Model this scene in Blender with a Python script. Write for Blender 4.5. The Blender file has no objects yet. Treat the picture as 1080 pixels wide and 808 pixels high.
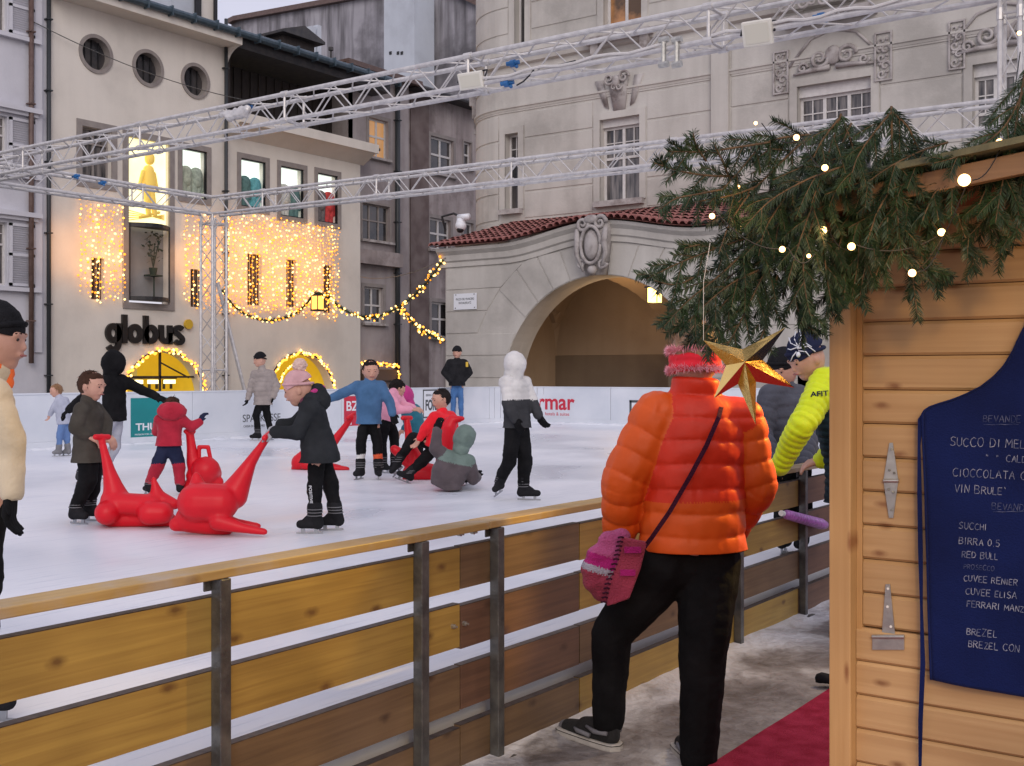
import bpy, bmesh, math, random
import numpy as np
from mathutils import Vector, Matrix, noise
random.seed(7)
PI = math.pi
SC = bpy.context.scene
COL = SC.collection
# ---- camera model: world X runs along the shop-front normal, Y along the fence ----
F = 1200.0; CX = 540.0; HV = 395.0; EYE = 1.5
YAW = math.atan2(856, 1200); CS = math.cos(YAW); SN = math.sin(YAW)
def V(*a): return Vector(a)
def pix(u, v, D):
    a = (u - CX) / F
    return V(D*(a*CS - SN), D*(a*SN + CS), EYE - (v - HV)/F*D)
def onX(u, v, X0):
    a = (u - CX)/F; D = X0/(a*CS - SN); return pix(u, v, D)
def onY(u, v, Y0):
    a = (u - CX)/F; D = Y0/(a*SN + CS); return pix(u, v, D)
def onZ(u, v, z0):
    return pix(u, v, (EYE - z0)*F/(v - HV))
RIGHT = V(CS, SN, 0); FWD = V(-SN, CS, 0); UP = V(0, 0, 1)
# ---------------------------------------------------------------- materials
def mat(name, col, rough=0.6, col2=None, scale=4.0, bump=0.0, bscale=40.0, metal=0.0, emit=None, estr=0.0,
        stretch=(1,1,1), spec=0.5, detail=6.0, contrast=(0.35,0.65), coat=0.0, sheen=0.0, alpha=None, trans=0.0):
    m = bpy.data.materials.new(name); m.use_nodes = True
    nt = m.node_tree; N = nt.nodes; L = nt.links
    b = N['Principled BSDF']
    b.inputs['Roughness'].default_value = rough
    b.inputs['Metallic'].default_value = metal
    b.inputs['Specular IOR Level'].default_value = spec
    b.inputs['Coat Weight'].default_value = coat
    b.inputs['Sheen Weight'].default_value = sheen
    b.inputs['Transmission Weight'].default_value = trans
    b.inputs['Base Color'].default_value = (*col, 1)
    tc = N.new('ShaderNodeTexCoord'); mp = N.new('ShaderNodeMapping')
    mp.inputs['Scale'].default_value = stretch
    L.new(tc.outputs['Object'], mp.inputs['Vector'])
    if col2 is not None:
        n = N.new('ShaderNodeTexNoise'); n.inputs['Scale'].default_value = scale; n.inputs['Detail'].default_value = detail
        L.new(mp.outputs[0], n.inputs['Vector'])
        r = N.new('ShaderNodeValToRGB')
        r.color_ramp.elements[0].position = contrast[0]; r.color_ramp.elements[1].position = contrast[1]
        r.color_ramp.elements[0].color = (*col, 1); r.color_ramp.elements[1].color = (*col2, 1)
        L.new(n.outputs['Fac'], r.inputs['Fac']); L.new(r.outputs['Color'], b.inputs['Base Color'])
    if bump:
        n2 = N.new('ShaderNodeTexNoise'); n2.inputs['Scale'].default_value = bscale; n2.inputs['Detail'].default_value = 5
        L.new(mp.outputs[0], n2.inputs['Vector'])
        bp = N.new('ShaderNodeBump'); bp.inputs['Strength'].default_value = min(1.0, bump); bp.inputs['Distance'].default_value = 0.01
        L.new(n2.outputs['Fac'], bp.inputs['Height']); L.new(bp.outputs[0], b.inputs['Normal'])
    if emit is not None:
        b.inputs['Emission Color'].default_value = (*emit, 1); b.inputs['Emission Strength'].default_value = estr
    return m
def ramp(N, L, src, stops):
    r = N.new('ShaderNodeValToRGB'); e = r.color_ramp.elements
    while len(e) < len(stops): e.new(0.5)
    for i, (p, c) in enumerate(stops):
        e[i].position = p; e[i].color = (*c, 1)
    L.new(src, r.inputs['Fac']); return r
def mixc(N, L, fac, a, b, mode='MIX'):
    m = N.new('ShaderNodeMix'); m.data_type = 'RGBA'; m.blend_type = mode
    if isinstance(fac, (int, float)): m.inputs[0].default_value = fac
    else: L.new(fac, m.inputs[0])
    L.new(a, m.inputs[6]) if not isinstance(a, tuple) else setattr(m.inputs[6], 'default_value', (*a, 1))
    L.new(b, m.inputs[7]) if not isinstance(b, tuple) else setattr(m.inputs[7], 'default_value', (*b, 1))
    return m.outputs[2]
def wood(name, c1, c2, knot, axis='X', rough=0.5, knots=1.0, gscale=1.0, weather=None):
    """planks: long grain along the axis, darker rings, scattered round knots"""
    m = bpy.data.materials.new(name); m.use_nodes = True
    nt = m.node_tree; N = nt.nodes; L = nt.links; b = N['Principled BSDF']
    b.inputs['Roughness'].default_value = rough
    tc = N.new('ShaderNodeTexCoord'); mp = N.new('ShaderNodeMapping')
    st = {'X': (.8, 20, 26), 'Y': (20, .8, 26), 'Z': (22, 22, .8)}[axis]
    mp.inputs['Scale'].default_value = tuple(s*gscale for s in st)
    L.new(tc.outputs['Object'], mp.inputs['Vector'])
    n = N.new('ShaderNodeTexNoise'); n.inputs['Scale'].default_value = 2.2; n.inputs['Detail'].default_value = 7; n.inputs['Distortion'].default_value = 0.55
    L.new(mp.outputs[0], n.inputs['Vector'])
    c = ramp(N, L, n.outputs['Fac'], [(0.3, c1), (0.7, c2)]).outputs[0]
    big = N.new('ShaderNodeTexNoise'); big.inputs['Scale'].default_value = 2.0; big.inputs['Detail'].default_value = 2
    L.new(tc.outputs['Object'], big.inputs['Vector'])
    bigr = ramp(N, L, big.outputs['Fac'], [(0.35, (0.72, 0.70, 0.68)), (0.65, (1.08, 1.08, 1.08))])
    c = mixc(N, L, 1.0, c, bigr.outputs[0], 'MULTIPLY')
    sx = N.new('ShaderNodeSeparateXYZ'); L.new(tc.outputs['Object'], sx.inputs[0]); cb_ = N.new('ShaderNodeCombineXYZ')
    ax1, k1, k2 = {'X': ('X', 5.0, 11.0), 'Y': ('Y', 3.2, 6.0), 'Z': ('X', 14.0, 4.0)}[axis]
    for src, kk, dst in ((ax1, k1, 'X'), ('Z', k2, 'Y')):
        mm_ = N.new('ShaderNodeMath'); mm_.operation = 'MULTIPLY'; mm_.inputs[1].default_value = kk*gscale; L.new(sx.outputs[src], mm_.inputs[0]); L.new(mm_.outputs[0], cb_.inputs[dst])
    wb_ = N.new('ShaderNodeTexNoise'); wb_.inputs['Scale'].default_value = 30; L.new(tc.outputs['Object'], wb_.inputs['Vector'])
    wa_ = N.new('ShaderNodeVectorMath'); wa_.operation = 'MULTIPLY_ADD'; wa_.inputs[1].default_value = (.07, .07, 0); L.new(wb_.outputs['Color'], wa_.inputs[0]); L.new(cb_.outputs[0], wa_.inputs[2])
    vo = N.new('ShaderNodeTexVoronoi'); vo.voronoi_dimensions = '2D'; vo.inputs['Scale'].default_value = 1.0
    L.new(wa_.outputs[0], vo.inputs['Vector'])
    kr = ramp(N, L, vo.outputs['Distance'], [(0.03, (1, 1, 1)), (0.065, (.6, .6, .6)), (0.13, (0, 0, 0))])
    sc_ = N.new('ShaderNodeSeparateColor'); L.new(vo.outputs['Color'], sc_.inputs[0])
    gt_ = N.new('ShaderNodeMath'); gt_.operation = 'GREATER_THAN'; gt_.inputs[1].default_value = .42; L.new(sc_.outputs[0], gt_.inputs[0])
    k0_ = N.new('ShaderNodeMath'); k0_.operation = 'MULTIPLY'; L.new(kr.outputs[0], k0_.inputs[0]); L.new(gt_.outputs[0], k0_.inputs[1])
    ks = N.new('ShaderNodeMath'); ks.operation = 'MULTIPLY'; ks.inputs[1].default_value = knots
    L.new(k0_.outputs[0], ks.inputs[0])
    c = mixc(N, L, ks.outputs[0], c, knot)
    if weather:
        wn = N.new('ShaderNodeTexNoise'); wn.inputs['Scale'].default_value = 5; wn.inputs['Detail'].default_value = 8
        L.new(tc.outputs['Object'], wn.inputs['Vector'])
        wr = ramp(N, L, wn.outputs['Fac'], [(0.5, (0, 0, 0)), (0.72, (0.7, 0.7, 0.7))])
        c = mixc(N, L, wr.outputs[0], c, weather)
    L.new(c, b.inputs['Base Color'])
    bp = N.new('ShaderNodeBump'); bp.inputs['Strength'].default_value = 0.35; bp.inputs['Distance'].default_value = 0.002
    L.new(n.outputs['Fac'], bp.inputs['Height']); L.new(bp.outputs[0], b.inputs['Normal'])
    return m
M = {}
def plaster(name, base, dark, light, streak=0.5, rough=0.85, patch=0.35):
    """lime render: broad tonal drift, soft dirt patches, rain streaks, fine grain"""
    m = bpy.data.materials.new(name); m.use_nodes = True
    nt = m.node_tree; N = nt.nodes; L = nt.links; b = N['Principled BSDF']
    b.inputs['Roughness'].default_value = rough; b.inputs['Specular IOR Level'].default_value = 0.25
    tc = N.new('ShaderNodeTexCoord')
    n1 = N.new('ShaderNodeTexNoise'); n1.inputs['Scale'].default_value = patch; n1.inputs['Detail'].default_value = 8; n1.inputs['Roughness'].default_value = 0.62
    L.new(tc.outputs['Object'], n1.inputs['Vector'])
    c = ramp(N, L, n1.outputs['Fac'], [(0.35, dark), (0.5, base), (0.68, light)]).outputs[0]
    mp = N.new('ShaderNodeMapping'); mp.inputs['Scale'].default_value = (1.6, 1.6, 0.16)
    L.new(tc.outputs['Object'], mp.inputs['Vector'])
    n2 = N.new('ShaderNodeTexNoise'); n2.inputs['Scale'].default_value = 1.3; n2.inputs['Detail'].default_value = 7
    L.new(mp.outputs[0], n2.inputs['Vector'])
    sr = ramp(N, L, n2.outputs['Fac'], [(0.42, (0, 0, 0)), (0.72, (streak,)*3)])
    c = mixc(N, L, sr.outputs[0], c, dark)
    L.new(c, b.inputs['Base Color'])
    n3 = N.new('ShaderNodeTexNoise'); n3.inputs['Scale'].default_value = 14; n3.inputs['Detail'].default_value = 8
    L.new(tc.outputs['Object'], n3.inputs['Vector'])
    bp = N.new('ShaderNodeBump'); bp.inputs['Strength'].default_value = 0.3; bp.inputs['Distance'].default_value = 0.02
    L.new(n3.outputs['Fac'], bp.inputs['Height']); L.new(bp.outputs[0], b.inputs['Normal'])
    return m
M['stone'] = plaster('cream_render', (0.535, 0.510, 0.470), (0.39, 0.37, 0.34), (0.59, 0.565, 0.525), 0.5)
M['ornament'] = plaster('carved_stucco', (0.45, 0.42, 0.405), (0.24, 0.21, 0.20), (0.52, 0.49, 0.475), 0.6, patch=2.5)
M['shop'] = plaster('shop_render', (0.72, 0.675, 0.61), (0.63, 0.59, 0.535), (0.76, 0.715, 0.65), 0.35)
M['left_render'] = plaster('bluish_render', (0.60, 0.60, 0.65), (0.52, 0.52, 0.57), (0.64, 0.64, 0.69), 0.2)
M['lane_render'] = plaster('violet_grey_render', (0.37, 0.335, 0.335), (0.26, 0.225, 0.225), (0.43, 0.39, 0.39), 0.6)
M['old_render'] = plaster('stained_old_render', (0.38, 0.33, 0.32), (0.20, 0.165, 0.16), (0.45, 0.40, 0.38), 0.7, patch=0.6)
M['gable'] = plaster('sooty_grey_gable', (0.36, 0.35, 0.38), (0.12, 0.115, 0.125), (0.42, 0.41, 0.44), 1.0, patch=0.16)
M['white_stack'] = plaster('whitewashed_stack', (0.52, 0.56, 0.62), (0.44, 0.47, 0.52), (0.56, 0.60, 0.66), 0.3)
M['arcade'] = plaster('arcade_render', (0.38, 0.285, 0.195), (0.30, 0.22, 0.15), (0.42, 0.32, 0.225), 0.3)
M['arcade_low'] = plaster('arcade_dado', (0.20, 0.15, 0.105), (0.15, 0.11, 0.08), (0.23, 0.175, 0.125), 0.3)
M['surround'] = mat('grey_surround', (0.25, 0.22, 0.21), 0.8, (0.30, 0.27, 0.25), 3)
M['white_frame'] = mat('white_window_paint', (0.58, 0.56, 0.54), 0.5, (0.66, 0.64, 0.62), 8)
M['amber_painted'] = mat('painted_amber_reflection', (0.03, 0.02, 0.015), 0.15, (0.42, 0.20, 0.08), 0.9, emit=(1.0, 0.5, 0.2), estr=0.05, contrast=(.42,.55))  # amber reflection painted into the pane colour, with a faint glow
M['glass'] = mat('dark_window_glass', (0.018, 0.020, 0.026), 0.08, (0.07, 0.062, 0.06), 1.1, spec=0.8)
M['curtain_glass'] = mat('curtained_glass', (0.03, 0.03, 0.035), 0.12, (0.22, 0.20, 0.19), 1.6, stretch=(5,5,0.6), spec=0.6)
M['warm_glass'] = mat('warm_lit_glass', (0.2, 0.1, 0.04), 0.2, (0.35, 0.17, 0.06), 1.5, emit=(1.0, 0.52, 0.2), estr=0.32)
M['tile'] = mat('old_red_roof_tile', (0.24, 0.085, 0.075), 0.75, (0.36, 0.15, 0.13), 5, bump=0.6, bscale=20)
M['slate'] = mat('dark_roofing', (0.035, 0.035, 0.04), 0.6, (0.06, 0.055, 0.055), 4)
M['dark_wood'] = mat('black_stained_wood', (0.022, 0.017, 0.016), 0.7, (0.04, 0.03, 0.026), 3, stretch=(1, 6, 1))
M['gutter'] = mat('blue_grey_gutter', (0.055, 0.085, 0.11), 0.4, (0.085, 0.12, 0.15), 6, metal=0.4)
M['pipe_brown'] = mat('brown_downpipe', (0.10, 0.06, 0.05), 0.5, (0.14, 0.09, 0.075), 6)
M['pipe_dark'] = mat('dark_downpipe', (0.03, 0.035, 0.04), 0.5)
M['alu'] = mat('dull_aluminium', (0.52, 0.50, 0.49), 0.40, (0.66, 0.64, 0.62), 12, metal=0.45)
M['white_plastic'] = mat('off_white_plastic', (0.70, 0.68, 0.60), 0.5, (0.76, 0.74, 0.66), 8)
M['black'] = mat('black_plastic', (0.012, 0.012, 0.014), 0.5)
M['blue_clamp'] = mat('blue_clamp', (0.02, 0.13, 0.35), 0.5)
M['ground_far'] = mat('dark_paving', (0.10, 0.095, 0.09), 0.8, (0.16, 0.15, 0.145), 0.8, bump=0.4, bscale=6)
M['gold'] = mat('gold_foil', (0.86, 0.56, 0.16), 0.16, (0.95, 0.66, 0.22), 9, metal=1.0, bump=0.16, bscale=26)
M['silver_hinge'] = mat('zinc_hinge', (0.42, 0.41, 0.38), 0.42, (0.56, 0.55, 0.50), 30, metal=0.85, bump=0.15)
M['steel'] = mat('galvanised_dark_post', (0.09, 0.09, 0.09), 0.42, (0.17, 0.17, 0.16), 14, metal=0.6, bump=0.3, bscale=60)
M['apron'] = mat('navy_cotton', (0.004, 0.009, 0.055), 0.92, (0.006, 0.014, 0.085), 4, bump=0.35, bscale=260, sheen=0.05, spec=0.15)
M['chalk'] = mat('chalk_strokes', (0.34, 0.36, 0.46), 0.95, (0.12, 0.14, 0.24), 55, contrast=(0.42, 0.6))
M['chalk_faint'] = mat('rubbed_chalk', (0.13, 0.15, 0.26), 0.95, (0.03, 0.045, 0.13), 60, contrast=(0.4, 0.6))
M['needle'] = mat('fir_needles', (0.007, 0.021, 0.011), 0.42, (0.024, 0.050, 0.018), 14, spec=0.4)
M['bark'] = mat('fir_bark', (0.06, 0.038, 0.022), 0.85, (0.12, 0.075, 0.04), 30, bump=0.6, bscale=90)
M['carpet'] = mat('red_carpet', (0.28, 0.014, 0.04), 0.97, (0.40, 0.032, 0.075), 12, bump=0.8, bscale=150, spec=0.1)
M['board'] = mat('white_board_plastic', (0.60, 0.64, 0.70), 0.30, (0.70, 0.73, 0.78), 1.2, spec=0.5)
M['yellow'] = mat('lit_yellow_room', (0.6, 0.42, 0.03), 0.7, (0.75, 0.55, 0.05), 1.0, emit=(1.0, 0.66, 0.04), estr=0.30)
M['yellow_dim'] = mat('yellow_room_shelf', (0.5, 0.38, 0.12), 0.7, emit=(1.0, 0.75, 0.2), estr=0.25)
M['lamp_tube'] = mat('lit_shop_lamp', (1, 0.9, 0.5), 0.5, emit=(1.0, 0.86, 0.42), estr=2.6)
M['poster'] = mat('lit_display', (0.8, 0.8, 0.7), 0.5, (0.9, 0.9, 0.85), 2, emit=(0.86, 1.0, 0.92), estr=0.95)
def led(name, col, s): return mat(name, col, 0.5, emit=col, estr=s)
M['led_warm'] = led('warm_led', (1.0, 0.42, 0.05), 2.0)
M['led_hot'] = led('bright_led', (1.0, 0.62, 0.20), 3.4)
M['led_amber'] = led('amber_led', (1.0, 0.34, 0.02), 1.4)
M['bulb'] = led('lit_bulb', (1.0, 0.58, 0.22), 5.5)
M['lantern_glass'] = led('lantern_glow', (1.0, 0.62, 0.16), 5.0)
M['sign_black'] = mat('black_sign_letters', (0.012, 0.010, 0.010), 0.45)
M['sign_yellow'] = mat('yellow_sign_dot', (0.62, 0.40, 0.03), 0.5)
M['red_toy'] = mat('red_moulded_plastic', (0.66, 0.008, 0.020), 0.42, (0.58, 0.006, 0.016), 4, spec=0.3, bump=0.12, bscale=10)
M['skin'] = mat('skin', (0.50, 0.27, 0.19), 0.55, (0.56, 0.31, 0.23), 20)
M['eye'] = mat('dark_eye', (0.02, 0.012, 0.01), 0.2)
M['lip'] = mat('lips', (0.34, 0.10, 0.09), 0.5)
M['blade'] = mat('steel_blade', (0.35, 0.36, 0.38), 0.3, metal=0.9)
def cloth(name, c, v=0.3, rough=0.85, bump=0.25, bscale=70, sheen=0.1):
    c2 = tuple(min(1, x*(1+v)+0.004) for x in c)
    m = mat(name, c, rough, c2, 7, bump=bump, bscale=bscale, sheen=sheen if max(c) > .06 else 0, spec=0.3 if max(c) > .06 else 0.12); M[name] = m; return m

# ---------------------------------------------------------------- object helpers
def link(o, parent=None):
    COL.objects.link(o)
    if parent is not None:
        o.parent = parent
        if parent.get('_loc'): o.matrix_parent_inverse = Matrix.Translation(-Vector(parent['_loc']))
    return o
def thing(name, label, cat, loc=(0,0,0), group=None):
    o = bpy.data.objects.new(name, None); COL.objects.link(o)
    o.location = loc; o['_loc'] = tuple(loc); o['label'] = label; o['category'] = cat
    o.empty_display_size = 0.1
    if group: o['group'] = group
    return o
def tag(o, label, cat, group=None):
    o['label'] = label; o['category'] = cat
    if group: o['group'] = group
    return o
class MB:
    def __init__(s): s.v = []; s.f = []; s.mi = []; s.cur = 0
    def face(s, pts):
        n = len(s.v); s.v.extend([tuple(p) for p in pts]); s.f.append(tuple(range(n, n+len(pts)))); s.mi.append(s.cur)
    def add(s, vs, fs):
        n = len(s.v); s.v.extend([tuple(p) for p in vs])
        for f in fs: s.f.append(tuple(n+i for i in f)); s.mi.append(s.cur)
    def box(s, x0, x1, y0, y1, z0, z1):
        s.obox(lambda x, y, z: (x, y, z), x0, x1, y0, y1, z0, z1)
    def obox(s, fn, x0, x1, y0, y1, z0, z1):
        p = [fn(x, y, z) for z in (z0, z1) for y in (y0, y1) for x in (x0, x1)]
        s.add(p, [(0,2,3,1),(4,5,7,6),(0,1,5,4),(2,6,7,3),(0,4,6,2),(1,3,7,5)])
    def tube(s, p0, p1, r0, r1=None, n=8, cap=True):
        p0 = Vector(p0); p1 = Vector(p1); r1 = r0 if r1 is None else r1
        d = p1-p0
        if d.length < 1e-6: return
        d.normalize(); a = d.orthogonal().normalized(); b = d.cross(a)
        vs = []
        for p, r in ((p0, r0), (p1, r1)):
            for i in range(n):
                t = 2*PI*i/n; vs.append(p + a*(r*math.cos(t)) + b*(r*math.sin(t)))
        fs = [(i, (i+1) % n, n+(i+1) % n, n+i) for i in range(n)]
        if cap: fs += [tuple(range(n-1, -1, -1)), tuple(range(n, 2*n))]
        s.add(vs, fs)
    def path(s, pts, r, n=6):
        pts = [Vector(p) for p in pts]; m = len(pts)
        rs = r if isinstance(r, (list, tuple)) else [r]*m
        vs = []; a = None
        for i, p in enumerate(pts):
            d = (pts[min(i+1, m-1)] - pts[max(i-1, 0)]).normalized()
            if a is None: a = d.orthogonal().normalized()
            a = (a - d*a.dot(d)).normalized(); b = d.cross(a)
            for k in range(n):
                t = 2*PI*k/n; vs.append(p + a*(rs[i]*math.cos(t)) + b*(rs[i]*math.sin(t)))
        fs = []
        for i in range(m-1):
            for k in range(n):
                fs.append((i*n+k, i*n+(k+1) % n, (i+1)*n+(k+1) % n, (i+1)*n+k))
        fs += [tuple(range(n-1, -1, -1)), tuple(range((m-1)*n, m*n))]
        s.add(vs, fs)
    def prism(s, front, off):
        """polygon (list of points) extruded by vector off"""
        n = len(front); off = Vector(off); f = [Vector(p) for p in front]; b = [p+off for p in f]
        fs = [tuple(range(n)), tuple(range(2*n-1, n-1, -1))] + [(i, (i+1) % n, n+(i+1) % n, n+i) for i in range(n)]
        s.add(f+b, fs)
    def ico(s, c, r, sub=1, sc=(1,1,1)):
        vs, fs = ICO[sub]; c = Vector(c)
        s.add([c + V(p[0]*r*sc[0], p[1]*r*sc[1], p[2]*r*sc[2]) for p in vs], fs)
    def build(s, name, mats, parent=None, smooth=False, bevel=0, recalc=True, flat=False):
        me = bpy.data.meshes.new(name); me.from_pydata(s.v, [], s.f)
        if not isinstance(mats, (list, tuple)): mats = [mats]
        for m in mats: me.materials.append(m)
        if len(mats) > 1: me.polygons.foreach_set('material_index', s.mi)
        if recalc:
            bm = bmesh.new(); bm.from_mesh(me)
            bmesh.ops.recalc_face_normals(bm, faces=bm.faces); bm.to_mesh(me); bm.free()
        if smooth: me.polygons.foreach_set('use_smooth', [True]*len(me.polygons))
        me.update()
        o = bpy.data.objects.new(name, me); link(o, parent)
        if bevel:
            md = o.modifiers.new('bevel', 'BEVEL'); md.width = bevel; md.segments = 2; md.limit_method = 'ANGLE'
        return o
def _ico(sub):
    bm = bmesh.new(); bmesh.ops.create_icosphere(bm, subdivisions=sub, radius=1)
    r = ([tuple(v.co) for v in bm.verts], [tuple(v.index for v in f.verts) for f in bm.faces]); bm.free(); return r
ICO = {i: _ico(i) for i in (1, 2, 3)}
def struct(o): o['kind'] = 'structure'; return o
# ---------------------------------------------------------------- walls with openings
def arc_pts(cx, cz, r, a0, a1, n): return [(cx + r*math.cos(a0+(a1-a0)*i/n), cz + r*math.sin(a0+(a1-a0)*i/n)) for i in range(n+1)]
def wall_mesh(mb, fn, a0, a1, z0, z1, holes=(), d=0.0, th=0.3, step=None, edge=True):
    """sheet at depth d (outward) with rect / circle / arch holes and reveals of depth th. fn(a,z,d)->point"""
    As = {a0, a1}; Zs = {z0, z1}; bb = []
    for h in holes:
        if h[0] == 'rect': b = h[1:5]
        elif h[0] == 'circle': b = (h[1]-h[3], h[1]+h[3], h[2]-h[3], h[2]+h[3])
        else: b = (h[1]-h[3], h[1]+h[3], h[4], h[2]+h[3])   # arch: cx, cz, r, zbottom
        b = (max(b[0], a0), min(b[1], a1), max(b[2], z0), min(b[3], z1))
        bb.append(b)
        if b[0] < b[1] and b[2] < b[3]: As |= {b[0], b[1]}; Zs |= {b[2], b[3]}
    if step:
        k = a0
        while k < a1: As.add(k); k += step
    As = sorted(As); Zs = sorted(Zs)
    for i in range(len(As)-1):
        for j in range(len(Zs)-1):
            x0, x1, y0, y1 = As[i], As[i+1], Zs[j], Zs[j+1]
            cx, cy = (x0+x1)/2, (y0+y1)/2
            if any(b[0] < cx < b[1] and b[2] < cy < b[3] for b in bb): continue
            mb.face([fn(x0, y0, d), fn(x1, y0, d), fn(x1, y1, d), fn(x0, y1, d)])
    if edge:
        for (xa, ya, xb, yb) in ((a0, z0, a1, z0), (a0, z1, a1, z1), (a0, z0, a0, z1), (a1, z0, a1, z1)):
            if step and ya == yb:
                k = a0
                while k < a1-1e-6:
                    k2 = min(a1, k+step); mb.face([fn(k, ya, d), fn(k2, ya, d), fn(k2, ya, d-th), fn(k, ya, d-th)]); k = k2
            else: mb.face([fn(xa, ya, d), fn(xb, yb, d), fn(xb, yb, d-th), fn(xa, ya, d-th)])
    for h, b in zip(holes, bb):
        if not (b[0] < b[1] and b[2] < b[3]): continue
        if h[0] == 'rect':
            P = [(b[0], b[2]), (b[1], b[2]), (b[1], b[3]), (b[0], b[3])]
        elif h[0] == 'circle':
            P = arc_pts(h[1], h[2], h[3], 0, 2*PI, 48)[:-1]
            n = len(P)
            def pr(p):
                dx, dz = p[0]-h[1], p[1]-h[2]; k = h[3]/max(abs(dx), abs(dz)); return (h[1]+dx*k, h[2]+dz*k)
            for i in range(n):
                p, q = P[i], P[(i+1) % n]; p2, q2 = pr(p), pr(q)
                mb.face([fn(*p, d), fn(*q, d), fn(*q2, d), fn(*p2, d)])
        else:
            A = arc_pts(h[1], h[2], h[3], 0, PI, 40)
            def pr(p):
                dx, dz = p[0]-h[1], p[1]-h[2]; k = h[3]/max(abs(dx), abs(dz)); return (h[1]+dx*k, h[2]+dz*k)
            for i in range(40):
                p, q = A[i], A[i+1]; p2, q2 = pr(p), pr(q)
                mb.face([fn(*p, d), fn(*q, d), fn(*q2, d), fn(*p2, d)])
            P = [(h[1]+h[3], h[4])] + A + [(h[1]-h[3], h[4])]
        n = len(P)
        for i in range(n):
            p, q = P[i], P[(i+1) % n]
            if h[0] == 'arch' and i == n-1: continue
            mb.face([fn(*p, d), fn(*q, d), fn(*q, d-th), fn(*p, d-th)])
def bar(mb, fn, a0, a1, z0, z1, d0, d1): mb.obox(lambda a, z, d: fn(a, z, d), a0, a1, z0, z1, d0, d1)
def window(parent, fn, a0, a1, z0, z1, d, cols=2, rows=(0.62,), fr=0.07, glass='glass', framem='white_frame', sill=None, surround=None, mun=0.03, sub=1):
    """casement window set d behind the wall face: frame part with pane sub-part (and sill / surround parts)"""
    mb = MB()
    bar(mb, fn, a0, a1, z0, z0+fr, d-0.06, d); bar(mb, fn, a0, a1, z1-fr, z1, d-0.06, d)
    bar(mb, fn, a0, a0+fr, z0+fr, z1-fr, d-0.06, d); bar(mb, fn, a1-fr, a1, z0+fr, z1-fr, d-0.06, d)
    for c in range(1, cols):
        x = a0 + (a1-a0)*c/cols; bar(mb, fn, x-fr*0.6, x+fr*0.6, z0+fr, z1-fr, d-0.055, d+0.005)
    for r in rows:
        z = z0 + (z1-z0)*r; bar(mb, fn, a0+fr, a1-fr, z-fr*0.5, z+fr*0.5, d-0.05, d+0.012)
    if sub:
        w = (a1-a0)/cols; top = rows[0] if rows else 0
        for c in range(cols):
            xm = a0+w*(c+0.5)
            zt = z0+(z1-z0)*top
            bar(mb, fn, xm-mun/2, xm+mun/2, zt+fr*0.5, z1-fr, d-0.04, d-0.004)
            bar(mb, fn, a0+w*c+fr*0.6, a0+w*(c+1)-fr*0.6, (zt+z1)/2-mun/2, (zt+z1)/2+mun/2, d-0.042, d-0.006)
    o = mb.build('window', M[framem], parent)
    mb = MB(); mb.face([fn(a0+0.02, z0+0.02, d-0.045), fn(a1-0.02, z0+0.02, d-0.045), fn(a1-0.02, z1-0.02, d-0.045), fn(a0+0.02, z1-0.02, d-0.045)])
    mb.build('pane', M[glass], o)
    if sill:
        mb = MB(); bar(mb, fn, a0-0.18, a1+0.18, z0-sill, z0-0.002, -0.02, 0.22); mb.build('sill', M['ornament'], parent)
    if surround:
        s = surround; mb = MB(); e = 0.035
        bar(mb, fn, a0-s, a0-0.002, z0-s, z1+s, -0.02, e); bar(mb, fn, a1+0.002, a1+s, z0-s, z1+s, -0.02, e)
        bar(mb, fn, a0-0.002, a1+0.002, z1+0.002, z1+s, -0.02, e); bar(mb, fn, a0-0.002, a1+0.002, z0-s, z0-0.002, -0.02, e)
        mb.build('surround', M['surround'], parent)
    return o
# ---------------------------------------------------------------- lettering
def text(body, size, m, fn_mat, parent=None, name='lettering', extrude=0.004, offset=0.0, align='LEFT', sx=1.0):
    cu = bpy.data.curves.new('t', 'FONT'); cu.body = body; cu.size = size; cu.extrude = extrude; cu.offset = offset; cu.align_x = align
    to = bpy.data.objects.new('t', cu); COL.objects.link(to)
    dg = bpy.context.evaluated_depsgraph_get(); me = bpy.data.meshes.new_from_object(to.evaluated_get(dg))
    COL.objects.unlink(to); bpy.data.objects.remove(to)
    if sx != 1.0: me.transform(Matrix.Diagonal((sx, 1, 1, 1)))
    me.transform(fn_mat); me.materials.clear(); me.materials.append(m); me.name = name
    o = bpy.data.objects.new(name, me); link(o, parent); return o
def frame_mat(origin, xdir, ydir):
    x = Vector(xdir).normalized(); y = Vector(ydir).normalized(); z = x.cross(y)
    return Matrix(((x.x, y.x, z.x, origin[0]), (x.y, y.y, z.y, origin[1]), (x.z, y.z, z.z, origin[2]), (0,0,0,1)))
# ---------------------------------------------------------------- soft bodies
def cap_mesh(mb, p0, r0, p1, r1, n=12, h=4):
    d = p1-p0; L = d.length
    if L < 1e-5: mb.ico(p0, max(r0, r1), 2); return
    d.normalize(); a = d.orthogonal().normalized(); b = d.cross(a); rings = []
    for i in range(h+1):
        t = -PI/2 + (PI/2)*i/h; rings.append((p0 + d*(r0*math.sin(t)), r0*math.cos(t)))
    for i in range(h+1):
        t = (PI/2)*i/h; rings.append((p1 + d*(r1*math.sin(t)), r1*math.cos(t)))
    vs = []
    for c, r in rings:
        r = max(r, 1e-4)
        for k in range(n):
            t = 2*PI*k/n; vs.append(c + a*(r*math.cos(t)) + b*(r*math.sin(t)))
    fs = []; m = len(rings)
    for i in range(m-1):
        for k in range(n): fs.append((i*n+k, i*n+(k+1) % n, (i+1)*n+(k+1) % n, (i+1)*n+k))
    fs += [tuple(range(n-1, -1, -1)), tuple(range((m-1)*n, m*n))]
    mb.add(vs, fs)
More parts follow.
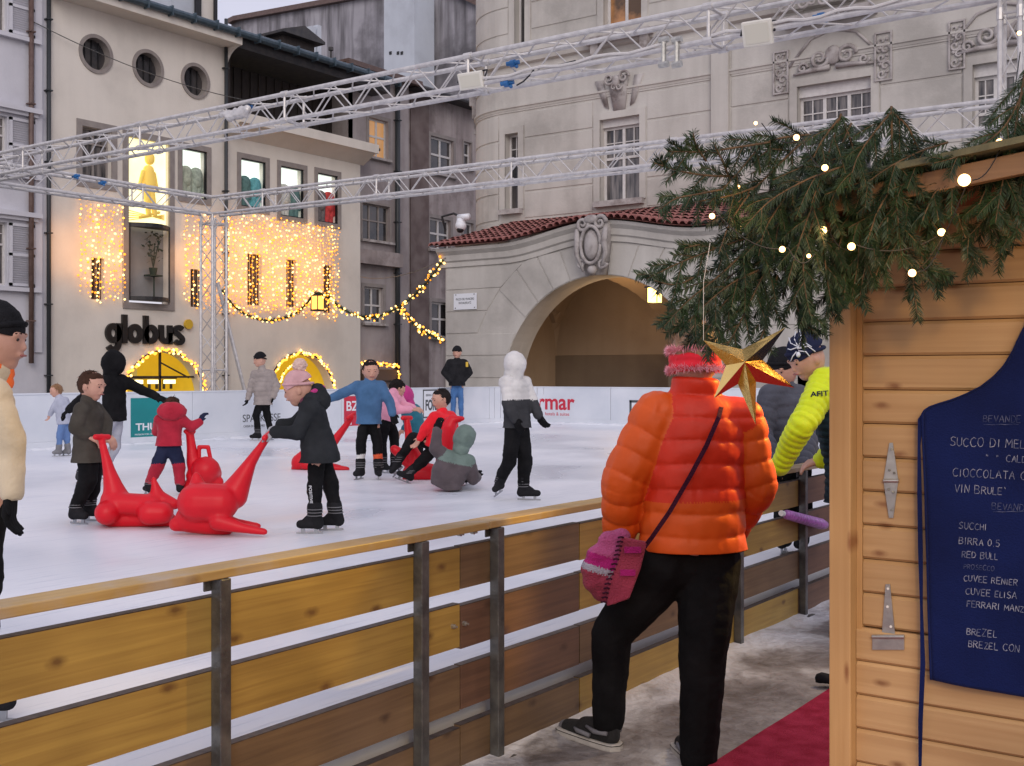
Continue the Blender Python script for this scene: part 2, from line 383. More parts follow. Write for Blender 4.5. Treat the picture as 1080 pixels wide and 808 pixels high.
def C(p0, r0, p1=None, r1=None, tag='b', off=0.0): # capsule
    p1 = p0 if p1 is None else p1; return ('c', Vector(p0), r0, Vector(p1), r0 if r1 is None else r1, tag, off)
def LA(rings, fr, tag='b'):  # rings (centre, half width, half depth) stacked, fr=(x,y)
    return ('l', rings, fr, None, 0, tag, 0.0)
def E(c, rad, fr=None, tag='b'):   # ellipsoid, fr=(x,y,z axes)
    return ('e', Vector(c), rad, fr or (V(1,0,0), V(0,1,0), V(0,0,1)), 0, tag, 0.0)
def blob(name, caps, m, parent=None, vox=0.012, smooth=4, wrinkle=0.0, wfreq=9.0, quilt=None, clampz=None, clamp_top=None, post=None, paint=None):
    mb = MB()
    for c in caps:
        if c[0] == 'c': cap_mesh(mb, c[1], c[2], c[3], c[4])
        elif c[0] == 'l':
            n_ = 28; vs = []
            for (ce, rx, ry) in c[1]:
                for k in range(n_):
                    t_ = 2*PI*k/n_; cx_, sy_ = math.cos(t_), math.sin(t_); e_ = .88
                    vs.append(ce + c[2][0]*(rx*math.copysign(abs(cx_)**e_, cx_)) + c[2][1]*(ry*math.copysign(abs(sy_)**e_, sy_)))
            m_ = len(c[1]); mb.add(vs, [(i*n_+k, i*n_+(k+1) % n_, (i+1)*n_+(k+1) % n_, (i+1)*n_+k) for i in range(m_-1) for k in range(n_)] + [tuple(range(n_-1, -1, -1)), tuple(range((m_-1)*n_, m_*n_))])
        else:
            ax = c[3]; vs, fs = ICO[3]
            mb.add([c[1] + ax[0]*(p[0]*c[2][0]) + ax[1]*(p[1]*c[2][1]) + ax[2]*(p[2]*c[2][2]) for p in vs], fs)
    me = bpy.data.meshes.new('tmp'); me.from_pydata(mb.v, [], mb.f)
    bm = bmesh.new(); bm.from_mesh(me); bmesh.ops.recalc_face_normals(bm, faces=bm.faces); bm.to_mesh(me); bm.free()
    o = bpy.data.objects.new('tmp', me); COL.objects.link(o)
    r = o.modifiers.new('r', 'REMESH'); r.mode = 'VOXEL'; r.voxel_size = vox; r.adaptivity = 0
    if smooth:
        s = o.modifiers.new('s', 'SMOOTH'); s.factor = 0.5; s.iterations = smooth
    dg = bpy.context.evaluated_depsgraph_get(); out = bpy.data.meshes.new_from_object(o.evaluated_get(dg))
    COL.objects.unlink(o); bpy.data.objects.remove(o); bpy.data.meshes.remove(me)
    n = len(out.vertices); co = np.empty(n*3, np.float32); out.vertices.foreach_get('co', co); co = co.reshape(-1, 3)
    no = np.empty(n*3, np.float32); out.vertices.foreach_get('normal', no); no = no.reshape(-1, 3)
    near = None
    if (quilt or paint) and n:
        best = np.full(n, 1e9); near = np.zeros(n, int); par = np.zeros(n)
        for i, c in enumerate(caps):
            if c[0] == 'c':
                a = np.array(c[1]); b = np.array(c[3]); ab = b-a; L2 = max(1e-9, float(ab@ab))
                t = np.clip(((co-a)@ab)/L2, 0, 1); q = a + t[:, None]*ab
                dist = np.linalg.norm(co-q, axis=1) - (c[2]+(c[4]-c[2])*t); pp = t*math.sqrt(L2) + c[6]
            elif c[0] == 'l':
                cs = np.array([r_[0] for r_ in c[1]]); rx = np.array([r_[1] for r_ in c[1]]); ry = np.array([r_[2] for r_ in c[1]]); axl = cs[-1]-cs[0]; Ll = np.linalg.norm(axl); axl = axl/Ll; tt = (co-cs[0])@axl; ts = (cs-cs[0])@axl
                cc_ = np.stack([np.interp(tt, ts, cs[:, k]) for k in range(3)], 1); X_ = np.interp(tt, ts, rx); Y_ = np.interp(tt, ts, ry); dlt = co-cc_
                rr_ = np.sqrt(((dlt@np.array(c[2][0]))/X_)**2+((dlt@np.array(c[2][1]))/Y_)**2); dist = (rr_-1)*np.minimum(X_, Y_) + np.maximum(0, np.maximum(-tt, tt-Ll)); pp = np.zeros(n)
            else:
                dist = np.linalg.norm(co-np.array(c[1]), axis=1) - min(c[2]); pp = np.zeros(n)
            k = dist < best; best[k] = dist[k]; near[k] = i; par[k] = pp[k]
    disp = np.zeros(n)
    if quilt and n:
        pitch, amp = quilt[0], quilt[1]
        arm = np.array([caps[i][5] == 'arm' for i in range(len(caps))])[near]
        nzp = np.array([noise.noise(Vector(p)*3.2) for p in co.tolist()])*pitch*.22
        ph = nzp/pitch + np.where(arm, par, co[:, 2] + (quilt[2] if len(quilt) > 2 else 0)*np.abs(co[:, 0]-co[:, 0].mean()))/pitch
        sn_ = np.abs(np.sin(PI*ph)); disp += amp*(sn_**0.42 - 0.6)
        if len(quilt) > 3:
            pk = np.array([noise.noise(Vector((p[0]*34, p[1]*34, p[2]*9))) + .6*noise.noise(Vector((p[0]*15, p[1]*15, p[2]*22+7))) for p in co.tolist()]); disp += quilt[3]*pk*(1.15-sn_)
    if wrinkle and n:
        w = np.array([noise.noise(Vector(p)*wfreq) + 0.5*noise.noise(Vector((p[0]*wfreq*2.3, p[1]*wfreq*2.3, p[2]*wfreq*3.6))) for p in co.tolist()])
        disp += wrinkle*w
    co = co + no*disp[:, None]
    if clampz is not None: co[:, 2] = np.maximum(co[:, 2], clampz)
    if clamp_top is not None: co[:, 2] = np.minimum(co[:, 2], clamp_top)
    if post: co = post(co)
    out.vertices.foreach_set('co', co.astype(np.float32).ravel())
    out.materials.clear()
    ms = m if isinstance(m, (list, tuple)) else [m]
    for x in ms: out.materials.append(x)
    out.polygons.foreach_set('use_smooth', [True]*len(out.polygons))
    if paint:
        vi = paint(co, [caps[i][5] for i in near])
        mi = [int(vi[p.vertices[0]]) for p in out.polygons]; out.polygons.foreach_set('material_index', mi)
    out.update(); out.name = name
    o = bpy.data.objects.new(name, out); link(o, parent); return o
def finish():
    for o in bpy.data.objects:
        if '_loc' in o: del o['_loc']
# ================================================================= GROUND, ICE, BOARDS
GZ = -0.06; ICE = 0.25; FX = -2.757
mb = MB(); mb.face([(-160, -60, GZ), (60, -60, GZ), (60, 160, GZ), (-160, 160, GZ)]); struct(mb.build('ground', M['ground_far']))
def slush_mat():
    m = bpy.data.materials.new('trodden_slush'); m.use_nodes = True
    nt = m.node_tree; N = nt.nodes; L = nt.links; b = N['Principled BSDF']
    tc = N.new('ShaderNodeTexCoord')
    n = N.new('ShaderNodeTexNoise'); n.inputs['Scale'].default_value = 2.1; n.inputs['Detail'].default_value = 8; n.inputs['Roughness'].default_value = 0.55; n.inputs['Distortion'].default_value = 0.5
    L.new(tc.outputs['Object'], n.inputs['Vector'])
    c = ramp(N, L, n.outputs['Fac'], [(0.28, (0.13, 0.115, 0.11)), (0.42, (0.225, 0.205, 0.20)), (0.54, (0.30, 0.28, 0.275)), (0.68, (0.52, 0.51, 0.51))]).outputs[0]
    n2 = N.new('ShaderNodeTexNoise'); n2.inputs['Scale'].default_value = 16; n2.inputs['Detail'].default_value = 8
    L.new(tc.outputs['Object'], n2.inputs['Vector'])
    c = mixc(N, L, 1.0, c, ramp(N, L, n2.outputs['Fac'], [(0.35, (0.80, 0.77, 0.75)), (0.62, (1.08, 1.08, 1.08))]).outputs[0], 'MULTIPLY')
    # snow spilling from the rink edge
    sp = N.new('ShaderNodeSeparateXYZ'); L.new(tc.outputs['Object'], sp.inputs[0])
    md = N.new('ShaderNodeMath'); md.operation = 'MULTIPLY_ADD'; md.inputs[1].default_value = 1.0; md.inputs[2].default_value = 2.82
    L.new(sp.outputs['X'], md.inputs[0])
    mm = N.new('ShaderNodeMath'); mm.operation = 'MULTIPLY_ADD'; mm.inputs[1].default_value = 0.9; L.new(n.outputs['Fac'], mm.inputs[0])
    neg = N.new('ShaderNodeMath'); neg.operation = 'MULTIPLY'; neg.inputs[1].default_value = -1.0; L.new(md.outputs[0], neg.inputs[0])
    L.new(neg.outputs[0], mm.inputs[2])
    c = mixc(N, L, ramp(N, L, mm.outputs[0], [(0.10, (0, 0, 0)), (0.30, (1, 1, 1))]).outputs[0], c, (0.66, 0.66, 0.68))
    L.new(c, b.inputs['Base Color'])
    L.new(ramp(N, L, n.outputs['Fac'], [(0.3, (0.28,)*3), (0.6, (0.75,)*3)]).outputs[0], b.inputs['Roughness'])
    bp = N.new('ShaderNodeBump'); bp.inputs['Strength'].default_value = 0.8; bp.inputs['Distance'].default_value = 0.03
    ad = N.new('ShaderNodeMath'); ad.operation = 'ADD'; L.new(n.outputs['Fac'], ad.inputs[0]); L.new(n2.outputs['Fac'], ad.inputs[1])
    L.new(ad.outputs[0], bp.inputs['Height']); L.new(bp.outputs[0], b.inputs['Normal'])
    return m
def heightfield(name, x0, x1, y0, y1, nx, ny, z, amp, fr, m, edge=0.0):
    vs = []; fs = []
    for j in range(ny+1):
        for i in range(nx+1):
            x = x0+(x1-x0)*i/nx; y = y0+(y1-y0)*j/ny
            h = noise.noise(V(x*fr, y*fr, 1.3)) + 0.5*noise.noise(V(x*fr*2.7, y*fr*2.7, 5))
            e = max(0, 1-(x-x0)/0.3)*edge
            vs.append((x, y, z + amp*(h+1) + e))
    for j in range(ny):
        for i in range(nx):
            a = j*(nx+1)+i; fs.append((a, a+1, a+nx+2, a+nx+1))
    mb = MB(); mb.add(vs, fs); return mb.build(name, m, smooth=True)
struct(heightfield('walkway', -2.9, 0.6, -1.5, 24, 90, 400, GZ+0.004, 0.012, 3.2, slush_mat(), 0.03))
mb = MB()
cx = [-1.95 + 0.03*noise.noise(V(0, k*0.7, 0)) for k in range(40)]
for k in range(39):
    y0, y1 = -0.5+k*0.3, -0.5+(k+1)*0.3
    mb.face([(cx[k], y0, GZ+0.04), (-0.2, y0, GZ+0.04), (-0.2, y1, GZ+0.04), (cx[k+1], y1, GZ+0.04)])
    mb.face([(cx[k], y0, GZ-0.03), (cx[k], y0, GZ+0.04), (cx[k+1], y1, GZ+0.04), (cx[k+1], y1, GZ-0.03)])
tag(mb.build('carpet', M['carpet']), 'red carpet laid along the walkway beside the wooden hut', 'carpet')
def ice_mat():
    m = bpy.data.materials.new('scraped_ice'); m.use_nodes = True
    nt = m.node_tree; N = nt.nodes; L = nt.links; b = N['Principled BSDF']
    tc = N.new('ShaderNodeTexCoord')
    n = N.new('ShaderNodeTexNoise'); n.inputs['Scale'].default_value = 0.45; n.inputs['Detail'].default_value = 8; n.inputs['Distortion'].default_value = 0.6
    L.new(tc.outputs['Object'], n.inputs['Vector'])
    c = ramp(N, L, n.outputs['Fac'], [(0.30, (0.66, 0.70, 0.78)), (0.55, (0.80, 0.82, 0.87)), (0.7, (0.86, 0.87, 0.90))]).outputs[0]
    outs = []
    for rot, sc in ((0.4, (26, 1.1, 1)), (1.5, (24, 0.8, 1)), (-0.7, (30, 1.3, 1))):
        mp = N.new('ShaderNodeMapping'); mp.inputs['Rotation'].default_value = (0, 0, rot); mp.inputs['Scale'].default_value = sc
        L.new(tc.outputs['Object'], mp.inputs['Vector'])
        k = N.new('ShaderNodeTexNoise'); k.inputs['Scale'].default_value = 1.6; k.inputs['Detail'].default_value = 3; k.inputs['Distortion'].default_value = 0.4
        L.new(mp.outputs[0], k.inputs['Vector'])
        r = ramp(N, L, k.outputs['Fac'], [(0.62, (0, 0, 0)), (0.74, (1, 1, 1))]); outs.append(r.outputs[0])
    s = mixc(N, L, 1.0, outs[0], outs[1], 'ADD'); s = mixc(N, L, 1.0, s, outs[2], 'ADD')
    f = N.new('ShaderNodeMath'); f.operation = 'MULTIPLY'; f.inputs[1].default_value = 0.55; f.use_clamp = True; L.new(s, f.inputs[0])
    c = mixc(N, L, f.outputs[0], c, (0.56, 0.60, 0.69))
    L.new(c, b.inputs['Base Color']); b.inputs['Specular IOR Level'].default_value = 0.35
    L.new(ramp(N, L, n.outputs['Fac'], [(0.35, (0.24,)*3), (0.6, (0.5,)*3)]).outputs[0], b.inputs['Roughness'])
    bp = N.new('ShaderNodeBump'); bp.inputs['Strength'].default_value = 0.35; bp.inputs['Distance'].default_value = 0.006
    L.new(s, bp.inputs['Height']); L.new(bp.outputs[0], b.inputs['Normal'])
    return m
IM = ice_mat()
mb = MB(); mb.box(-17.6, -2.86, -4, 24.6, -0.055, ICE); struct(mb.build('ice_rink', IM))
# rink boards: long side along Y at X=-17.4, rounded corner, end along X at Y=25.7
BX, BY, BR = -17.4, 24.4, 1.0
pts = [(BX, y) for y in np.arange(-4, BY-BR, 2.0)] + [(BX, BY-BR)]
NB0 = len(pts)
pts += [(BX+BR-BR*math.cos(t), BY-BR+BR*math.sin(t)) for t in [PI/2*i/8 for i in range(1, 9)]]
x = BX+BR+2.0
while x < -2.9: pts.append((x, BY)); x += 2.0
pts.append((-2.9, BY))
brd = thing('rink_boards', 'white plastic boards closing the far sides of the ice rink', 'rink boards', (BX, BY, ICE))
for i in range(len(pts)-1):
    (xa, ya), (xb, yb) = pts[i], pts[i+1]; d = V(xb-xa, yb-ya, 0).normalized(); n = V(-d.y, d.x, 0)
    mb = MB(); g = 0.006
    def fn(a, z, q, xa=xa, ya=ya, d=d, n=n): return (xa+d.x*a+n.x*q, ya+d.y*a+n.y*q, z)
    L_ = math.hypot(xb-xa, yb-ya)
    mb.obox(lambda a, q, z: fn(a, z, q), g, L_-g, 0, 0.03, ICE+0.12, 1.16)
    mb.obox(lambda a, q, z: fn(a, z, q), 0, L_, -0.012, 0.05, 1.16, 1.19)
    mb.obox(lambda a, q, z: fn(a, z, q), 0, L_, -0.014, 0.035, ICE-0.02, ICE+0.12)
    mb.build('board_panel', M['board'], brd, bevel=0.004)
# snow scraped against the boards
mb = MB(); rr = random.Random(3)
for i in range(len(pts)-1):
    (xa, ya), (xb, yb) = pts[i], pts[i+1]; L_ = math.hypot(xb-xa, yb-ya); k = int(L_/0.25)+1
    for j in range(k):
        t = (j+rr.random())/k; mb.ico((xa+(xb-xa)*t, ya+(yb-ya)*t, ICE-0.02), 0.10+0.07*rr.random(), 2, (1.6, 1.6, 0.42))
o = mb.build('scraped_snow', IM, smooth=True); o['kind'] = 'stuff'
# ---- banners on the boards
def board_sign(name, label, u0, u1, v0, v1, bgm, texts, side='X'):
    f = (lambda u, v: onX(u, v, BX+0.006)) if side == 'X' else (lambda u, v: onY(u, v, BY-0.006))
    p0, p1 = f(u0, v1), f(u1, v1); zt = f(u0, v0).z; zb = f(u0, v1).z
    mb = MB()
    if side == 'X': mb.box(BX+0.002, BX+0.008, p0.y, p1.y, zb, zt); q = V(BX+0.010, p0.y, zb); xd = V(0, 1, 0)
    else: mb.box(p0.x, p1.x, BY-0.008, BY-0.002, zb, zt); q = V(p0.x, BY-0.010, zb); xd = V(1, 0, 0)
    w = (p1-p0).length; h = zt-zb
    o = mb.build(name, bgm); tag(o, label, 'banner', 'sponsor banners on the rink boards')
    for (s, tx, tz, size, m, off, sx) in texts:
        text(s, size*h, m, frame_mat(q + xd*(tx*w) + UP*(tz*h), xd, UP), o, 'lettering', 0.0015, off, sx=sx)
    return o, q, xd, w, h
M['teal'] = mat('teal_vinyl', (0.0, 0.20, 0.21), 0.4, (0.0, 0.23, 0.24), 2)
M['vinyl_white'] = mat('white_vinyl', (0.74, 0.76, 0.80), 0.35)
M['vinyl_grey'] = mat('dark_grey_vinyl', (0.07, 0.075, 0.08), 0.45)
M['vinyl_red'] = mat('crimson_vinyl', (0.55, 0.02, 0.05), 0.45)
board_sign('banner', 'teal square banner with white capitals behind the child in red', 138, 186, 420, 464, M['teal'],
           [('THUN', 0.10, 0.22, 0.24, M['vinyl_white'], 0.004, 1.25), ('PASSION FOR CERAMICS', 0.08, 0.10, 0.055, M['vinyl_white'], 0, 1.2)])
board_sign('banner', 'pale banner with thin grey capitals behind the man in a beige jacket', 254, 305, 430, 452, M['board'],
           [('SPARKASSE', 0.03, 0.30, 0.52, M['vinyl_grey'], 0.0, 0.95), ('CASSA DI RISPARMIO', 0.05, 0.04, 0.16, M['vinyl_grey'], 0.0, 0.9)])
board_sign('banner', 'narrow crimson banner with white characters behind the boy in blue', 363, 380, 418, 452, M['vinyl_red'],
           [('BZ', 0.10, 0.55, 0.42, M['vinyl_white'], 0.006, 1.1), ('II', 0.20, 0.12, 0.36, M['vinyl_white'], 0.006, 1.1)])
o, q, xd, w, h = board_sign('banner', 'framed banner with dark green letters left of the guard', 446, 470, 411, 441, M['vinyl_white'],
           [('FORST', 0.10, 0.28, 0.50, M['vinyl_grey'], 0.012, 0.62), ('BIRRA BIER', 0.12, 0.76, 0.12, M['vinyl_grey'], 0, 1.0)])
mb = MB()
for (a0, a1, z0, z1) in ((0, w, h-0.03, h), (0, w, 0, 0.03), (0, 0.03, 0, h), (w-0.03, w, 0, h)):
    mb.obox(lambda a, d, z: q + xd*a + V(d, 0, 0) + UP*z, a0, a1, 0.000, 0.004, z0, z1)
mb.build('border', M['vinyl_grey'], o)
board_sign('banner', 'white banner with crimson lower case letters beside the child in a white hood', 560, 602, 416, 439, M['board'],
           [('ermar', -0.06, 0.34, 1.0, M['vinyl_red'], 0.012, 1.0), ('hotels & suites', 0.36, 0.06, 0.22, M['vinyl_red'], 0, 1.0)], 'Y')
o, q, xd, w, h = board_sign('banner', 'small white banner with a thick black frame left of the orange jacket', 664, 690, 422, 446, M['vinyl_white'],
           [('M', 0.28, 0.3, 0.55, M['vinyl_grey'], 0.01, 1.0)], 'Y')
mb = MB()
for (a0, a1, z0, z1) in ((0, w, h-0.06, h), (0, w, 0, 0.06), (0, 0.06, 0, h), (w-0.06, w, 0, h)):
    mb.obox(lambda a, d, z: q + xd*a + V(0, -d, 0) + UP*z, a0, a1, 0.000, 0.004, z0, z1)
mb.build('border', M['vinyl_grey'], o)
# ================================================================= SHOP (X = -38)
GX = -38.0
def fg(a, z, d=0): return (GX+d, a, z)
def gy(u, v=300): return onX(u, v, GX).y
def gz(u, v): return onX(u, v, GX).z
def grect(u0, u1, v0, v1):
    uc = (u0+u1)/2; return ('rect', gy(u0), gy(u1), gz(uc, v1), gz(uc, v0))
shop = thing('shop_building', 'cream shop front with three round windows, light curtains and two glowing arches', 'building', (GX, gy(216), GZ))
YL, YM, YR = gy(52), gy(237), gy(380)
circ = [('circle', gy(101), gz(101, 57), 0.62), ('circle', gy(156), gz(156, 72), 0.62), ('circle', gy(206), gz(206, 85.5), 0.62)]
win_l = [grect(86, 118, 135, 193), grect(135, 178, 148, 320), grect(192, 218, 158, 209)]
win_r = [grect(254, 280, 169, 219), grect(296, 320, 177, 229), grect(335, 356, 184, 235)]
slits = [grect(96, 110, 272, 316), grect(201, 213, 284, 324), grect(261, 276, 268, 322), grect(302, 313, 274, 324), grect(341, 351, 280, 330)]
ar = []
for (ua, ub, ut, vt) in ((130, 213, 172, 371), (281, 351, 317, 373)):
    R_ = (gy(ub)-gy(ua))/2; zc = gz(ut, vt)-R_; ar.append(('arch', (gy(ua)+gy(ub))/2, zc, R_, GZ))
ZT = 15.35; ZLOW = 12.15
mb = MB(); wall_mesh(mb, fg, YL, YM, GZ, ZT, circ + win_l + [slits[0], slits[1]] + [ar[0]], 0, 0.45)
wall_mesh(mb, fg, YM+0.001, YR, GZ, ZLOW, win_r + slits[2:] + [ar[1]], 0, 0.45)
mb.face([fg(YM, ZLOW, 0), fg(YM, ZT, 0), fg(YM, ZT, -3), fg(YM, ZLOW, -3)])
mb.face([fg(YR, GZ, 0), fg(YR, ZLOW, 0), fg(YR, ZLOW, -12), fg(YR, GZ, -12)])
mb.build('wall', M['shop'], shop)
# eaves with rounded bracket end
mb = MB(); mb.box(GX-0.5, GX+1.0, YL-0.1, YM+0.1, ZT, ZT+0.42)
k = [(YM+0.1, ZT), (YM+0.1, ZT-0.9)] + [(YM-0.0, ZT-1.0)]
for i in range(6):
    t0, t1 = i/6*PI/2, (i+1)/6*PI/2
    x0, z0 = GX+1.0-1.0*math.cos(t0)*1.0, ZT-1.0+1.0*math.sin(t0)
    x1, z1 = GX+1.0-1.0*math.cos(t1)*1.0, ZT-1.0+1.0*math.sin(t1)
    mb.face([(x0, YM-0.02, z0), (x1, YM-0.02, z1), (x1, YM+0.1, z1), (x0, YM+0.1, z0)])
    for yy in (YM-0.02, YM+0.1): mb.face([(GX, yy, z0), (x0, yy, z0), (x1, yy, z1), (GX, yy, z1)])
mb.build('eaves', M['shop'], shop)
mb = MB(); mb.box(GX-0.2, GX+0.9, YM+0.12, YR+0.35, ZLOW, ZLOW+0.42)
mb.prism([(GX+0.003, YM+0.12, ZLOW-0.5), (GX+0.003, YM+0.12, ZLOW-0.002), (GX+0.8, YM+0.12, ZLOW-0.002)], (0, YR-YM+0.1, 0))
mb.build('cornice', M['shop'], shop)
YE = gy(402)
mb = MB(); mb.box(GX-12, GX+0.8, YL-0.3, YE, 15.80, 15.95)
mb.box(GX-2.0, GX+0.6, YM+0.12, YE, 15.35, 15.80)
mb.build('roof', M['slate'], shop)
mb = MB(); mb.path([(GX+1.12, YL-0.3+i*(YE-YL+0.3)/24, 15.78) for i in range(25)], 0.16, 10)
for i in range(17): 
    y = YL+i*(YE-YL)/16; mb.box(GX+0.92, GX+1.30, y-0.03, y+0.03, 15.58, 15.97)
mb.build('gutter', M['gutter'], shop, smooth=False)
# dark loggia behind the low part
mb = MB(); mb.box(GX-2.3, GX-2.0, YM, YE+0.5, ZLOW, 15.8)
for i in range(20):
    y = YM+0.2+i*(YE-YM)/20; mb.box(GX-2.0, GX-1.94, y, y+0.06, ZLOW, 15.4)
mb.box(GX-2.2, GX-0.02, YM+0.01, YM+0.3, ZLOW+0.42, 15.35)
mb.box(GX-0.2, GX-0.05, YM+0.3, YE, ZLOW+0.42, ZLOW+0.55)
mb.build('loggia', M['dark_wood'], shop)
# round windows
for c in circ:
    mb = MB(); P = arc_pts(c[1], c[2], 0.60, 0, 2*PI, 40); Q = arc_pts(c[1], c[2], 0.74, 0, 2*PI, 40)
    for i in range(40):
        a, b, c2, d2 = P[i], P[i+1], Q[i+1], Q[i]
        mb.face([fg(*a, 0.05), fg(*b, 0.05), fg(*c2, 0.05), fg(*d2, 0.05)])
        mb.face([fg(*d2, 0.05), fg(*c2, 0.05), fg(*c2, -0.01), fg(*d2, -0.01)])
        mb.face([fg(*a, 0.05), fg(*b, 0.05), fg(*b, -0.30), fg(*a, -0.30)])
    w_ = mb.build('window', M['surround'], shop)
    mb = MB(); mb.face([fg(p[0], p[1], -0.3) for p in arc_pts(c[1], c[2], 0.62, 0, 2*PI, 40)[:-1]]); mb.build('pane', M['glass'], w_)
    mb = MB()
    for s in (-0.3, 0, 0.3): mb.box(GX-0.28, GX-0.24, c[1]+s-0.015, c[1]+s+0.015, c[2]-0.55, c[2]+0.55)
    mb.build('muntin', M['black'], w_)
r = win_l[0]; window(shop, fg, r[1]+0.02, r[2]-0.02, r[3]+0.02, r[4]-0.02, -0.25, 2, (0.72,), 0.06, 'curtain_glass', 'surround', None, 0.24, sub=0)
# lit display windows with dressed dummies
def display(r, cols, seed, bay=False):
    y0, y1, z0, z1 = r[1], r[2], r[3], r[4]
    mb = MB(); bar(mb, fg, y0-0.22, y0, z0-0.22, z1+0.22, -0.02, 0.04); bar(mb, fg, y1, y1+0.22, z0-0.22, z1+0.22, -0.02, 0.04)
    bar(mb, fg, y0, y1, z1, z1+0.22, -0.02, 0.04); bar(mb, fg, y0, y1, z0-0.22, z0, -0.02, 0.04)
    w_ = mb.build('window', M['surround'], shop)
    mb = MB(); mb.face([fg(y0, z0, -0.40), fg(y1, z0, -0.40), fg(y1, z1, -0.40), fg(y0, z1, -0.40)]); mb.build('lit_panel', M['poster'], w_)
    mb = MB(); e = 0.05
    for (a, b, c, d) in ((y0, y1, z0, z0+e), (y0, y1, z1-e, z1), (y0, y0+e, z0+e, z1-e), (y1-e, y1, z0+e, z1-e)): bar(mb, fg, a, b, c, d, -0.12, -0.02)
    mb.build('frame', M['black'], w_)
    rr = random.Random(seed); n = len(cols); w = y1-y0
    for i, c in enumerate(cols):
        m = mat('garment', c, 0.8, tuple(x*0.6 for x in c), 8, emit=c, estr=0.08)
        yc = y0 + w*(i+0.7)/(n+0.4); h = (z1-z0)*0.8; b = z0; mb = MB()
        h *= 1.25; b -= h*.22
        cap_mesh(mb, V(GX-0.25, yc, b+h*0.55), h*0.12, V(GX-0.25, yc, b+h*0.76), h*0.13)
        cap_mesh(mb, V(GX-0.25, yc-h*0.12, b+h*0.76), h*0.045, V(GX-0.25, yc-h*0.17, b+h*0.42), h*0.04)
        cap_mesh(mb, V(GX-0.25, yc+h*0.12, b+h*0.76), h*0.045, V(GX-0.25, yc+h*0.17, b+h*0.42), h*0.04)
        cap_mesh(mb, V(GX-0.25, yc-h*0.06, b+h*0.04), h*0.05, V(GX-0.25, yc-h*0.05, b+h*0.5), h*0.08)
        cap_mesh(mb, V(GX-0.25, yc+h*0.06, b+h*0.04), h*0.05, V(GX-0.25, yc+h*0.05, b+h*0.5), h*0.08)
        mb.build('dressed_dummy', m, w_, smooth=True)
g1, g2, g3 = (0.10, 0.20, 0.19), (0.35, 0.42, 0.36), (0.55, 0.05, 0.05)
display(win_l[2], [(0.42, 0.46, 0.36), (0.36, 0.42, 0.34)], 1)
display(win_r[0], [g1, (0.12, 0.38, 0.42)], 2); display(win_r[1], [(0.6, 0.6, 0.55), g1], 3); display(win_r[2], [(0.15, 0.13, 0.13), g3], 4)
# tall projecting bay: lit picture above, glazed box below
r = win_l[1]; y0, y1, zb, zt = r[1], r[2], r[3], r[4]; zm = gz(156, 237)
mb = MB(); s = 0.25
bar(mb, fg, y0-s, y0, zb-s, zt+s, -0.02, 0.06); bar(mb, fg, y1, y1+s, zb-s, zt+s, -0.02, 0.06); bar(mb, fg, y0, y1, zb-s, zb, -0.02, 0.06); bar(mb, fg, y0, y1, zt, zt+s, -0.02, 0.06)
bay = mb.build('bay_window', M['surround'], shop)
M['poster_warm'] = mat('lit_picture', (0.9, 0.85, 0.4), 0.5, (0.95, 0.93, 0.75), 1.0, emit=(1.0, 0.88, 0.42), estr=1.25)
mb = MB(); mb.face([fg(y0, zm, -0.2), fg(y1, zm, -0.2), fg(y1, zt, -0.2), fg(y0, zt, -0.2)]); mb.build('lit_picture', M['poster_warm'], bay)
mb = MB(); m = mat('picture_figure', (0.75, 0.55, 0.12), 0.8, emit=(0.8, 0.5, 0.1), estr=0.35); yc = (y0+y1)/2+0.1
for (a, b, ra, c, d, rb) in ((0.05, 2.75, .2, 0.05, 2.85, .2), (0, 1.7, .28, 0, 2.3, .22), (-.25, 2.2, .09, -.45, 1.5, .07), (-.45, 1.5, .07, -.1, 1.4, .06), (.25, 2.2, .09, .42, 1.5, .07), (0.0, .5, .1, -.1, 1.5, .16), (.3, .5, .1, .1, 1.5, .16), (-.4, .3, .06, .5, .6, .06)):
    cap_mesh(mb, V(GX-0.15, yc+a, zm+b*0.95), ra, V(GX-0.15, yc+c, zm+d*0.95), rb)
for k in range(5): mb.tube((GX-.15, y0+.1, zm+.1+k*.1), (GX-.15, y1-.1, zm+.5-k*.05), 0.018)
mb.build('pictured_figure', m, bay, smooth=True)
zc0 = zb+0.1; n = 8; P = [(y0+(y1-y0)*i/n, 0.05+0.55*math.sin(PI*i/n)) for i in range(n+1)]
mb = MB()
for z0, z1 in ((zc0, zc0+0.14), (zm-0.16, zm)):
    mb.prism([(GX+0.0, y0, z0)] + [(GX+p[1], p[0], z0) for p in P] + [(GX+0.0, y1, z0)], (0, 0, z1-z0))
mb.tube((GX+0.07, y0+.03, zc0), (GX+0.07, y0+.03, zm), 0.035); mb.tube((GX+0.07, y1-.03, zc0), (GX+0.07, y1-.03, zm), 0.035)
mb.build('frame', M['black'], bay)
M['bay_back'] = mat('bay_back_wall', (0.20, 0.21, 0.22), 0.5, (0.30, 0.31, 0.32), 0.7)
mb = MB(); mb.face([fg(y0, zc0, -0.35), fg(y1, zc0, -0.35), fg(y1, zm, -0.35), fg(y0, zm, -0.35)]); mb.build('back_panel', M['bay_back'], bay)
mb = MB(); yc = (y0+y1)/2+0.25; zp = zc0+1.05
mb.box(GX-.25, GX+.15, yc-.3, yc+.3, zp-.06, zp); mb.tube((GX, yc, zc0+.1), (GX, yc, zp), .03); mb.tube((GX-.05, yc, zp), (GX-.05, yc, zp+.28), .12, .17)
rr = random.Random(5)
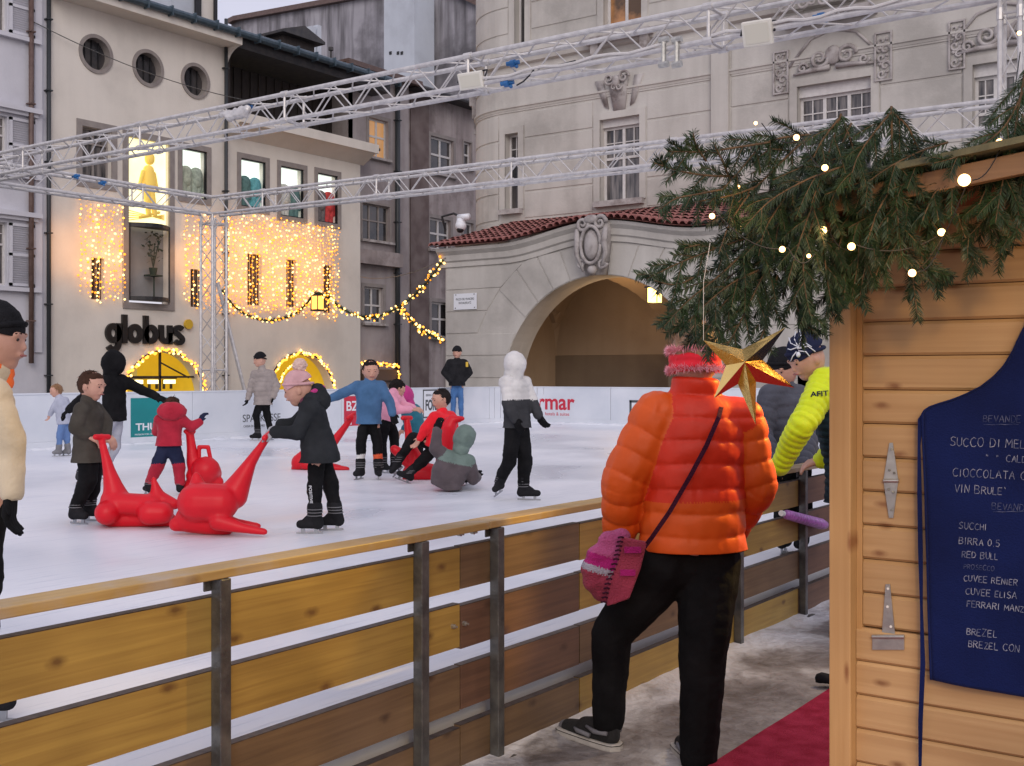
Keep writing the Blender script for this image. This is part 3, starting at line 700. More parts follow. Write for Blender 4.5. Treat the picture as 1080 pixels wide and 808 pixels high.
for k in range(70):
    a = rr.random()*6.28; h = zp+.5+rr.random()*1.2; rad = .12+.42*rr.random()*(1-abs(h-zp-1.0)/1.0*.6)
    c = V(GX-.05+.3*rad*math.cos(a), yc+rad*math.sin(a), h); d = V(rr.uniform(-.1,.1), rr.uniform(-.2,.2), rr.uniform(-.1,.2))
    mb.face([c, c+d*.5+V(0,.05,.03), c+d, c+d*.5-V(0,.05,.03)])
for k in range(7): mb.tube((GX-.05, yc, zp+.25), (GX-.05, yc+rr.uniform(-.35,.35), zp+.9+rr.random()*.6), .012)
mb.build('potted_tree', M['dark_green'] if 'dark_green' in M else mat('dark_leaves', (0.02, 0.035, 0.025), 0.7), bay)
# slit windows under the curtains of lights
for i, s in enumerate(slits): window(shop, fg, s[1], s[2], s[3], s[4], -0.2, 2, (0.6,), 0.05, 'glass', 'pipe_brown', sub=0)
# glowing arches: yellow room boxes
for i, a in enumerate(ar):
    _, ac, zc, R_, zb = a; yl, yr = ac-R_-0.3, ac+R_+0.3; zt = zc+R_+0.25
    mb = MB(); P = [(-0.46, yl), (-3.2, yl), (-3.2, yr), (-0.46, yr)]
    mb.face([fg(yl, GZ, -3.2), fg(yr, GZ, -3.2), fg(yr, zt, -3.2), fg(yl, zt, -3.2)])
    mb.face([fg(yl, GZ, -0.46), fg(yl, GZ, -3.2), fg(yl, zt, -3.2), fg(yl, zt, -0.46)]); mb.face([fg(yr, GZ, -0.46), fg(yr, GZ, -3.2), fg(yr, zt, -3.2), fg(yr, zt, -0.46)])
    mb.face([fg(yl, zt, -0.46), fg(yr, zt, -0.46), fg(yr, zt, -3.2), fg(yl, zt, -3.2)])
    rm = mb.build('lit_entrance', M['yellow'], shop, recalc=False)
    if i == 0:
        mb = MB(); mb.box(GX-.3, GX-.22, ac-.04, ac+.04, GZ, zc+R_); mb.box(GX-.3, GX-.22, ac-R_, ac+R_, 1.36, 1.44)
        mb.tube((GX-.26, ac, zc+R_*.78), (GX-.26, ac+R_*.75, zc+R_*.45), .035)
        mb.build('door_frame', M['dark_wood'], rm)
        mb = MB(); mb.box(GX-2.6, GX-1.6, ac-1.5, ac-.1, 1.0, 2.05); mb.build('shelf_unit', M['yellow_dim'], rm)
        mb = MB()
        for k in range(4): mb.box(GX-1.2, GX-1.0, ac-1.5+k*.8, ac-1.05+k*.8, 1.12, 1.28)
        mb.build('shop_lamp', M['lamp_tube'], rm)
        mb = MB(); mb.box(GX-1.3, GX-1.22, ac-1.7, ac+1.6, 1.32, 1.37)
        for k in range(9): mb.box(GX-1.3, GX-1.24, ac-1.6+k*.36, ac-1.5+k*.36, .9, 1.3)
        mb.build('railing', M['dark_wood'], rm)
# bulbs round the arches
LEDME = {}
def led_mesh(key, r, sub=1):
    if (key, r) not in LEDME:
        mb = MB(); mb.ico((0,0,0), r, 3 if key == 'bulb' else sub); o = mb.build('bulb', M[key], smooth=True); me = o.data; bpy.data.objects.remove(o); LEDME[(key, r)] = me
    return LEDME[(key, r)]
def bulb(p, key, r, parent):
    o = bpy.data.objects.new('bulb', led_mesh(key, r)); COL.objects.link(o); o.parent = parent
    l = Vector(parent['_loc']) if parent.get('_loc') else V(0,0,0); o.location = Vector(p)-l; return o
rr = random.Random(11)
def arch_lights(label, a, n, rr):
    t = thing('light_garland', label, 'light garland', fg(a[1], a[2]+a[3], .15), 'bulb garlands round the shop arches')
    P = [fg(a[1]+(a[3]+.05)*math.cos(x), a[2]+(a[3]+.05)*math.sin(x), .08) for x in [PI*i/40 for i in range(41)]]
    mb = MB(); mb.path(P, .035, 6); mb.build('cable', M['black'], t)
    for k in range(n):
        x = PI*(k+rr.random()*.6)/n; R_ = a[3]+.05+rr.uniform(-.11,.11)
        bulb(fg(a[1]+R_*math.cos(x), a[2]+R_*math.sin(x), .1+rr.random()*.08), rr.choice(['led_hot','led_warm','led_warm']), rr.choice([.05,.06,.07]), t)
arch_lights('string of warm bulbs round the arch under the black shop sign', ar[0], 84, rr)
arch_lights('string of warm bulbs round the arch behind the man in beige', ar[1], 76, rr)
# inner half ring on the second arch
a = ar[1]; t = thing('light_garland', 'short curl of bulbs inside the right yellow arch above the pom-pom hat', 'light garland', fg(a[1], 1.5, -.6))
mb = MB(); P = [fg(a[1]+.2+.95*math.cos(x), .9+1.0*math.sin(x), -.6) for x in [PI*i/24 for i in range(25)]]; mb.path(P, .03, 6); mb.build('cable', M['black'], t)
for k in range(26):
    x = PI*k/26; bulb(fg(a[1]+.2+.95*math.cos(x)+rr.uniform(-.05,.05), .9+1.0*math.sin(x)+rr.uniform(-.05,.05), -.55), rr.choice(['led_hot','led_warm']), .06, t)
# ---- curtains of lights
def curtain(label, u0, u1, v0, v1, dens=0.2, seed=0):
    rr = random.Random(seed); y0, y1 = gy(u0), gy(u1); uc = (u0+u1)/2; zt, zb = gz(uc, v0), gz(uc, v1)
    t = thing('light_curtain', label, 'light curtain', fg((y0+y1)/2, zt, .2), 'curtains of warm lights on the shop front')
    n = int((y1-y0)/dens); B = []
    for i in range(n+1):
        y = y0+(y1-y0)*i/n+rr.uniform(-.04,.04); zb2 = zb+rr.uniform(-.05,.35); mb = MB(); mb.tube(fg(y, zt, .15), fg(y, zb2, .15), .006, n=4)
        mb.build('light_string', M['white_plastic'], t); z = zt-rr.random()*.2
        while z > zb2: B.append((y+rr.uniform(-.07,.07), z, .15+rr.uniform(-.04,.06), rr.choice([.028,.035,.042,.05]), rr.choice([0,0,1,1,2,2,2]))); z -= rr.uniform(.12,.25)
    B.sort(key=lambda q: -q[3]); keys = ['led_hot', 'led_warm', 'led_amber']
    for q in B[:100]: bulb(fg(q[0], q[1], q[2]), keys[q[4]], q[3], t)
    if len(B) > 100:
        mb = MB()
        for q in B[100:]: mb.cur = q[4]; mb.ico(fg(q[0], q[1], q[2]), q[3], 1)
        mb.build('bulbs', [M[k] for k in keys], t)['kind'] = 'stuff'
curtain('narrow curtain of warm lights left of the tall shop bay', 83, 127, 209, 321, .20, 1)
curtain('narrowest curtain of warm lights right of the tall shop bay', 192, 214, 224, 327, .20, 2)
curtain('slim strip of warm lights behind the lattice tower', 217, 231, 228, 330, .25, 3)
curtain('widest curtain of warm lights over the low shop wall', 239, 354, 231, 335, .185, 4)
for (u, v, e, w) in ((104, 265, 60, 2.0), (203, 275, 40, 1.2), (265, 280, 110, 3.2), (320, 285, 110, 3.2)):
    l = bpy.data.lights.new('curtain_glow', 'AREA'); l.energy = e*.28; l.color = (1, .42, .08); l.shape = 'RECTANGLE'; l.size = w; l.size_y = 3.5
    lo = bpy.data.objects.new('curtain_glow', l); COL.objects.link(lo); p = onX(u, v, GX+.55); lo.location = p; lo.rotation_euler = (0, PI/2, 0)
# ---- shop sign
t = thing('shop_sign', 'black lower case shop name above the left glowing arch', 'sign', fg(gy(155), gz(155, 365), 0))
xh = (gz(150, 341.5)-gz(150, 362))/1.0; sw = xh*.29; s0 = onX(111.5, 361.5, GX+.1)
def ribbon(mb, pts, w, closed=False):
    n = len(pts); out = []
    for i in range(n):
        a = pts[(i-1) % n] if closed or i > 0 else pts[i]; b = pts[(i+1) % n] if closed or i < n-1 else pts[i]
        dx, dz = b[0]-a[0], b[1]-a[1]; l = math.hypot(dx, dz) or 1; out.append(((pts[i][0]-dz/l*w/2, pts[i][1]+dx/l*w/2), (pts[i][0]+dz/l*w/2, pts[i][1]-dx/l*w/2)))
    for i in range(n if closed else n-1):
        (a, b), (c, d) = out[i], out[(i+1) % n]; Q = [(GX+.02, s0.y+p[0], s0.z+p[1]) for p in (a, b, d, c)]
        P2 = [(GX+.14, q[1], q[2]) for q in Q]; mb.add(Q+P2, [(4,5,6,7), (0,1,5,4), (2,3,7,6), (3,0,4,7), (1,2,6,5)])
r0 = xh/2-sw/2; lw = xh
cell = (gy(194.5)-gy(111.5)); adv = {'g': xh, 'l': sw, 'o': xh, 'b': xh, 'u': xh*.92, 's': xh*.82}; tot = sum(adv[c] for c in 'globus'); gapl = (cell-tot)/5; x = 0
kx = 1.0 if gapl > xh*.04 else (cell-5*xh*.06)/tot; gapl = max(gapl, xh*.06)
for ch in 'globus':
    mb = MB(); a_ = adv[ch]*kx
    ring_ = [(x+a_/2+(a_/2-sw/2)*math.cos(q), xh/2+r0*math.sin(q)) for q in [2*PI*i/32 for i in range(32)]]
    if ch in 'gob': ribbon(mb, ring_, sw, True)
    if ch == 'l': ribbon(mb, [(x+sw/2, 0), (x+sw/2, xh*1.45)], sw)
    if ch == 'b': ribbon(mb, [(x+sw/2, 0), (x+sw/2, xh*1.45)], sw)
    if ch == 'g': ribbon(mb, [(x+a_-sw/2, xh), (x+a_-sw/2, -.02*xh)] + [(x+a_/2+(a_/2-sw/2)*math.cos(q), -.02*xh+r0*.85*math.sin(q)) for q in [-PI*.05*i for i in range(1, 18)]], sw)
    if ch == 'u': ribbon(mb, [(x+sw/2, xh), (x+sw/2, xh*.45)] + [(x+a_/2-(a_/2-sw/2)*math.cos(q), xh*.45-(xh*.45-sw/2)*math.sin(q)) for q in [PI*i/14 for i in range(1, 14)]] + [(x+a_-sw/2, xh*.45), (x+a_-sw/2, xh)], sw); 
    if ch == 'u': ribbon(mb, [(x+a_-sw/2, xh*.6), (x+a_-sw/2, 0)], sw)
    if ch == 's':
        rx, rz2 = a_/2-sw*.42, xh*.25-sw*.08; c1, c2 = (x+a_/2, xh*.735), (x+a_/2, xh*.265)
        P = [(c1[0]+rx*math.cos(q), c1[1]+rz2*.92*math.sin(q)*.85) for q in [PI*.14+PI*1.3*i/16 for i in range(17)]] + [(c2[0]+rx*math.cos(q), c2[1]+rz2*.92*math.sin(q)*.85) for q in [PI*.5-PI*1.36*i/16 for i in range(2, 17)]]
        ribbon(mb, P, sw*.88)
    mb.build('letter', M['sign_black'], t); x += a_+gapl
mb = MB(); p = onX(199, 342, GX+.12); P = arc_pts(p.y, p.z, .2, 0, 2*PI, 24)[:-1]; mb.prism([(GX+.05, a, b) for a, b in P], (.1, 0, 0)); mb.build('dot', M['sign_yellow'], t)
# ---- rooftop things
def on_roof(name, label, cat, u0, u1, v0, v1, X0, depth, m, hat=False):
    a = onX(u0, v1, X0); b = onX(u1, v1, X0); zt = onX(u0, v0, X0).z; z0 = min(a.z, 15.9); mb = MB(); mb.box(X0-depth, X0, a.y, b.y, z0-.4, zt)
    o = mb.build(name, m); tag(o, label, cat); return a, b, zt
t = thing('roof_cupola', 'dark hat-roofed ventilator standing on the shop roof', 'cupola', (GX-2, gy(318), 15.9))
p0 = onX(300, 60, GX-1.5); p1 = onX(333, 60, GX-1.5); zt = onX(316, 41, GX-1.5).z
mb = MB(); mb.box(GX-3.6, GX-1.6, p0.y, p1.y, 15.9, zt); mb.build('cupola_body', M['dark_wood'], t)
mb = MB(); q0 = p0.y-.35; q1 = p1.y+.35; ym = (q0+q1)/2; z2 = onX(316, 28, GX-1.5).z
mb.prism([(GX-1.2, q0, zt), (GX-1.2, q1, zt), (GX-1.2, q1, zt+.12), (GX-1.2, ym, z2), (GX-1.2, q0, zt+.12)], (-2.8, 0, 0)); mb.build('cupola_roof', M['slate'], t)
mb = MB(); mb.box(GX-1.58, GX-1.56, p0.y+.3, p1.y-.2, 16.35, 16.7); mb.build('cupola_window', mat('greenish_skylight', (.22,.27,.24), .3), t)
for k, (u0, u1, v0) in enumerate(((329, 333, 27), (335, 339, 26))):
    on_roof('chimney', ['thin pale chimney pot just right of the roof ventilator', 'outermost thin pale chimney pot right of the roof ventilator'][k], 'chimney', u0, u1, v0, 40, GX-6, .4, M['white_stack'])
on_roof('chimney', 'low brown chimney near the right end of the shop roof', 'chimney', 368, 392, 61, 72, GX-3, .6, M['pipe_brown'])
mb = MB(); p = onX(349, 62, GX-1); mb.tube((p.x, p.y, 15.9), (p.x, p.y, p.z+.4), .05); mb.tube((p.x, p.y, p.z+.4), (p.x, p.y, p.z+.55), .12); tag(mb.build('vent_pipe', M['slate']), 'small black vent pipe with a cap on the shop roof', 'vent pipe')
t = thing('roof_turret', 'beige rooftop structure with black posts above the shop eaves', 'turret', (GX-4, gy(205), 15.9))
for (u0, u1, m) in ((180, 206, 'white_stack'), (212, 227, 'shop')):
    a = onX(u0, 0, GX-3.5); b = onX(u1, 0, GX-3.5); mb = MB(); mb.box(GX-6, GX-3.5, a.y, b.y, 15.95, 20.5); mb.build('turret_wall', M[m], t)
for u in (208, 211, 228):
    a = onX(u, 0, GX-3.3); mb = MB(); mb.box(a.x-.1, a.x, a.y-.08, a.y+.08, 15.95, 20); mb.build('post', M['black'], t)
# downpipes
def downpipe(label, u, v0, X0, r, m, z0=GZ, zt=None):
    a = onX(u, v0, X0); zt = a.z if zt is None else zt; t = thing('downpipe', label, 'downpipe', (X0, a.y, z0), 'downpipes on the far fronts')
    mb = MB(); mb.tube((X0, a.y, z0), (X0, a.y, zt), r, n=10); mb.build('pipe', m, t, smooth=True)
    mb = MB(); z = z0+1.5
    while z < zt: mb.box(X0-.15, X0+r+.02, a.y-r-.03, a.y+r+.03, z, z+.05); z += 2.6
    mb.build('clips', m, t)
downpipe('rusty brown downpipe on the bluish house at the left edge', 33, -20, GX+.18, .09, M['pipe_brown'], 1.9)
downpipe('black downpipe between the bluish house and the shop', 51.5, -20, GX+.12, .08, M['pipe_dark'])
downpipe('dark downpipe dividing the tall and low halves of the shop front', 238.5, 20, GX+.18, .075, M['pipe_dark'])
# ================================================================= BLUISH HOUSE AT LEFT
H = thing('bluish_house', 'bluish white house with louvred shutters at the left edge', 'house', (GX, gy(20), GZ))
YA, YB = gy(0)-9, YL-.02
wl = [grect(-22, 8, 233, 300), grect(-22, 8, 120, 178), grect(-22, 8, -30, 30)]
mb = MB(); wall_mesh(mb, fg, YA, YB, GZ, 24, wl, -.02, .3); mb.build('wall', M['left_render'], H)
mb = MB(); bar(mb, fg, gy(36), YB-.3, 2.3, 24, -.02, .07); mb.build('pilaster', M['left_render'], H)
for k, w_ in enumerate(wl):
    window(H, fg, w_[1], w_[2], w_[3], w_[4], -.2, 2, (.65,), .07, 'curtain_glass')
    y0 = w_[2]+.05; y1 = y0+.95; z0, z1 = w_[3], w_[4]; mb = MB()
    for (a, b, c, d) in ((y0, y1, z0, z0+.1), (y0, y1, z1-.1, z1), (y0, y0+.1, z0, z1), (y1-.1, y1, z0, z1), (y0, y1, (z0+z1)/2-.05, (z0+z1)/2+.05)): bar(mb, fg, a, b, c, d, .0, .08)
    z = z0+.12
    while z < z1-.12: mb.prism([fg(y0+.1, z, .02), fg(y0+.1, z+.05, .06), fg(y0+.1, z+.06, .06), fg(y0+.1, z+.01, .02)], (0, y1-y0-.2, 0)); z += .08
    mb.build('shutter', M['left_render'], H)
    mb = MB(); bar(mb, fg, w_[1]-.5, y1+.2, z1+.25, z1+.42, -.02, .28); bar(mb, fg, w_[1]-.4, y1+.1, z1+.12, z1+.25, -.02, .16); mb.build('window_hood', M['left_render'], H)
    mb = MB(); bar(mb, fg, w_[1]-.5, y1+.2, z0-.2, z0-.05, -.02, .2); mb.build('sill', M['left_render'], H)
# ================================================================= LANE HOUSES
def fnX(X0): return lambda a, z, d=0: (X0+d, a, z)
def rX(X0, u0, u1, v0, v1):
    uc = (u0+u1)/2; return ('rect', onX(u0, v0, X0).y, onX(u1, v0, X0).y, onX(uc, v1, X0).z, onX(uc, v0, X0).z)
X1 = GX-.6; f1 = fnX(X1); Y0_, Y1_ = onX(372, 0, X1).y, onX(431, 0, X1).y
ws = [rX(X1, 389, 409, 126, 167), rX(X1, 382, 411, 216, 254), rX(X1, 384, 404, 303, 341)]
LH = thing('lane_house', 'grey violet lane house with one warmly lit window right of the shop', 'house', (X1, (Y0_+Y1_)/2, GZ))
zt = onX(425, 88, X1).z; mb = MB(); wall_mesh(mb, f1, Y0_, Y1_, GZ, zt, ws, 0, .3)
mb.face([f1(Y0_, GZ, 0), f1(Y0_, zt, 0), f1(Y0_, zt, -8), f1(Y0_, GZ, -8)]); mb.build('wall', M['lane_render'], LH)
window(LH, f1, *ws[0][1:], -.16, 2, (.55,), .1, 'warm_glass', sill=.12, surround=.18, sub=0)
window(LH, f1, *ws[1][1:], -.16, 3, (.55,), .07, 'glass', 'surround', sill=.12, surround=.12, sub=0)
window(LH, f1, *ws[2][1:], -.16, 2, (.5,), .09, 'glass', sill=.12, surround=.18, sub=0)
mb = MB(); mb.box(X1-9, X1+.7, Y0_-1, Y1_+.3, zt, zt+.14); mb.box(X1+.5, X1+.74, Y0_-1, Y1_+.3, zt-.12, zt+.02); mb.build('roof', M['pipe_brown'], LH)
zs = onX(400, 262, X1).z; mb = MB(); mb.box(X1, X1+.5, Y0_, Y1_-1, zs-.9, zs-.2); mb.build('balcony_ledge', M['old_render'], LH)
X2 = GX-1.2; f2 = fnX(X2); Y2a, Y2b = onX(431, 0, X2).y, onX(505, 0, X2).y+9
ws = [rX(X2, 454, 478, 146, 184), rX(X2, 489, 497, 150, 178), rX(X2, 453, 475, 231, 264), rX(X2, 455, 477, 319, 356), rX(X2, 508, 516, 155, 180), rX(X2, 489, 499, 235, 262)]
OH = thing('old_lane_house', 'old stained grey brown house facing the lane behind the arcade', 'house', (X2, Y2a+5, GZ))
zt2 = onX(470, 108, X2).z; mb = MB(); wall_mesh(mb, f2, Y2a, Y2b, GZ, zt2, ws, 0, .35); mb.face([f2(Y2a, GZ, 0), f2(Y2a, zt2, 0), f2(Y2a, zt2, -9), f2(Y2a, GZ, -9)]); mb.build('wall', M['old_render'], OH)
for i, w_ in enumerate(ws): window(OH, f2, *w_[1:], -.16, 2 if w_[2]-w_[1] > 1.2 else 1, (.52,), .11, 'glass', sill=.12, surround=.2 if i != 1 else .08, sub=0)
mb = MB(); bar(mb, f2, Y2a+.1, Y2a+1.6, GZ, zt2, 0, .06); mb.build('corner_pilaster', mat('damp_brown_render', (.13,.095,.09), .9, (.2,.16,.15), 1.2), OH)
mb = MB(); bar(mb, f2, Y2a+3.1, Y2a+4.6, GZ, 5.6, 0, .04); mb.build('stained_panel', mat('brown_stained_render', (.17,.12,.11), .9, (.23,.18,.17), 2), OH)
mb = MB(); mb.box(X2-9, X2+.9, Y2a-.4, Y2b, zt2, zt2+.16); mb.path([(X2+.95, Y2a-.4, zt2+.05), (X2+.95, Y2b, zt2+.05)], .12, 8); mb.build('roof', M['slate'], OH)
downpipe('tall dark downpipe where the two lane houses meet', 419.5, 92, X1+.15, .13, M['pipe_dark'])
# shop lights low in the lane
t = thing('light_garland', 'straight row of warm lights low in the lane behind the boy in blue', 'light garland', (X1+.4, Y0_+3, 1.9))
a = onX(379, 382, X1+.4); b = onX(420, 386, X1+.4); c = onX(420, 404, X1+.4); mb = MB(); mb.path([a, b, c], .03); mb.build('cable', M['black'], t)
for k in range(56):
    p = (a+(b-a)*(k/42.0)) if k < 42 else (b+(c-b)*((k-42)/14.0)); bulb(p+V(rr.uniform(0,.1), rr.uniform(-.05,.05), rr.uniform(-.09,.09)), rr.choice(['led_hot','led_warm','led_warm']), rr.choice([.045,.06]), t)
mb = MB(); mb.box(X1+.02, X1+.25, Y0_+.5, Y1_-1.2, 1.2, 1.75); tag(mb.build('shop_awning', mat('awning_brown', (.12,.08,.06), .8)), 'dim brown awning board under the low row of lights in the lane', 'awning')
# big gable behind, white stack
def polyY(name, label, cat, Y0, P, depth, m, zb=GZ):
    pts = [onY(u, v, Y0) for u, v in P]; pts = [V(pts[0].x, Y0, zb)] + pts + [V(pts[-1].x, Y0, zb)]
    mb = MB(); mb.prism(pts, (0, depth, 0)); o = mb.build(name, m); tag(o, label, cat); return o
gb = thing('gable_house', 'large sooty grey gable rising behind the shop roof', 'house', (-50, 58, GZ))
P = [(244, 26), (250, 23), (400, -4), (436, -10), (478, -6), (524, 16)]; pts = [onY(u, v, 58) for u, v in P]
mb = MB(); mb.prism([V(pts[0].x, 58, GZ)] + pts + [V(pts[-1].x, 58, GZ)], (0, 12, 0)); mb.build('wall', M['gable'], gb)
mb = MB()
for i in range(len(pts)-1):
    a, b = pts[i]-V(0,.4,0), pts[i+1]-V(0,.4,0); mb.prism([a, b, b+V(0,0,.35), a+V(0,0,.35)], (0, 12.5, 0))
mb.build('roof', M['pipe_brown'], gb)
o = polyY('chimney_stack', 'tall whitewashed stack in front of the sooty gable', 'chimney', 55.5, [(405, -10), (437, -10)], 2, M['white_stack'], 12)
mb = MB()
for u in (412, 420, 424): p = onY(u, 56, 55.5); mb.box(p.x-.1, p.x+.1, 55.46, 55.49, p.z-.1, p.z+.1)
mb.build('vent_holes', M['black'], o)
# ================================================================= MAIN BUILDING (Y = 33.8) with rounded corner
MY = 33.8; XC = -24.5; RC = 2.5
def fm(a, z, d=0):
    """a = X for the flat front; left of XC the path turns round the corner and runs back"""
    if a >= XC: return (a, MY-d, z)
    s = XC-a; th = s/RC
    if th <= PI/2: return (XC-(RC+d)*math.sin(th), MY+RC-(RC+d)*math.cos(th), z)
    return (XC-RC-d, MY+RC+(s-RC*PI/2), z)
def mx(u, v=200): return onY(u, v, MY).x
def mz(u, v): return onY(u, v, MY).z
def mrect(u0, u1, v0, v1): uc = (u0+u1)/2; return ('rect', mx(u0), mx(u1), mz(uc, v1), mz(uc, v0))
TH = thing('town_hall', 'stone coloured corner palace with rounded edge, grooved render and white windows', 'building', (-18, MY, GZ))
mw = [mrect(533, 547, 141, 221), mrect(633, 675, 124, 211), mrect(637, 677, -60, 32), mrect(841, 919, 86, 190), mrect(1026, 1092, 64, 180), mrect(543, 554, -60, 50), mrect(848, 905, -90, 6)]
XR = mx(1100)+4
mb = MB(); wall_mesh(mb, fm, XC-RC*PI/2-9, XR, GZ, 22, mw, 0, .45, step=.35)
# grooved bands: proud courses 0.97 m high, split round the openings
zs = 5.2; courses = []
while zs < 21.5:
    courses.append((zs+.02, min(zs+.93, 12.55 if zs < 12.55 < zs+1.2 else zs+.93))); zs += .97
for (z0, z1) in courses:
    if z0 > 12.4 and z0 < 13.7: continue
    zc = (z0+z1)/2
    segs = [(XC-RC*PI/2-8, XR)]
    cut = [(w_[1]-.30, w_[2]+.30) for w_ in mw if w_[3]-.45 < z1 and w_[4]+.40 > z0]
    cut += [(mx(750), mx(772))] if True else []
    for (c0, c1) in cut:
        ns = []
        for (s0, s1) in segs:
            if c1 <= s0 or c0 >= s1: ns.append((s0, s1)); continue
            if c0 > s0: ns.append((s0, c0))
            if c1 < s1: ns.append((c1, s1))
        segs = ns
    for (s0, s1) in segs:
        if s1-s0 < .1: continue
        brk = [s0]; k = s0
        while True:
            stp = .35 if k < XC+.1 else 4.0
            k += stp
            if k >= s1-.02: break
            brk.append(k)
        brk.append(s1)
        for i in range(len(brk)-1):
            a0, a1 = brk[i], brk[i+1]
            mb.face([fm(a0, z0+.02, .03), fm(a1, z0+.02, .03), fm(a1, z1-.02, .03), fm(a0, z1-.02, .03)])
            mb.face([fm(a0, z0, .0), fm(a1, z0, .0), fm(a1, z0+.02, .03), fm(a0, z0+.02, .03)])
            mb.face([fm(a0, z1-.02, .03), fm(a1, z1-.02, .03), fm(a1, z1, .0), fm(a0, z1, .0)])
        mb.face([fm(s0, z0, 0), fm(s0, z0+.02, .03), fm(s0, z1-.02, .03), fm(s0, z1, 0)]); mb.face([fm(s1, z0, 0), fm(s1, z0+.02, .03), fm(s1, z1-.02, .03), fm(s1, z1, 0)])
mb.build('wall', M['stone'], TH)
mb = MB(); bar(mb, fm, mx(752), mx(770), 7.0, 22, -.05, .16); mb.build('pilaster', M['stone'], TH)
# string courses following the round corner
def course(z0, z1, d, name='string_course', m='stone', parent=TH, a0=XC-RC*PI/2-4, a1=XR):
    mb = MB(); brk = []; k = a0
    while k < a1: brk.append(k); k += .35 if k < XC+.1 else 4
    brk.append(a1)
    for i in range(len(brk)-1):
        p, q = brk[i], brk[i+1]; pr = [(0, z0), (d*.45, z0+(z1-z0)*.1), (d*.6, z0+(z1-z0)*.5), (d, z0+(z1-z0)*.65), (d, z1), (0, z1+.02)]
        for j in range(5): mb.face([fm(p, pr[j][1], pr[j][0]), fm(q, pr[j][1], pr[j][0]), fm(q, pr[j+1][1], pr[j+1][0]), fm(p, pr[j+1][1], pr[j+1][0])])
    mb.build(name, M[m], parent)
course(12.72, 13.25, .34); course(11.1, 11.28, .10)
# corner capital under the ledge
mb = MB()
for i, (z, d) in enumerate(((11.3, .12), (11.9, .2), (12.4, .3))): bar(mb, fm, XC-RC*1.35, XC-RC*1.05, z-.5, z, .0, d)
mb.build('corner_bracket', M['ornament'], TH)
for i, w_ in enumerate(mw):
    _, a0, a1, z0, z1 = w_
    if i in (0, 5): window(TH, fm, a0, a1, z0, z1, -.28, 1, (.62,), .07, 'glass', sill=.18, mun=.035)
    elif i in (1, 2): window(TH, fm, a0, a1, z0, z1-(.25 if i == 1 else 0), -.28, 2, (.58,) if i == 1 else (.72,), .085, 'amber_painted' if i == 2 else 'curtain_glass', sill=.2, mun=.035)
    else: window(TH, fm, a0, a1, z0, z1-.32, -.28, 3, (.62,), .085, 'curtain_glass', mun=.035)
    if i in (1, 3, 4):
        mb = MB(); bar(mb, fm, a0, a1, z1-(.25 if i == 1 else .32)+.002, z1, -.30, -.16); mb.build('blind_box', M['white_frame'], TH)
    s = .24; mb = MB()
    bar(mb, fm, a0-s, a0, z0-.02, z1+s, -.02, .055); bar(mb, fm, a1, a1+s, z0-.02, z1+s, -.02, .055); bar(mb, fm, a0, a1, z1, z1+s, -.02, .055)
    mb.build('surround', M['stone'], TH)
# brackets below the high window, keystone fan above the middle one
w_ = mw[2]; mb = MB()
bar(mb, fm, w_[1]-.55, w_[2]+.55, w_[3]-.38, w_[3]-.2, -.02, .55)
for a in (w_[1]-.35, w_[2]+.1): bar(mb, fm, a, a+.3, w_[3]-.95, w_[3]-.38, -.02, .35)
mb.build('window_balcony', M['ornament'], TH)
def scroll(mb, fn, a, z, r, d, turns=1.4, dirn=1, tube=.035):
    P = []
    for i in range(26):
        t = i/25; an = dirn*turns*2*PI*t; rad = r*(1-.85*t); P.append(fn(a+rad*math.cos(an), z+rad*math.sin(an), d))
    mb.path(P, [tube*(1-.4*i/25) for i in range(26)], 6)
mb = MB(); ac = (mw[1][1]+mw[1][2])/2; zt_ = mw[1][4]+.25
mb.prism([fm(ac-.22, zt_, .06), fm(ac+.22, zt_, .06), fm(ac+.38, zt_+1.15, .22), fm(ac-.38, zt_+1.15, .22)], (0, .2, 0))
mb.prism([fm(ac-.6, zt_+.2, .05), fm(ac-.42, zt_+.1, .05), fm(ac-.62, zt_+1.1, .1), fm(ac-.95, zt_+1.1, .1)], (0, .12, 0)); mb.prism([fm(ac+.6, zt_+.2, .05), fm(ac+.42, zt_+.1, .05), fm(ac+.62, zt_+1.1, .1), fm(ac+.95, zt_+1.1, .1)], (0, .12, 0))
for s in (-1, 1):
    scroll(mb, fm, ac+s*.28, zt_+1.05, .22, .26, 1.4, s, .05); scroll(mb, fm, ac+s*.1, zt_+.75, .12, .26, 1.2, -s, .04)
mb.ico(fm(ac, zt_+.95, .26), .16, 2, (1, .6, 1.3)); mb.build('keystone', M['ornament'], TH, smooth=True)
for (u0, u1, v0, v1) in ((818, 831, 57, 99), (925, 940, 37, 85), (1003, 1017, 25, 73)):
    a0, a1, z0, z1 = mx(u0), mx(u1), mz(u0, v1), mz(u0, v0); mb = MB(); e = .05
    for (p, q, r_, s_) in ((a0-e, a1+e, z0-e, z0), (a0-e, a1+e, z1, z1+e), (a0-e, a0, z0, z1), (a1, a1+e, z0, z1)): bar(mb, fm, p, q, r_, s_, .04, .1)
    z = z0+.15; k = 0
    while z < z1-.1:
        scroll(mb, fm, (a0+a1)/2+(.06 if k % 2 else -.06), z, .15, .06, 1.1, 1 if k % 2 else -1, .045); mb.ico(fm((a0+a1)/2+(-.1 if k % 2 else .1), z+.06, .06), .06, 1); z += .24; k += 1
    mb.build('carved_panel', M['ornament'], TH, smooth=False)
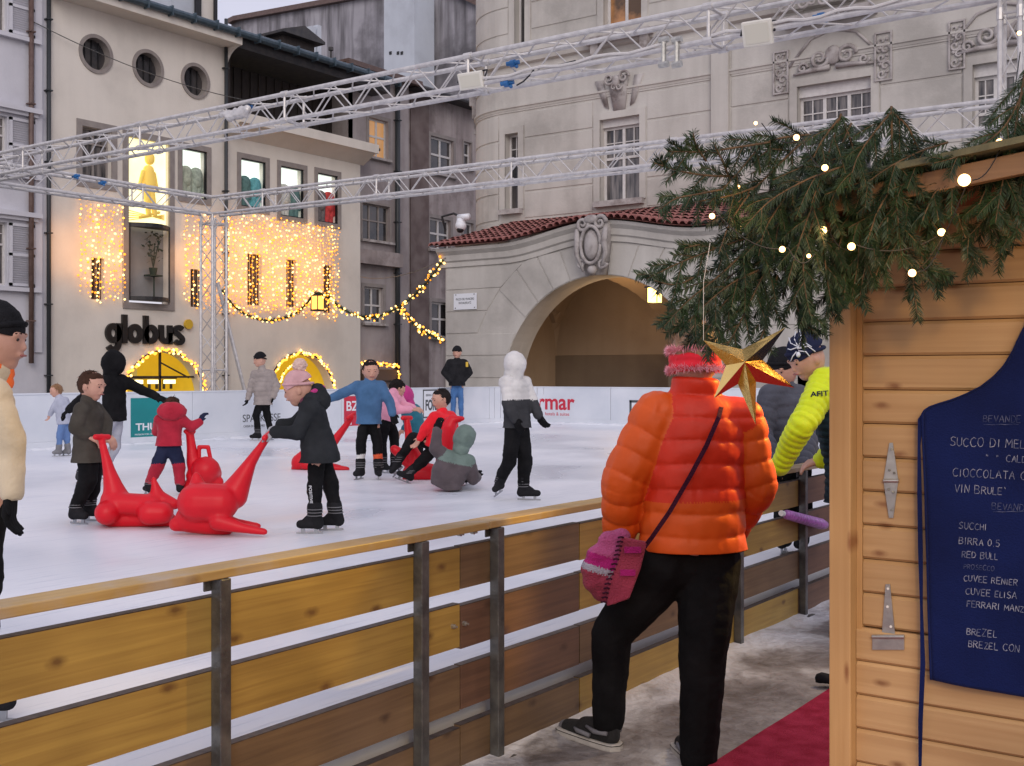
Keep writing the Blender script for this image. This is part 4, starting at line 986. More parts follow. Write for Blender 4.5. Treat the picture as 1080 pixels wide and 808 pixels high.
for k, u in enumerate((880, 1062)):
    w_ = mw[3+k]; ac = (w_[1]+w_[2])/2; zt_ = w_[4]+.55; mb = MB()
    for s in (-1, 1):
        scroll(mb, fm, ac+s*.42, zt_+.2, .3, .08, 1.5, s, .07); scroll(mb, fm, ac+s*.95, zt_-.02, .17, .08, 1.3, -s, .05); mb.path([fm(ac+s*.1, zt_-.1, .06), fm(ac+s*.7, zt_-.12, .08), fm(ac+s*1.25, zt_-.18, .06)], [.09, .07, .03])
    mb.ico(fm(ac, zt_+.25, .06), .3, 2, (.9, .35, 1.0)); mb.path([fm(ac-1.4, zt_+.1, .03), fm(ac-.7, zt_+.85, .05), fm(ac, zt_+1.05, .06), fm(ac+.7, zt_+.85, .05), fm(ac+1.4, zt_+.1, .03)], .05)
    mb.build('cartouche', M['ornament'], TH, smooth=True)
w_ = mw[6]; mb = MB()
bar(mb, fm, w_[1]-.6, w_[2]+.6, w_[3]-.5, w_[3]-.35, 0, .8)
for i in range(9): scroll(mb, fm, w_[1]-.4+i*(w_[2]-w_[1]+.8)/8, w_[3]+.02, .18, .7, 1.2, 1 if i % 2 else -1, .05)
bar(mb, fm, w_[1]-.6, w_[2]+.6, w_[3]+.28, w_[3]+.38, .62, .8)
mb.build('carved_balcony', M['ornament'], TH)
# ledge at the left corner over the tiles
course(6.35, 6.55, .9, 'corner_ledge', 'surround', TH, XC-RC*PI/2-1, XC+.3)
# ================================================================= PORTICO (Y = 29.3)
PY = 29.3; PXL = onY(470, 400, PY).x
def fp(a, z, d=0): return (a, PY-d, z)
def px_(u): return onY(u, 300, PY).x
AC = (px_(632)); AR = AC-px_(530.5); AZ = onY(632, 290, PY).z-AR
PXR = AC+6.2
def ztop(a):
    t = (a-AC)/3.6; return 5.62 + (0.46*(0.5+0.5*math.cos(PI*t)) if abs(t) < 1 else 0)
PO = thing('arcade_porch', 'grooved cream porch with wide arch and red tiled top joined to the corner palace', 'porch', (AC, PY, GZ))
TH['_x'] = 1; del TH['_x']
mb = MB()
wall_mesh(mb, fp, PXL, PXR, GZ, 5.25, [('arch', AC, AZ, AR, GZ)], 0, 1.1)
N_ = 60
for i in range(N_):
    a0 = PXL+(PXR-PXL)*i/N_; a1 = PXL+(PXR-PXL)*(i+1)/N_
    mb.face([fp(a0, 5.25), fp(a1, 5.25), fp(a1, ztop(a1)), fp(a0, ztop(a0))])
mb.face([(PXL, PY, GZ), (PXL, MY+1.5, GZ), (PXL, MY+1.5, 5.6), (PXL, PY, 5.6)])
mb.face([(PXR, PY, GZ), (PXR, MY, GZ), (PXR, MY, 5.6), (PXR, PY, 5.6)])
# grooved courses either side of the arch, voussoirs round it
RV = AR+1.35
def strip(P0, P1, P2, P3, d=.028, c=.02):
    m_ = (V(*P0, 0)+V(*P1, 0)+V(*P2, 0)+V(*P3, 0))/4
    Q = []
    for p in (P0, P1, P2, P3):
        v_ = V(*p, 0); w__ = v_ + (m_-v_).normalized()*c*1.5; Q.append((w__.x, w__.y))
    P = (P0, P1, P2, P3); mb.face([fp(*q, d) for q in Q])
    for i in range(4): mb.face([fp(*P[i], 0), fp(*P[(i+1) % 4], 0), fp(*Q[(i+1) % 4], d), fp(*Q[i], d)])
CH = .72; zz = GZ; kz = 0
while zz < 5.0:
    z0, z1 = zz+.02, zz+CH-.02
    def xa(z, R_=AR): 
        dz = z-AZ
        return math.sqrt(max(0, R_*R_-dz*dz)) if dz > 0 else R_
    if z1 < AZ+AR*.62:
        strip((PXL+.03, z0), (AC-xa(z0)-.03, z0), (AC-xa(z1)-.03, z1), (PXL+.03, z1)); strip((AC+xa(z0)+.03, z0), (PXR-.03, z0), (PXR-.03, z1), (AC+xa(z1)+.03, z1))
    else:
        z1 = min(z1, 5.0)
        R2 = RV
        if AC-xa(z0, R2)-.2 > PXL and z1-z0 > .1:
            strip((PXL+.03, z0), (AC-xa(z0, R2)-.03, z0), (AC-xa(z1, R2)-.03, z1), (PXL+.03, z1)); strip((AC+xa(z0, R2)+.03, z0), (PXR-.03, z0), (PXR-.03, z1), (AC+xa(z1, R2)+.03, z1))
    zz += CH
th0 = math.asin(.66); nv = 9
for i in range(nv):
    t0 = th0+(PI-2*th0)*i/nv; t1 = th0+(PI-2*th0)*(i+1)/nv
    if i == nv//2: continue
    P = [(AC+AR*1.008*math.cos(t0+.006), AZ+AR*1.008*math.sin(t0+.006)), (AC+RV*math.cos(t0+.005), min(5.0, AZ+RV*math.sin(t0+.005))), (AC+RV*math.cos(t1-.005), min(5.0, AZ+RV*math.sin(t1-.005))), (AC+AR*1.008*math.cos(t1-.006), AZ+AR*1.008*math.sin(t1-.006))]
    tm = (t0+t1)/2; n3 = 4
    for j in range(n3):
        ta, tb = t0+(t1-t0)*j/n3, t0+(t1-t0)*(j+1)/n3; ta += .006 if j == 0 else 0; tb -= .006 if j == n3-1 else 0
        q = [(AC+AR*1.006*math.cos(ta), AZ+AR*1.006*math.sin(ta)), (AC+RV*math.cos(ta), min(5.0+.35*math.sin(ta)**6, AZ+RV*math.sin(ta))), (AC+RV*math.cos(tb), min(5.0+.35*math.sin(tb)**6, AZ+RV*math.sin(tb))), (AC+AR*1.006*math.cos(tb), AZ+AR*1.006*math.sin(tb))]
        mb.face([fp(*p, .028) for p in q]); mb.face([fp(*q[0], .028), fp(*q[3], .028), fp(*q[3], 0), fp(*q[0], 0)])
        if j == 0: mb.face([fp(*q[0], .028), fp(*q[1], .028), fp(*q[1], 0), fp(*q[0], 0)])
        if j == n3-1: mb.face([fp(*q[3], .028), fp(*q[2], .028), fp(*q[2], 0), fp(*q[3], 0)])
mb.build('wall', M['stone'], PO)
# cornice following the curved top
mb = MB(); pr = [(0.0, -.62), (.06, -.60), (.06, -.45), (.12, -.40), (.14, -.22), (.26, -.10), (.30, 0.0), (-.3, .02)]
for i in range(N_+2):
    a0 = PXL-.2+(PXR-PXL+.4)*i/(N_+2); a1 = PXL-.2+(PXR-PXL+.4)*(i+1)/(N_+2)
    for j in range(len(pr)-1): mb.face([fp(a0, ztop(a0)+pr[j][1], pr[j][0]), fp(a1, ztop(a1)+pr[j][1], pr[j][0]), fp(a1, ztop(a1)+pr[j+1][1], pr[j+1][0]), fp(a0, ztop(a0)+pr[j+1][1], pr[j+1][0])])
    if i == 0:
        mb.face([fp(a0, ztop(a0)+q[1], q[0]) for q in pr])
mb.build('cornice', M['stone'], PO)
# barrel tiles
mb = MB(); a = PXL-.28; NR = 9; rr2 = random.Random(2)
ZB = 6.95
while a < PXR+.2:
    for r_ in range(NR):
        t0, t1 = r_/NR, (r_+1.12)/NR; k0 = t0; k1 = min(1.02, t1)
        y0 = PY-.42 + (MY+.15-PY+.42)*k0; y1 = PY-.42+(MY+.15-PY+.42)*k1
        zz0 = ztop(a)+.10+(ZB-ztop(a))*k0; zz1 = ztop(a)+.06+(ZB-ztop(a))*k1; j = rr2.uniform(-.012, .012); w = .115+rr2.uniform(-.006, .006)
        ring = []
        for (yy, z_, ww) in ((y0, zz0, w*1.08), (y1, zz1, w*.92)):
            ring.append([(a+j+ww*math.cos(PI*i/6), yy, z_+ww*.9*math.sin(PI*i/6)) for i in range(7)])
        vs = ring[0]+ring[1]; mb.add(vs, [(i, i+1, 8+i, 7+i) for i in range(6)])
        if r_ == 0:
            inner = [(a+j+w*.8*math.cos(PI*i/6), y0, zz0+w*.68*math.sin(PI*i/6)) for i in range(7)]
            mb.add(ring[0]+inner, [(i, i+1, 8+i, 7+i) for i in range(6)])
    a += .235
for i in range(N_):
    a0 = PXL-.3+(PXR-PXL+.5)*i/N_; a1 = PXL-.3+(PXR-PXL+.5)*(i+1)/N_
    mb.face([(a0, PY-.40, ztop(a0)+.05), (a1, PY-.40, ztop(a1)+.05), (a1, MY, ZB+.0), (a0, MY, ZB+.0)])
mb.build('tiled_roof', M['tile'], PO)
# coat of arms
mb = MB(); zk = AZ+AR; wk = .48
mb.prism([fp(AC-.30, zk-.02, .3), fp(AC+.30, zk-.02, .3), fp(AC+.52, zk+1.5, .42), fp(AC-.52, zk+1.5, .42)], (0, .42, 0))
for s in (-1, 1):
    scroll(mb, fp, AC+s*.30, zk+1.50, .22, .46, 1.5, s, .07); scroll(mb, fp, AC+s*.36, zk+.30, .16, .42, 1.3, -s, .06)
    mb.path([fp(AC+s*.50, zk+1.35, .45), fp(AC+s*.46, zk+.95, .5), fp(AC+s*.50, zk+.6, .46), fp(AC+s*.30, zk+.1, .42)], [.07, .10, .08, .04])
mb.ico(fp(AC, zk+1.62, .46), .2, 2, (1.3, .6, .7)); mb.ico(fp(AC, zk+.12, .40), .15, 2)
mb.build('coat_of_arms', M['ornament'], PO, smooth=True)
mb = MB(); mb.ico(fp(AC, zk+.86, .43), .30, 3, (.85, .42, 1.5)); P = [fp(AC+.34*math.cos(x), zk+.86+.55*math.sin(x), .50) for x in [2*PI*i/30 for i in range(31)]]; mb.path(P, .055, 6); mb.build('shield', M['ornament'], PO, smooth=True)
# vaulted inside of the arcade: side piers, back wall with dado, groin lunettes
PB = MY-.06
mb = MB(); xl, xr = AC-AR-.9, AC+AR+.9
mb.face([(xl, PB, 2.15), (xr, PB, 2.15), (xr, PB, 5.3), (xl, PB, 5.3)])
mb.face([(xl, PY+1.1, GZ), (xl, PB, GZ), (xl, PB, 5.3), (xl, PY+1.1, 5.3)]); mb.face([(xr, PY+1.1, GZ), (xr, PB, GZ), (xr, PB, 5.3), (xr, PY+1.1, 5.3)])
# two groin bays drawn as real pointed shells
nb = 2; wb = (xr-xl)/nb; nn = 12
def vz(x, y):
    lx = ((x-xl) % wb)/wb; ly = (y-(PY+1.1))/(PB-PY-1.1)
    hx = math.sqrt(max(0, 1-(2*lx-1)**2)); hy = math.sqrt(max(0, 1-min(1, max(0, ly))**2))
    return 2.3+2.55*max(hx, hy)
gx = [xl+(xr-xl)*i/48+(1e-4 if i == 0 else -1e-4 if i == 48 else 0) for i in range(49)]; gyy = [PY+1.1+(PB-PY-1.1)*i/24 for i in range(25)]
for i in range(48):
    for j in range(24): mb.face([(x_, y_, vz(x_, y_)) for x_, y_ in ((gx[i], gyy[j]), (gx[i+1], gyy[j]), (gx[i+1], gyy[j+1]), (gx[i], gyy[j+1]))])
mb.build('vault', M['arcade'], PO, recalc=False)
mb = MB(); mb.face([(xl+.001, PB-.04, GZ), (xr-.001, PB-.04, GZ), (xr-.001, PB-.04, 2.15), (xl+.001, PB-.04, 2.15)]); mb.face([(xl, PB-.04, 2.15), (xr, PB-.04, 2.15), (xr, PB, 2.17), (xl, PB, 2.17)])
mb.build('dado', M['arcade_low'], PO)
mb = MB(); mb.box(AC+1.25, AC+1.75, PB-2.4, PB-.05, GZ, 4.2); mb.build('pier', M['arcade_low'], PO)
# plaque
t = thing('street_plaque', 'small white enamel plaque screwed to the porch wall above the guard', 'sign', fp(px_(492), 3.8))
q0, q1 = onY(480, 327, PY), onY(504, 309, PY); mb = MB(); mb.box(q0.x, q1.x, PY-.075, PY-.05, q0.z, q1.z); mb.build('plate', M['vinyl_white'], t)
w_ = q1.x-q0.x
for s, dz, k in (('PIAZZA DEL MUNICIPIO', .58, .108), ('RATHAUSPLATZ', .34, .108)):
    text(s, k*.98, M['vinyl_grey'], frame_mat(((q0.x+q1.x)/2, PY-.079, q0.z+(q1.z-q0.z)*dz), (1,0,0), (0,0,1)), t, 'lettering', .001, 0, 'CENTER', sx=.66)
for a, b in ((.08, .1), (.92, .1), (.1, .93), (.9, .93)): mb = MB(); mb.ico((q0.x+w_*a, PY-.08, q0.z+(q1.z-q0.z)*b), .02, 1); mb.build('screw', M['black'], t)
# security camera on a bracket above the porch corner
t = thing('security_camera', 'white dome camera on a bracket above the porch corner', 'camera', onY(486, 236, PY+1.0))
p = onY(486, 240, PY+1.0); mb = MB(); mb.path([p+V(-.9, .3, .0), p+V(-.9, .1, .45), p+V(-.3, 0, .5), p+V(0, 0, .35)], .04); mb.build('bracket', M['black'], t)
mb = MB(); mb.tube(p+V(0,0,.3), p+V(0,0,.05), .13, .19, 14); mb.tube(p+V(-.1,0,.34), p+V(.35,0,.34), .11, .11, 12); mb.ico(p+V(0,0,.06), .19, 3); mb.build('housing', M['vinyl_white'], t, smooth=True)
mb = MB(); mb.ico(p+V(0,-.03,-.06), .13, 3); mb.build('lens_dome', M['black'], t, smooth=True)
# arcade lantern
p = onY(690.5, 311, PY+.2); t = thing('wall_lantern', 'glowing square lantern hanging in the porch arch', 'lantern', p)
mb = MB(); mb.box(p.x-.15, p.x+.15, p.y-.15, p.y+.15, p.z-.22, p.z+.2); mb.build('lantern_glass', M['lantern_glass'], t)
mb = MB(); mb.prism([(p.x-.22, p.y-.22, p.z+.2), (p.x+.22, p.y-.22, p.z+.2), (p.x+.22, p.y+.22, p.z+.2), (p.x-.22, p.y+.22, p.z+.2)], (0,0,.05)); mb.tube(p+V(0,0,.25), p+V(0,0,.9), .015)
for sx in (-.16, .16):
    for sy in (-.16, .16): mb.tube(p+V(sx, sy, -.24), p+V(sx, sy, .2), .015)
mb.build('lantern_cage', M['black'], t)
l = bpy.data.lights.new('arcade_lamp', 'POINT'); l.energy = 45; l.color = (1, .62, .3); l.shadow_soft_size = .2; lo = bpy.data.objects.new('arcade_lamp', l); COL.objects.link(lo); lo.location = (AC-.5, PB-2.5, 3.6)
# round town hall side garland end etc: lit evergreen garlands
def garland(label, P, n, seed, fat=.13, sag=True, u=None):
    rr = random.Random(seed); t = thing('lit_garland', label, 'garland', P[0], 'evergreen garlands with warm bulbs')
    pts = []
    for i in range(len(P)-1):
        for k in range(14): pts.append(P[i].lerp(P[i+1], k/14))
    pts.append(P[-1])
    def at(s):
        x = s*(len(pts)-1); i = min(int(x), len(pts)-2); return pts[i].lerp(pts[i+1], x-i)
    mb = MB(); mb.path(pts, .03, 5)
    L_ = sum((pts[i+1]-pts[i]).length for i in range(len(pts)-1))
    for k in range(int(L_*150)):
        p = at(rr.random()); d = V(rr.gauss(0,1), rr.gauss(0,1), rr.gauss(0,1)).normalized(); e = d.orthogonal()*.012; q = p+d*rr.uniform(fat*.6, fat*1.3); mb.face([p+e, p-e, q])
    g = mb.build('greenery', M['needle'], t)
    for k in range(n):
        p = at((k+rr.random())/n); d = V(rr.gauss(0,1), rr.gauss(0,1), rr.gauss(0,1)).normalized()*fat*rr.uniform(.5, 1.25)
        bulb(p+d, rr.choice(['led_hot','led_warm','led_hot','led_amber']), rr.choice([.034,.042,.05]), t)
def G(L_):
    out = []
    for (u, v, D) in L_: out.append(pix(u, v, D))
    # catmull-rom densify
    res = []
    for i in range(len(out)-1):
        p0 = out[max(0, i-1)]; p1 = out[i]; p2 = out[i+1]; p3 = out[min(len(out)-1, i+2)]
        for k in range(4):
            s = k/4; res.append(0.5*((2*p1)+(p2-p0)*s+(2*p0-5*p1+4*p2-p3)*s*s+(3*p1-p0-3*p2+p3)*s**3))
    return res+[out[-1]]
garland('left lit garland sagging from the drainpipe to the amber lantern', G([(234, 306, 46), (246, 322, 45), (262, 333, 44.4), (283, 338, 44), (304, 334, 43.6), (320, 324, 43.3), (331, 309, 43)]), 100, 21)
garland('lit garland rising from the amber lantern to the porch corner', G([(331, 309, 43), (345, 312, 42.4), (356, 322, 42), (374, 332, 41.4), (396, 334, 40.8), (421, 324, 40), (440, 308, 39), (455, 292, 38.2), (467, 274, 37.4)]), 100, 22)
garland('short lit garland hanging off below the porch corner', G([(424, 325, 40), (432, 336, 39.5), (444, 348, 39), (456, 354, 38.4), (466, 357, 37.8)]), 60, 23)
garland('straight lit garland running down the dark downpipe', G([(239.5, 226, 46.6), (240, 260, 46.6), (239.5, 306, 46.6)]), 60, 24, .07)
p = pix(335, 318, 42.9); t = thing('hanging_lantern', 'amber lit lantern hanging where two garlands meet', 'lantern', p)
mb = MB(); mb.prism([p+V(-.16,-.16,-.3), p+V(.16,-.16,-.3), p+V(.16,.16,-.3), p+V(-.16,.16,-.3)], (0,0,.5)); M['amber_glass'] = led('amber_glass', (1.0,.42,.08), 2.2); mb.build('lantern_glass', M['amber_glass'], t)
mb = MB(); mb.tube(p+V(0,0,.2), p+V(0,0,.36), .26, .04, 4)
for sx in (-.17,.17):
    for sy in (-.17,.17): mb.tube(p+V(sx,sy,-.32), p+V(sx,sy,.2), .02)
mb.box(p.x-.19, p.x+.19, p.y-.19, p.y+.19, p.z-.36, p.z-.3); mb.build('lantern_cage', M['dark_wood'], t)
# thin wires over the square
def wire(label, P, r=.012):
    mb = MB(); mb.path(P, r, 5); tag(mb.build('wire', M['steel']), label, 'wire')
def sagw(a, b, s): return [a.lerp(b, k/16)-V(0,0,s*4*(k/16)*(1-k/16)) for k in range(17)]
wire('thin wire from the bluish house past the round windows to the gable', sagw(pix(35, 23, 41), pix(300, 112, 50), .5), .018)
wire('thin cable above the garland from the shop to the palace', sagw(pix(380, 292, 52), pix(470, 272, 37.3), .3), .014)
# ================================================================= TRUSSES
def truss(name, label, A, B, sec=.30, parent_cat='truss', updir=UP, r=.029, braces=.34, joints=3.0):
    A = Vector(A); B = Vector(B); d = (B-A); L_ = d.length; d.normalize(); up = (updir-d*updir.dot(d)).normalized(); sd = d.cross(up)
    t = thing(name, label, parent_cat, tuple(A), 'lattice trusses over the rink'); h = sec/2
    cor = [up*h+sd*h, up*h-sd*h, -up*h-sd*h, -up*h+sd*h]
    for c in cor:
        mb = MB(); mb.tube(A+c, B+c, r, n=10); mb.build('chord', M['alu'], t, smooth=False)
    mb = MB(); n = int(L_/braces)
    for f in range(4):
        c0, c1 = cor[f], cor[(f+1) % 4]
        for k in range(n):
            s0, s1 = L_*k/n, L_*(k+1)/n
            a, b = (c0, c1) if k % 2 == 0 else (c1, c0); mb.tube(A+d*s0+a, A+d*s1+b, r*.34, n=6)
    mb.build('bracing', M['alu'], t)
    k = joints*.55
    while k < L_:
        mb = MB()
        for i in range(4):
            mb.tube(A+d*(k-.05)+cor[i], A+d*(k+.05)+cor[i], r*1.45, n=8); mb.tube(A+d*k+cor[i], A+d*k+cor[(i+1) % 4], r*.6, n=6)
        mb.build('joint_frame', M['alu'], t); k += joints
    return t
TZ = 4.95; TX = -18.6; T2Y = 15.5; T1Y = 10.45
truss('roof_truss', 'upper long aluminium truss crossing the picture with the square floodlights', (TX, T1Y, TZ), (-1.9, T1Y, TZ+.02), .34)
truss('roof_truss', 'lower aluminium truss crossing behind the palace windows', (TX, T2Y, TZ), (-1.9, T2Y, TZ-.15), .34)
truss('roof_truss', 'side aluminium truss running back to the lattice tower', (TX, 3.0, TZ), (TX, T2Y-.2, TZ), .34)
truss('lattice_tower', 'aluminium lattice tower standing behind the boards under the truss corner', (TX, T2Y, GZ), (TX, T2Y, TZ-.18), .36, 'tower', V(1,0,0))
truss('lattice_tower', 'slim lattice mast behind the fir branches at the right edge', (-2.18, T1Y, GZ), (-2.18, T1Y, 6.2), .16, 'tower', V(1,0,0), r=.02, braces=.3)
# tower feet and brace
t = thing('tower_foot', 'slanted steel brace propping the lattice tower', 'brace', (TX, T2Y, GZ)); mb = MB(); mb.tube((TX, T2Y+.1, 3.4), (TX+.2, T2Y+.9, .4), .04); mb.build('strut', M['alu'], t)
mb = MB(); mb.box(TX-.5, TX+.6, T2Y-.5, T2Y+1.1, GZ, .15); mb.build('ballast', M['surround'], t)
def flood(label, u, v, Y0, w=.30, h=.24):
    p = onY(u, v, Y0); t = thing('floodlight', label, 'floodlight', p, 'square floodlights on the upper truss'); up = (UP+V(0,-.55,0)*.2).normalized(); n = V(.12, -.92, -.38).normalized(); x = V(1, .1, 0); x = (x-n*x.dot(n)).normalized(); y = x.cross(n); y = y if y.z > 0 else -y
    mb = MB(); mb.obox(lambda a, b, c: p+x*a+y*b+n*c, -w/2, w/2, -h/2, h/2, -.03, .03); mb.build('housing', M['white_plastic'], t, bevel=.012)
    mb = MB(); mb.obox(lambda a, b, c: p+x*a+y*b+n*c, -w/2+.03, w/2-.03, -h/2+.03, h/2-.03, .031, .034); mb.build('glass_front', mat('flood_glass', (.66,.64,.54), .3), t)
    mb = MB(); mb.path([p-x*w*.56, p-x*w*.56-n*.1+y*.08, p+x*w*.56-n*.1+y*.08, p+x*w*.56], .012); mb.build('yoke', M['black'], t)
flood('off-white square floodlight on the upper truss left of the palace corner', 497, 85, T1Y-.22, .31, .19); flood('off-white square floodlight on the upper truss above the carved panels', 799, 35, T1Y-.22, .29, .24)
# covered lamp body with blue clamp at left
p = onY(247, 122, T1Y-.2); t = thing('wrapped_lamp', 'lamp wrapped in pale plastic hanging under the upper truss', 'lamp', p)
blob('wrapping', [C(p+V(-.26,0,.04), .04, p+V(.26,0,.05), .05), C(p+V(-.1,0,-.01), .06, p+V(.2,0,.0), .06)], M['alu'], t, .016, 2, .02, 14)
for (u, v, Y0, lab) in ((261, 114, T1Y-.1, 'blue clamp on top of the wrapped lamp'), (535, 88, T1Y-.15, 'blue clamp beside the left floodlight'), (541, 67, T1Y+.1, 'pale blue clamp on the top chord above the left floodlight'), (866, 18, T1Y, 'blue clamp on the truss right of the upper floodlight'), (80, 186, T2Y+5, 'blue clamp at the far left on the side truss'), (108, 193, T2Y+5, 'second blue clamp along the side truss')):
    p = onY(u, v, Y0) if Y0 < 18 else onX(u, v, TX+.2); mb = MB(); mb.tube(p-V(.075,.02,0), p+V(.075,.02,.01), .026, n=10); mb.tube(p-V(.03,0,0), p+V(.03,0,0), .042, n=10); mb.ico(p+V(.05,0,-.04), .025, 1)
    tag(mb.build('clamp', M['blue_clamp']), lab, 'clamp')
t = thing('truss_coupler', 'pair of grey couplers joining the upper truss above the middle palace window', 'coupler', onY(706, 55, T1Y-.2))
for u in (700, 714):
    a = onY(u, 42, T1Y-.2); b = onY(u, 68, T1Y-.2); mb = MB(); mb.tube(a, b, .028, n=8); mb.tube(a-V(.05,0,0), a+V(.05,0,0), .035); mb.tube(b-V(.05,0,0), b+V(.05,0,0), .035); mb.build('coupler', M['silver_hinge'], t)
P = [onY(u, v, T1Y-.19) for u, v in ((545, 90), (552, 86), (560, 78), (564, 72), (585, 70), (607, 64))]; mb = MB(); mb.path(P, .009); tag(mb.build('cable', M['black']), 'black cable looping along the upper truss right of the floodlight', 'cable')
for k, (x0, x1) in enumerate(((-8.0, -5.4), (-4.9, -3.0))):
    mb = MB(); mb.path([(x0+(x1-x0)*i/12, T1Y-.2, TZ-.12+.02*math.sin(i*1.7)) for i in range(13)], .016); tag(mb.build('cable', M['white_frame']), ['white cable tied along the upper truss near the middle', 'white cable tied along the upper truss near the mast'][k], 'cable')
# ================================================================= FENCE
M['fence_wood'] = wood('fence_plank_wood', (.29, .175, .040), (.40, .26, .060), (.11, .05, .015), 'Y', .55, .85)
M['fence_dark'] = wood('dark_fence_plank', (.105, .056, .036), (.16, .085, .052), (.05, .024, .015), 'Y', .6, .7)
M['fence_mid'] = wood('shaded_fence_plank', (.125, .075, .040), (.19, .12, .062), (.055, .03, .018), 'Y', .6, .8)  # same planks, with shade put into the darker brown
M['cap_wood'] = wood('handrail_wood', (.38, .25, .09), (.48, .33, .13), (.14, .07, .03), 'Y', .45, .5, weather=(.40, .36, .33))
M['dark_edge'] = mat('dark_plank_edge', (.035,.024,.02), .5, (.07,.05,.04), 30)  # darker tone along the top edge of each plank
fen = thing('rink_fence', 'waist-high plank fence with steel posts and a wooden handrail round the rink', 'fence', (FX, 3, GZ))
def fy(u, v=600, X0=FX): return onX(u, v, X0).y
zt_ = [(.828, .662), (.602, .434), (.362, .190), (.128, -.035)]
breaks = [0.1, fy(482, 640), fy(608, 600), 7.0, 9.4, 11.8, 14.2, 18, 22.0]
# plank woods per panel row: lamplight and the woman's shadow painted into their tones
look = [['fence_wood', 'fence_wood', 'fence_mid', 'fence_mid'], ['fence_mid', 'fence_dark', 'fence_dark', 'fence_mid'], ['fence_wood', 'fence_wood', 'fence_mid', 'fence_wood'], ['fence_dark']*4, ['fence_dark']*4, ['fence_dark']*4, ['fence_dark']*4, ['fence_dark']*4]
rr = random.Random(9)
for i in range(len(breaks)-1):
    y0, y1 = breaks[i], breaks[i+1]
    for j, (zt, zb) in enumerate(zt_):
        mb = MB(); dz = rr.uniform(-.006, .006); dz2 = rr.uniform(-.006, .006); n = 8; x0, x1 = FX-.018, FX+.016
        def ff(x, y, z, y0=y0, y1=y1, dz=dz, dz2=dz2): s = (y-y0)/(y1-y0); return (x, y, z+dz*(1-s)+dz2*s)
        mb.obox(ff, x0, x1, y0+.004, y1-.004, zb, zt-.0015); mb.cur = 1; mb.obox(ff, x0-.0006, x1+.0006, y0+.0035, y1-.0035, zt-.0015, zt+.0015); mb.build('plank', [M[look[i][j]], M['dark_edge']], fen)
cb = [0.1, fy(505, 560)]+[fy(624, 540), 9.0, 12.0, 16.0, 22.0]
for i in range(len(cb)-1):
    mb = MB(); mb.box(-2.812, -2.700, cb[i]+.002, cb[i+1]-.002, .884+.0015*(i % 2), .914+.0015*(i % 2)); mb.build('handrail', M['cap_wood'], fen, bevel=.004)
posts = [(-60, -1), (234, 1), (445, 1), (525, 1), (652, 1), (780, 1), (848, 1)]
for u, _ in posts:
    y = fy(u, 700, -2.715); mb = MB(); mb.box(-2.740, -2.696, y-.021, y+.021, GZ, .883); mb.box(-2.7485, -2.7405, y-.045, y+.045, .845, .883)
    mb.box(-2.76, -2.66, y-.06, y+.06, GZ, GZ+.02); mb.build('post', M['steel'], fen, bevel=.003)
for k in range(7):
    y = 9.0+k*1.9; mb = MB(); mb.box(-2.740, -2.696, y-.026, y+.026, GZ, .883); mb.build('post', M['steel'], fen)
for (u, v) in ((477, 660.5), (489, 657.5), (484, 563), (498, 561)):
    p = onX(u, v, -2.74); mb = MB(); mb.tube(p-V(.004,0,0), p+V(.012,0,0), .010, n=6); mb.tube(p+V(.012,0,0), p+V(.024,0,0), .005, n=6); mb.build('bolt', M['silver_hinge'], fen)
# ================================================================= HUT
HY = 2.80
def hx(u): return onY(u, 600, HY).x
def hz(u, v, Y0=HY): return onY(u, v, Y0).z
M['hut_wood'] = wood('spruce_cladding', (.45, .275, .125), (.54, .35, .17), (.22, .10, .04), 'X', .5, .9)
M['hut_post'] = wood('spruce_corner_post', (.46, .26, .10), (.55, .335, .145), (.25, .10, .035), 'Z', .5, .9)
M['hut_red'] = wood('red_brown_timber', (.20, .055, .022), (.28, .085, .035), (.10, .03, .012), 'X', .55, .6)
hut = thing('market_hut', 'spruce wooden market hut with hinged front and fir-decked roof', 'hut', (hx(882), HY, GZ))
X0h, X1h = hx(882), .9
mb = MB(); mb.box(hx(882.5), hx(905), HY-.055, HY+.03, GZ+.0, 1.90); mb.build('corner_post', M['hut_post'], hut, bevel=.003)
mb = MB(); mb.box(hx(905)+.0005, hx(911), HY-.012, HY+.03, .60+.22, 1.90); mb.build('corner_strip', M['hut_post'], hut)
mb = MB(); mb.box(X0h+.0, X1h, HY+.012, HY+.05, GZ, 1.95); mb.box(X0h, X0h+.05, HY+.05, HY+1.9, GZ, 1.85); mb.build('frame', M['hut_red'], hut)
pit = .0835; zsplit = hz(950, 665)
k = 0; z = zsplit+.001
def plank_profile(mb, x0, x1, z0, z1, d):
    pr = [(HY+.01, z0), (HY-d+.006, z0), (HY-d, z0+.006), (HY-d, z1-.010), (HY-d+.008, z1-.002), (HY+.01, z1-.002)]
    mb.prism([(x0, y, z_) for y, z_ in pr], (x1-x0, 0, 0))
while z < 1.92:
    mb = MB(); plank_profile(mb, hx(911)+.001, X1h, z, z+pit, .008); mb.build('cladding_plank', M['hut_wood'], hut); z += pit
z = zsplit-.001
while z > GZ:
    mb = MB(); plank_profile(mb, hx(905)+.001, X1h, z-pit, z, .016); mb.build('cladding_plank', M['hut_wood'], hut); z -= pit
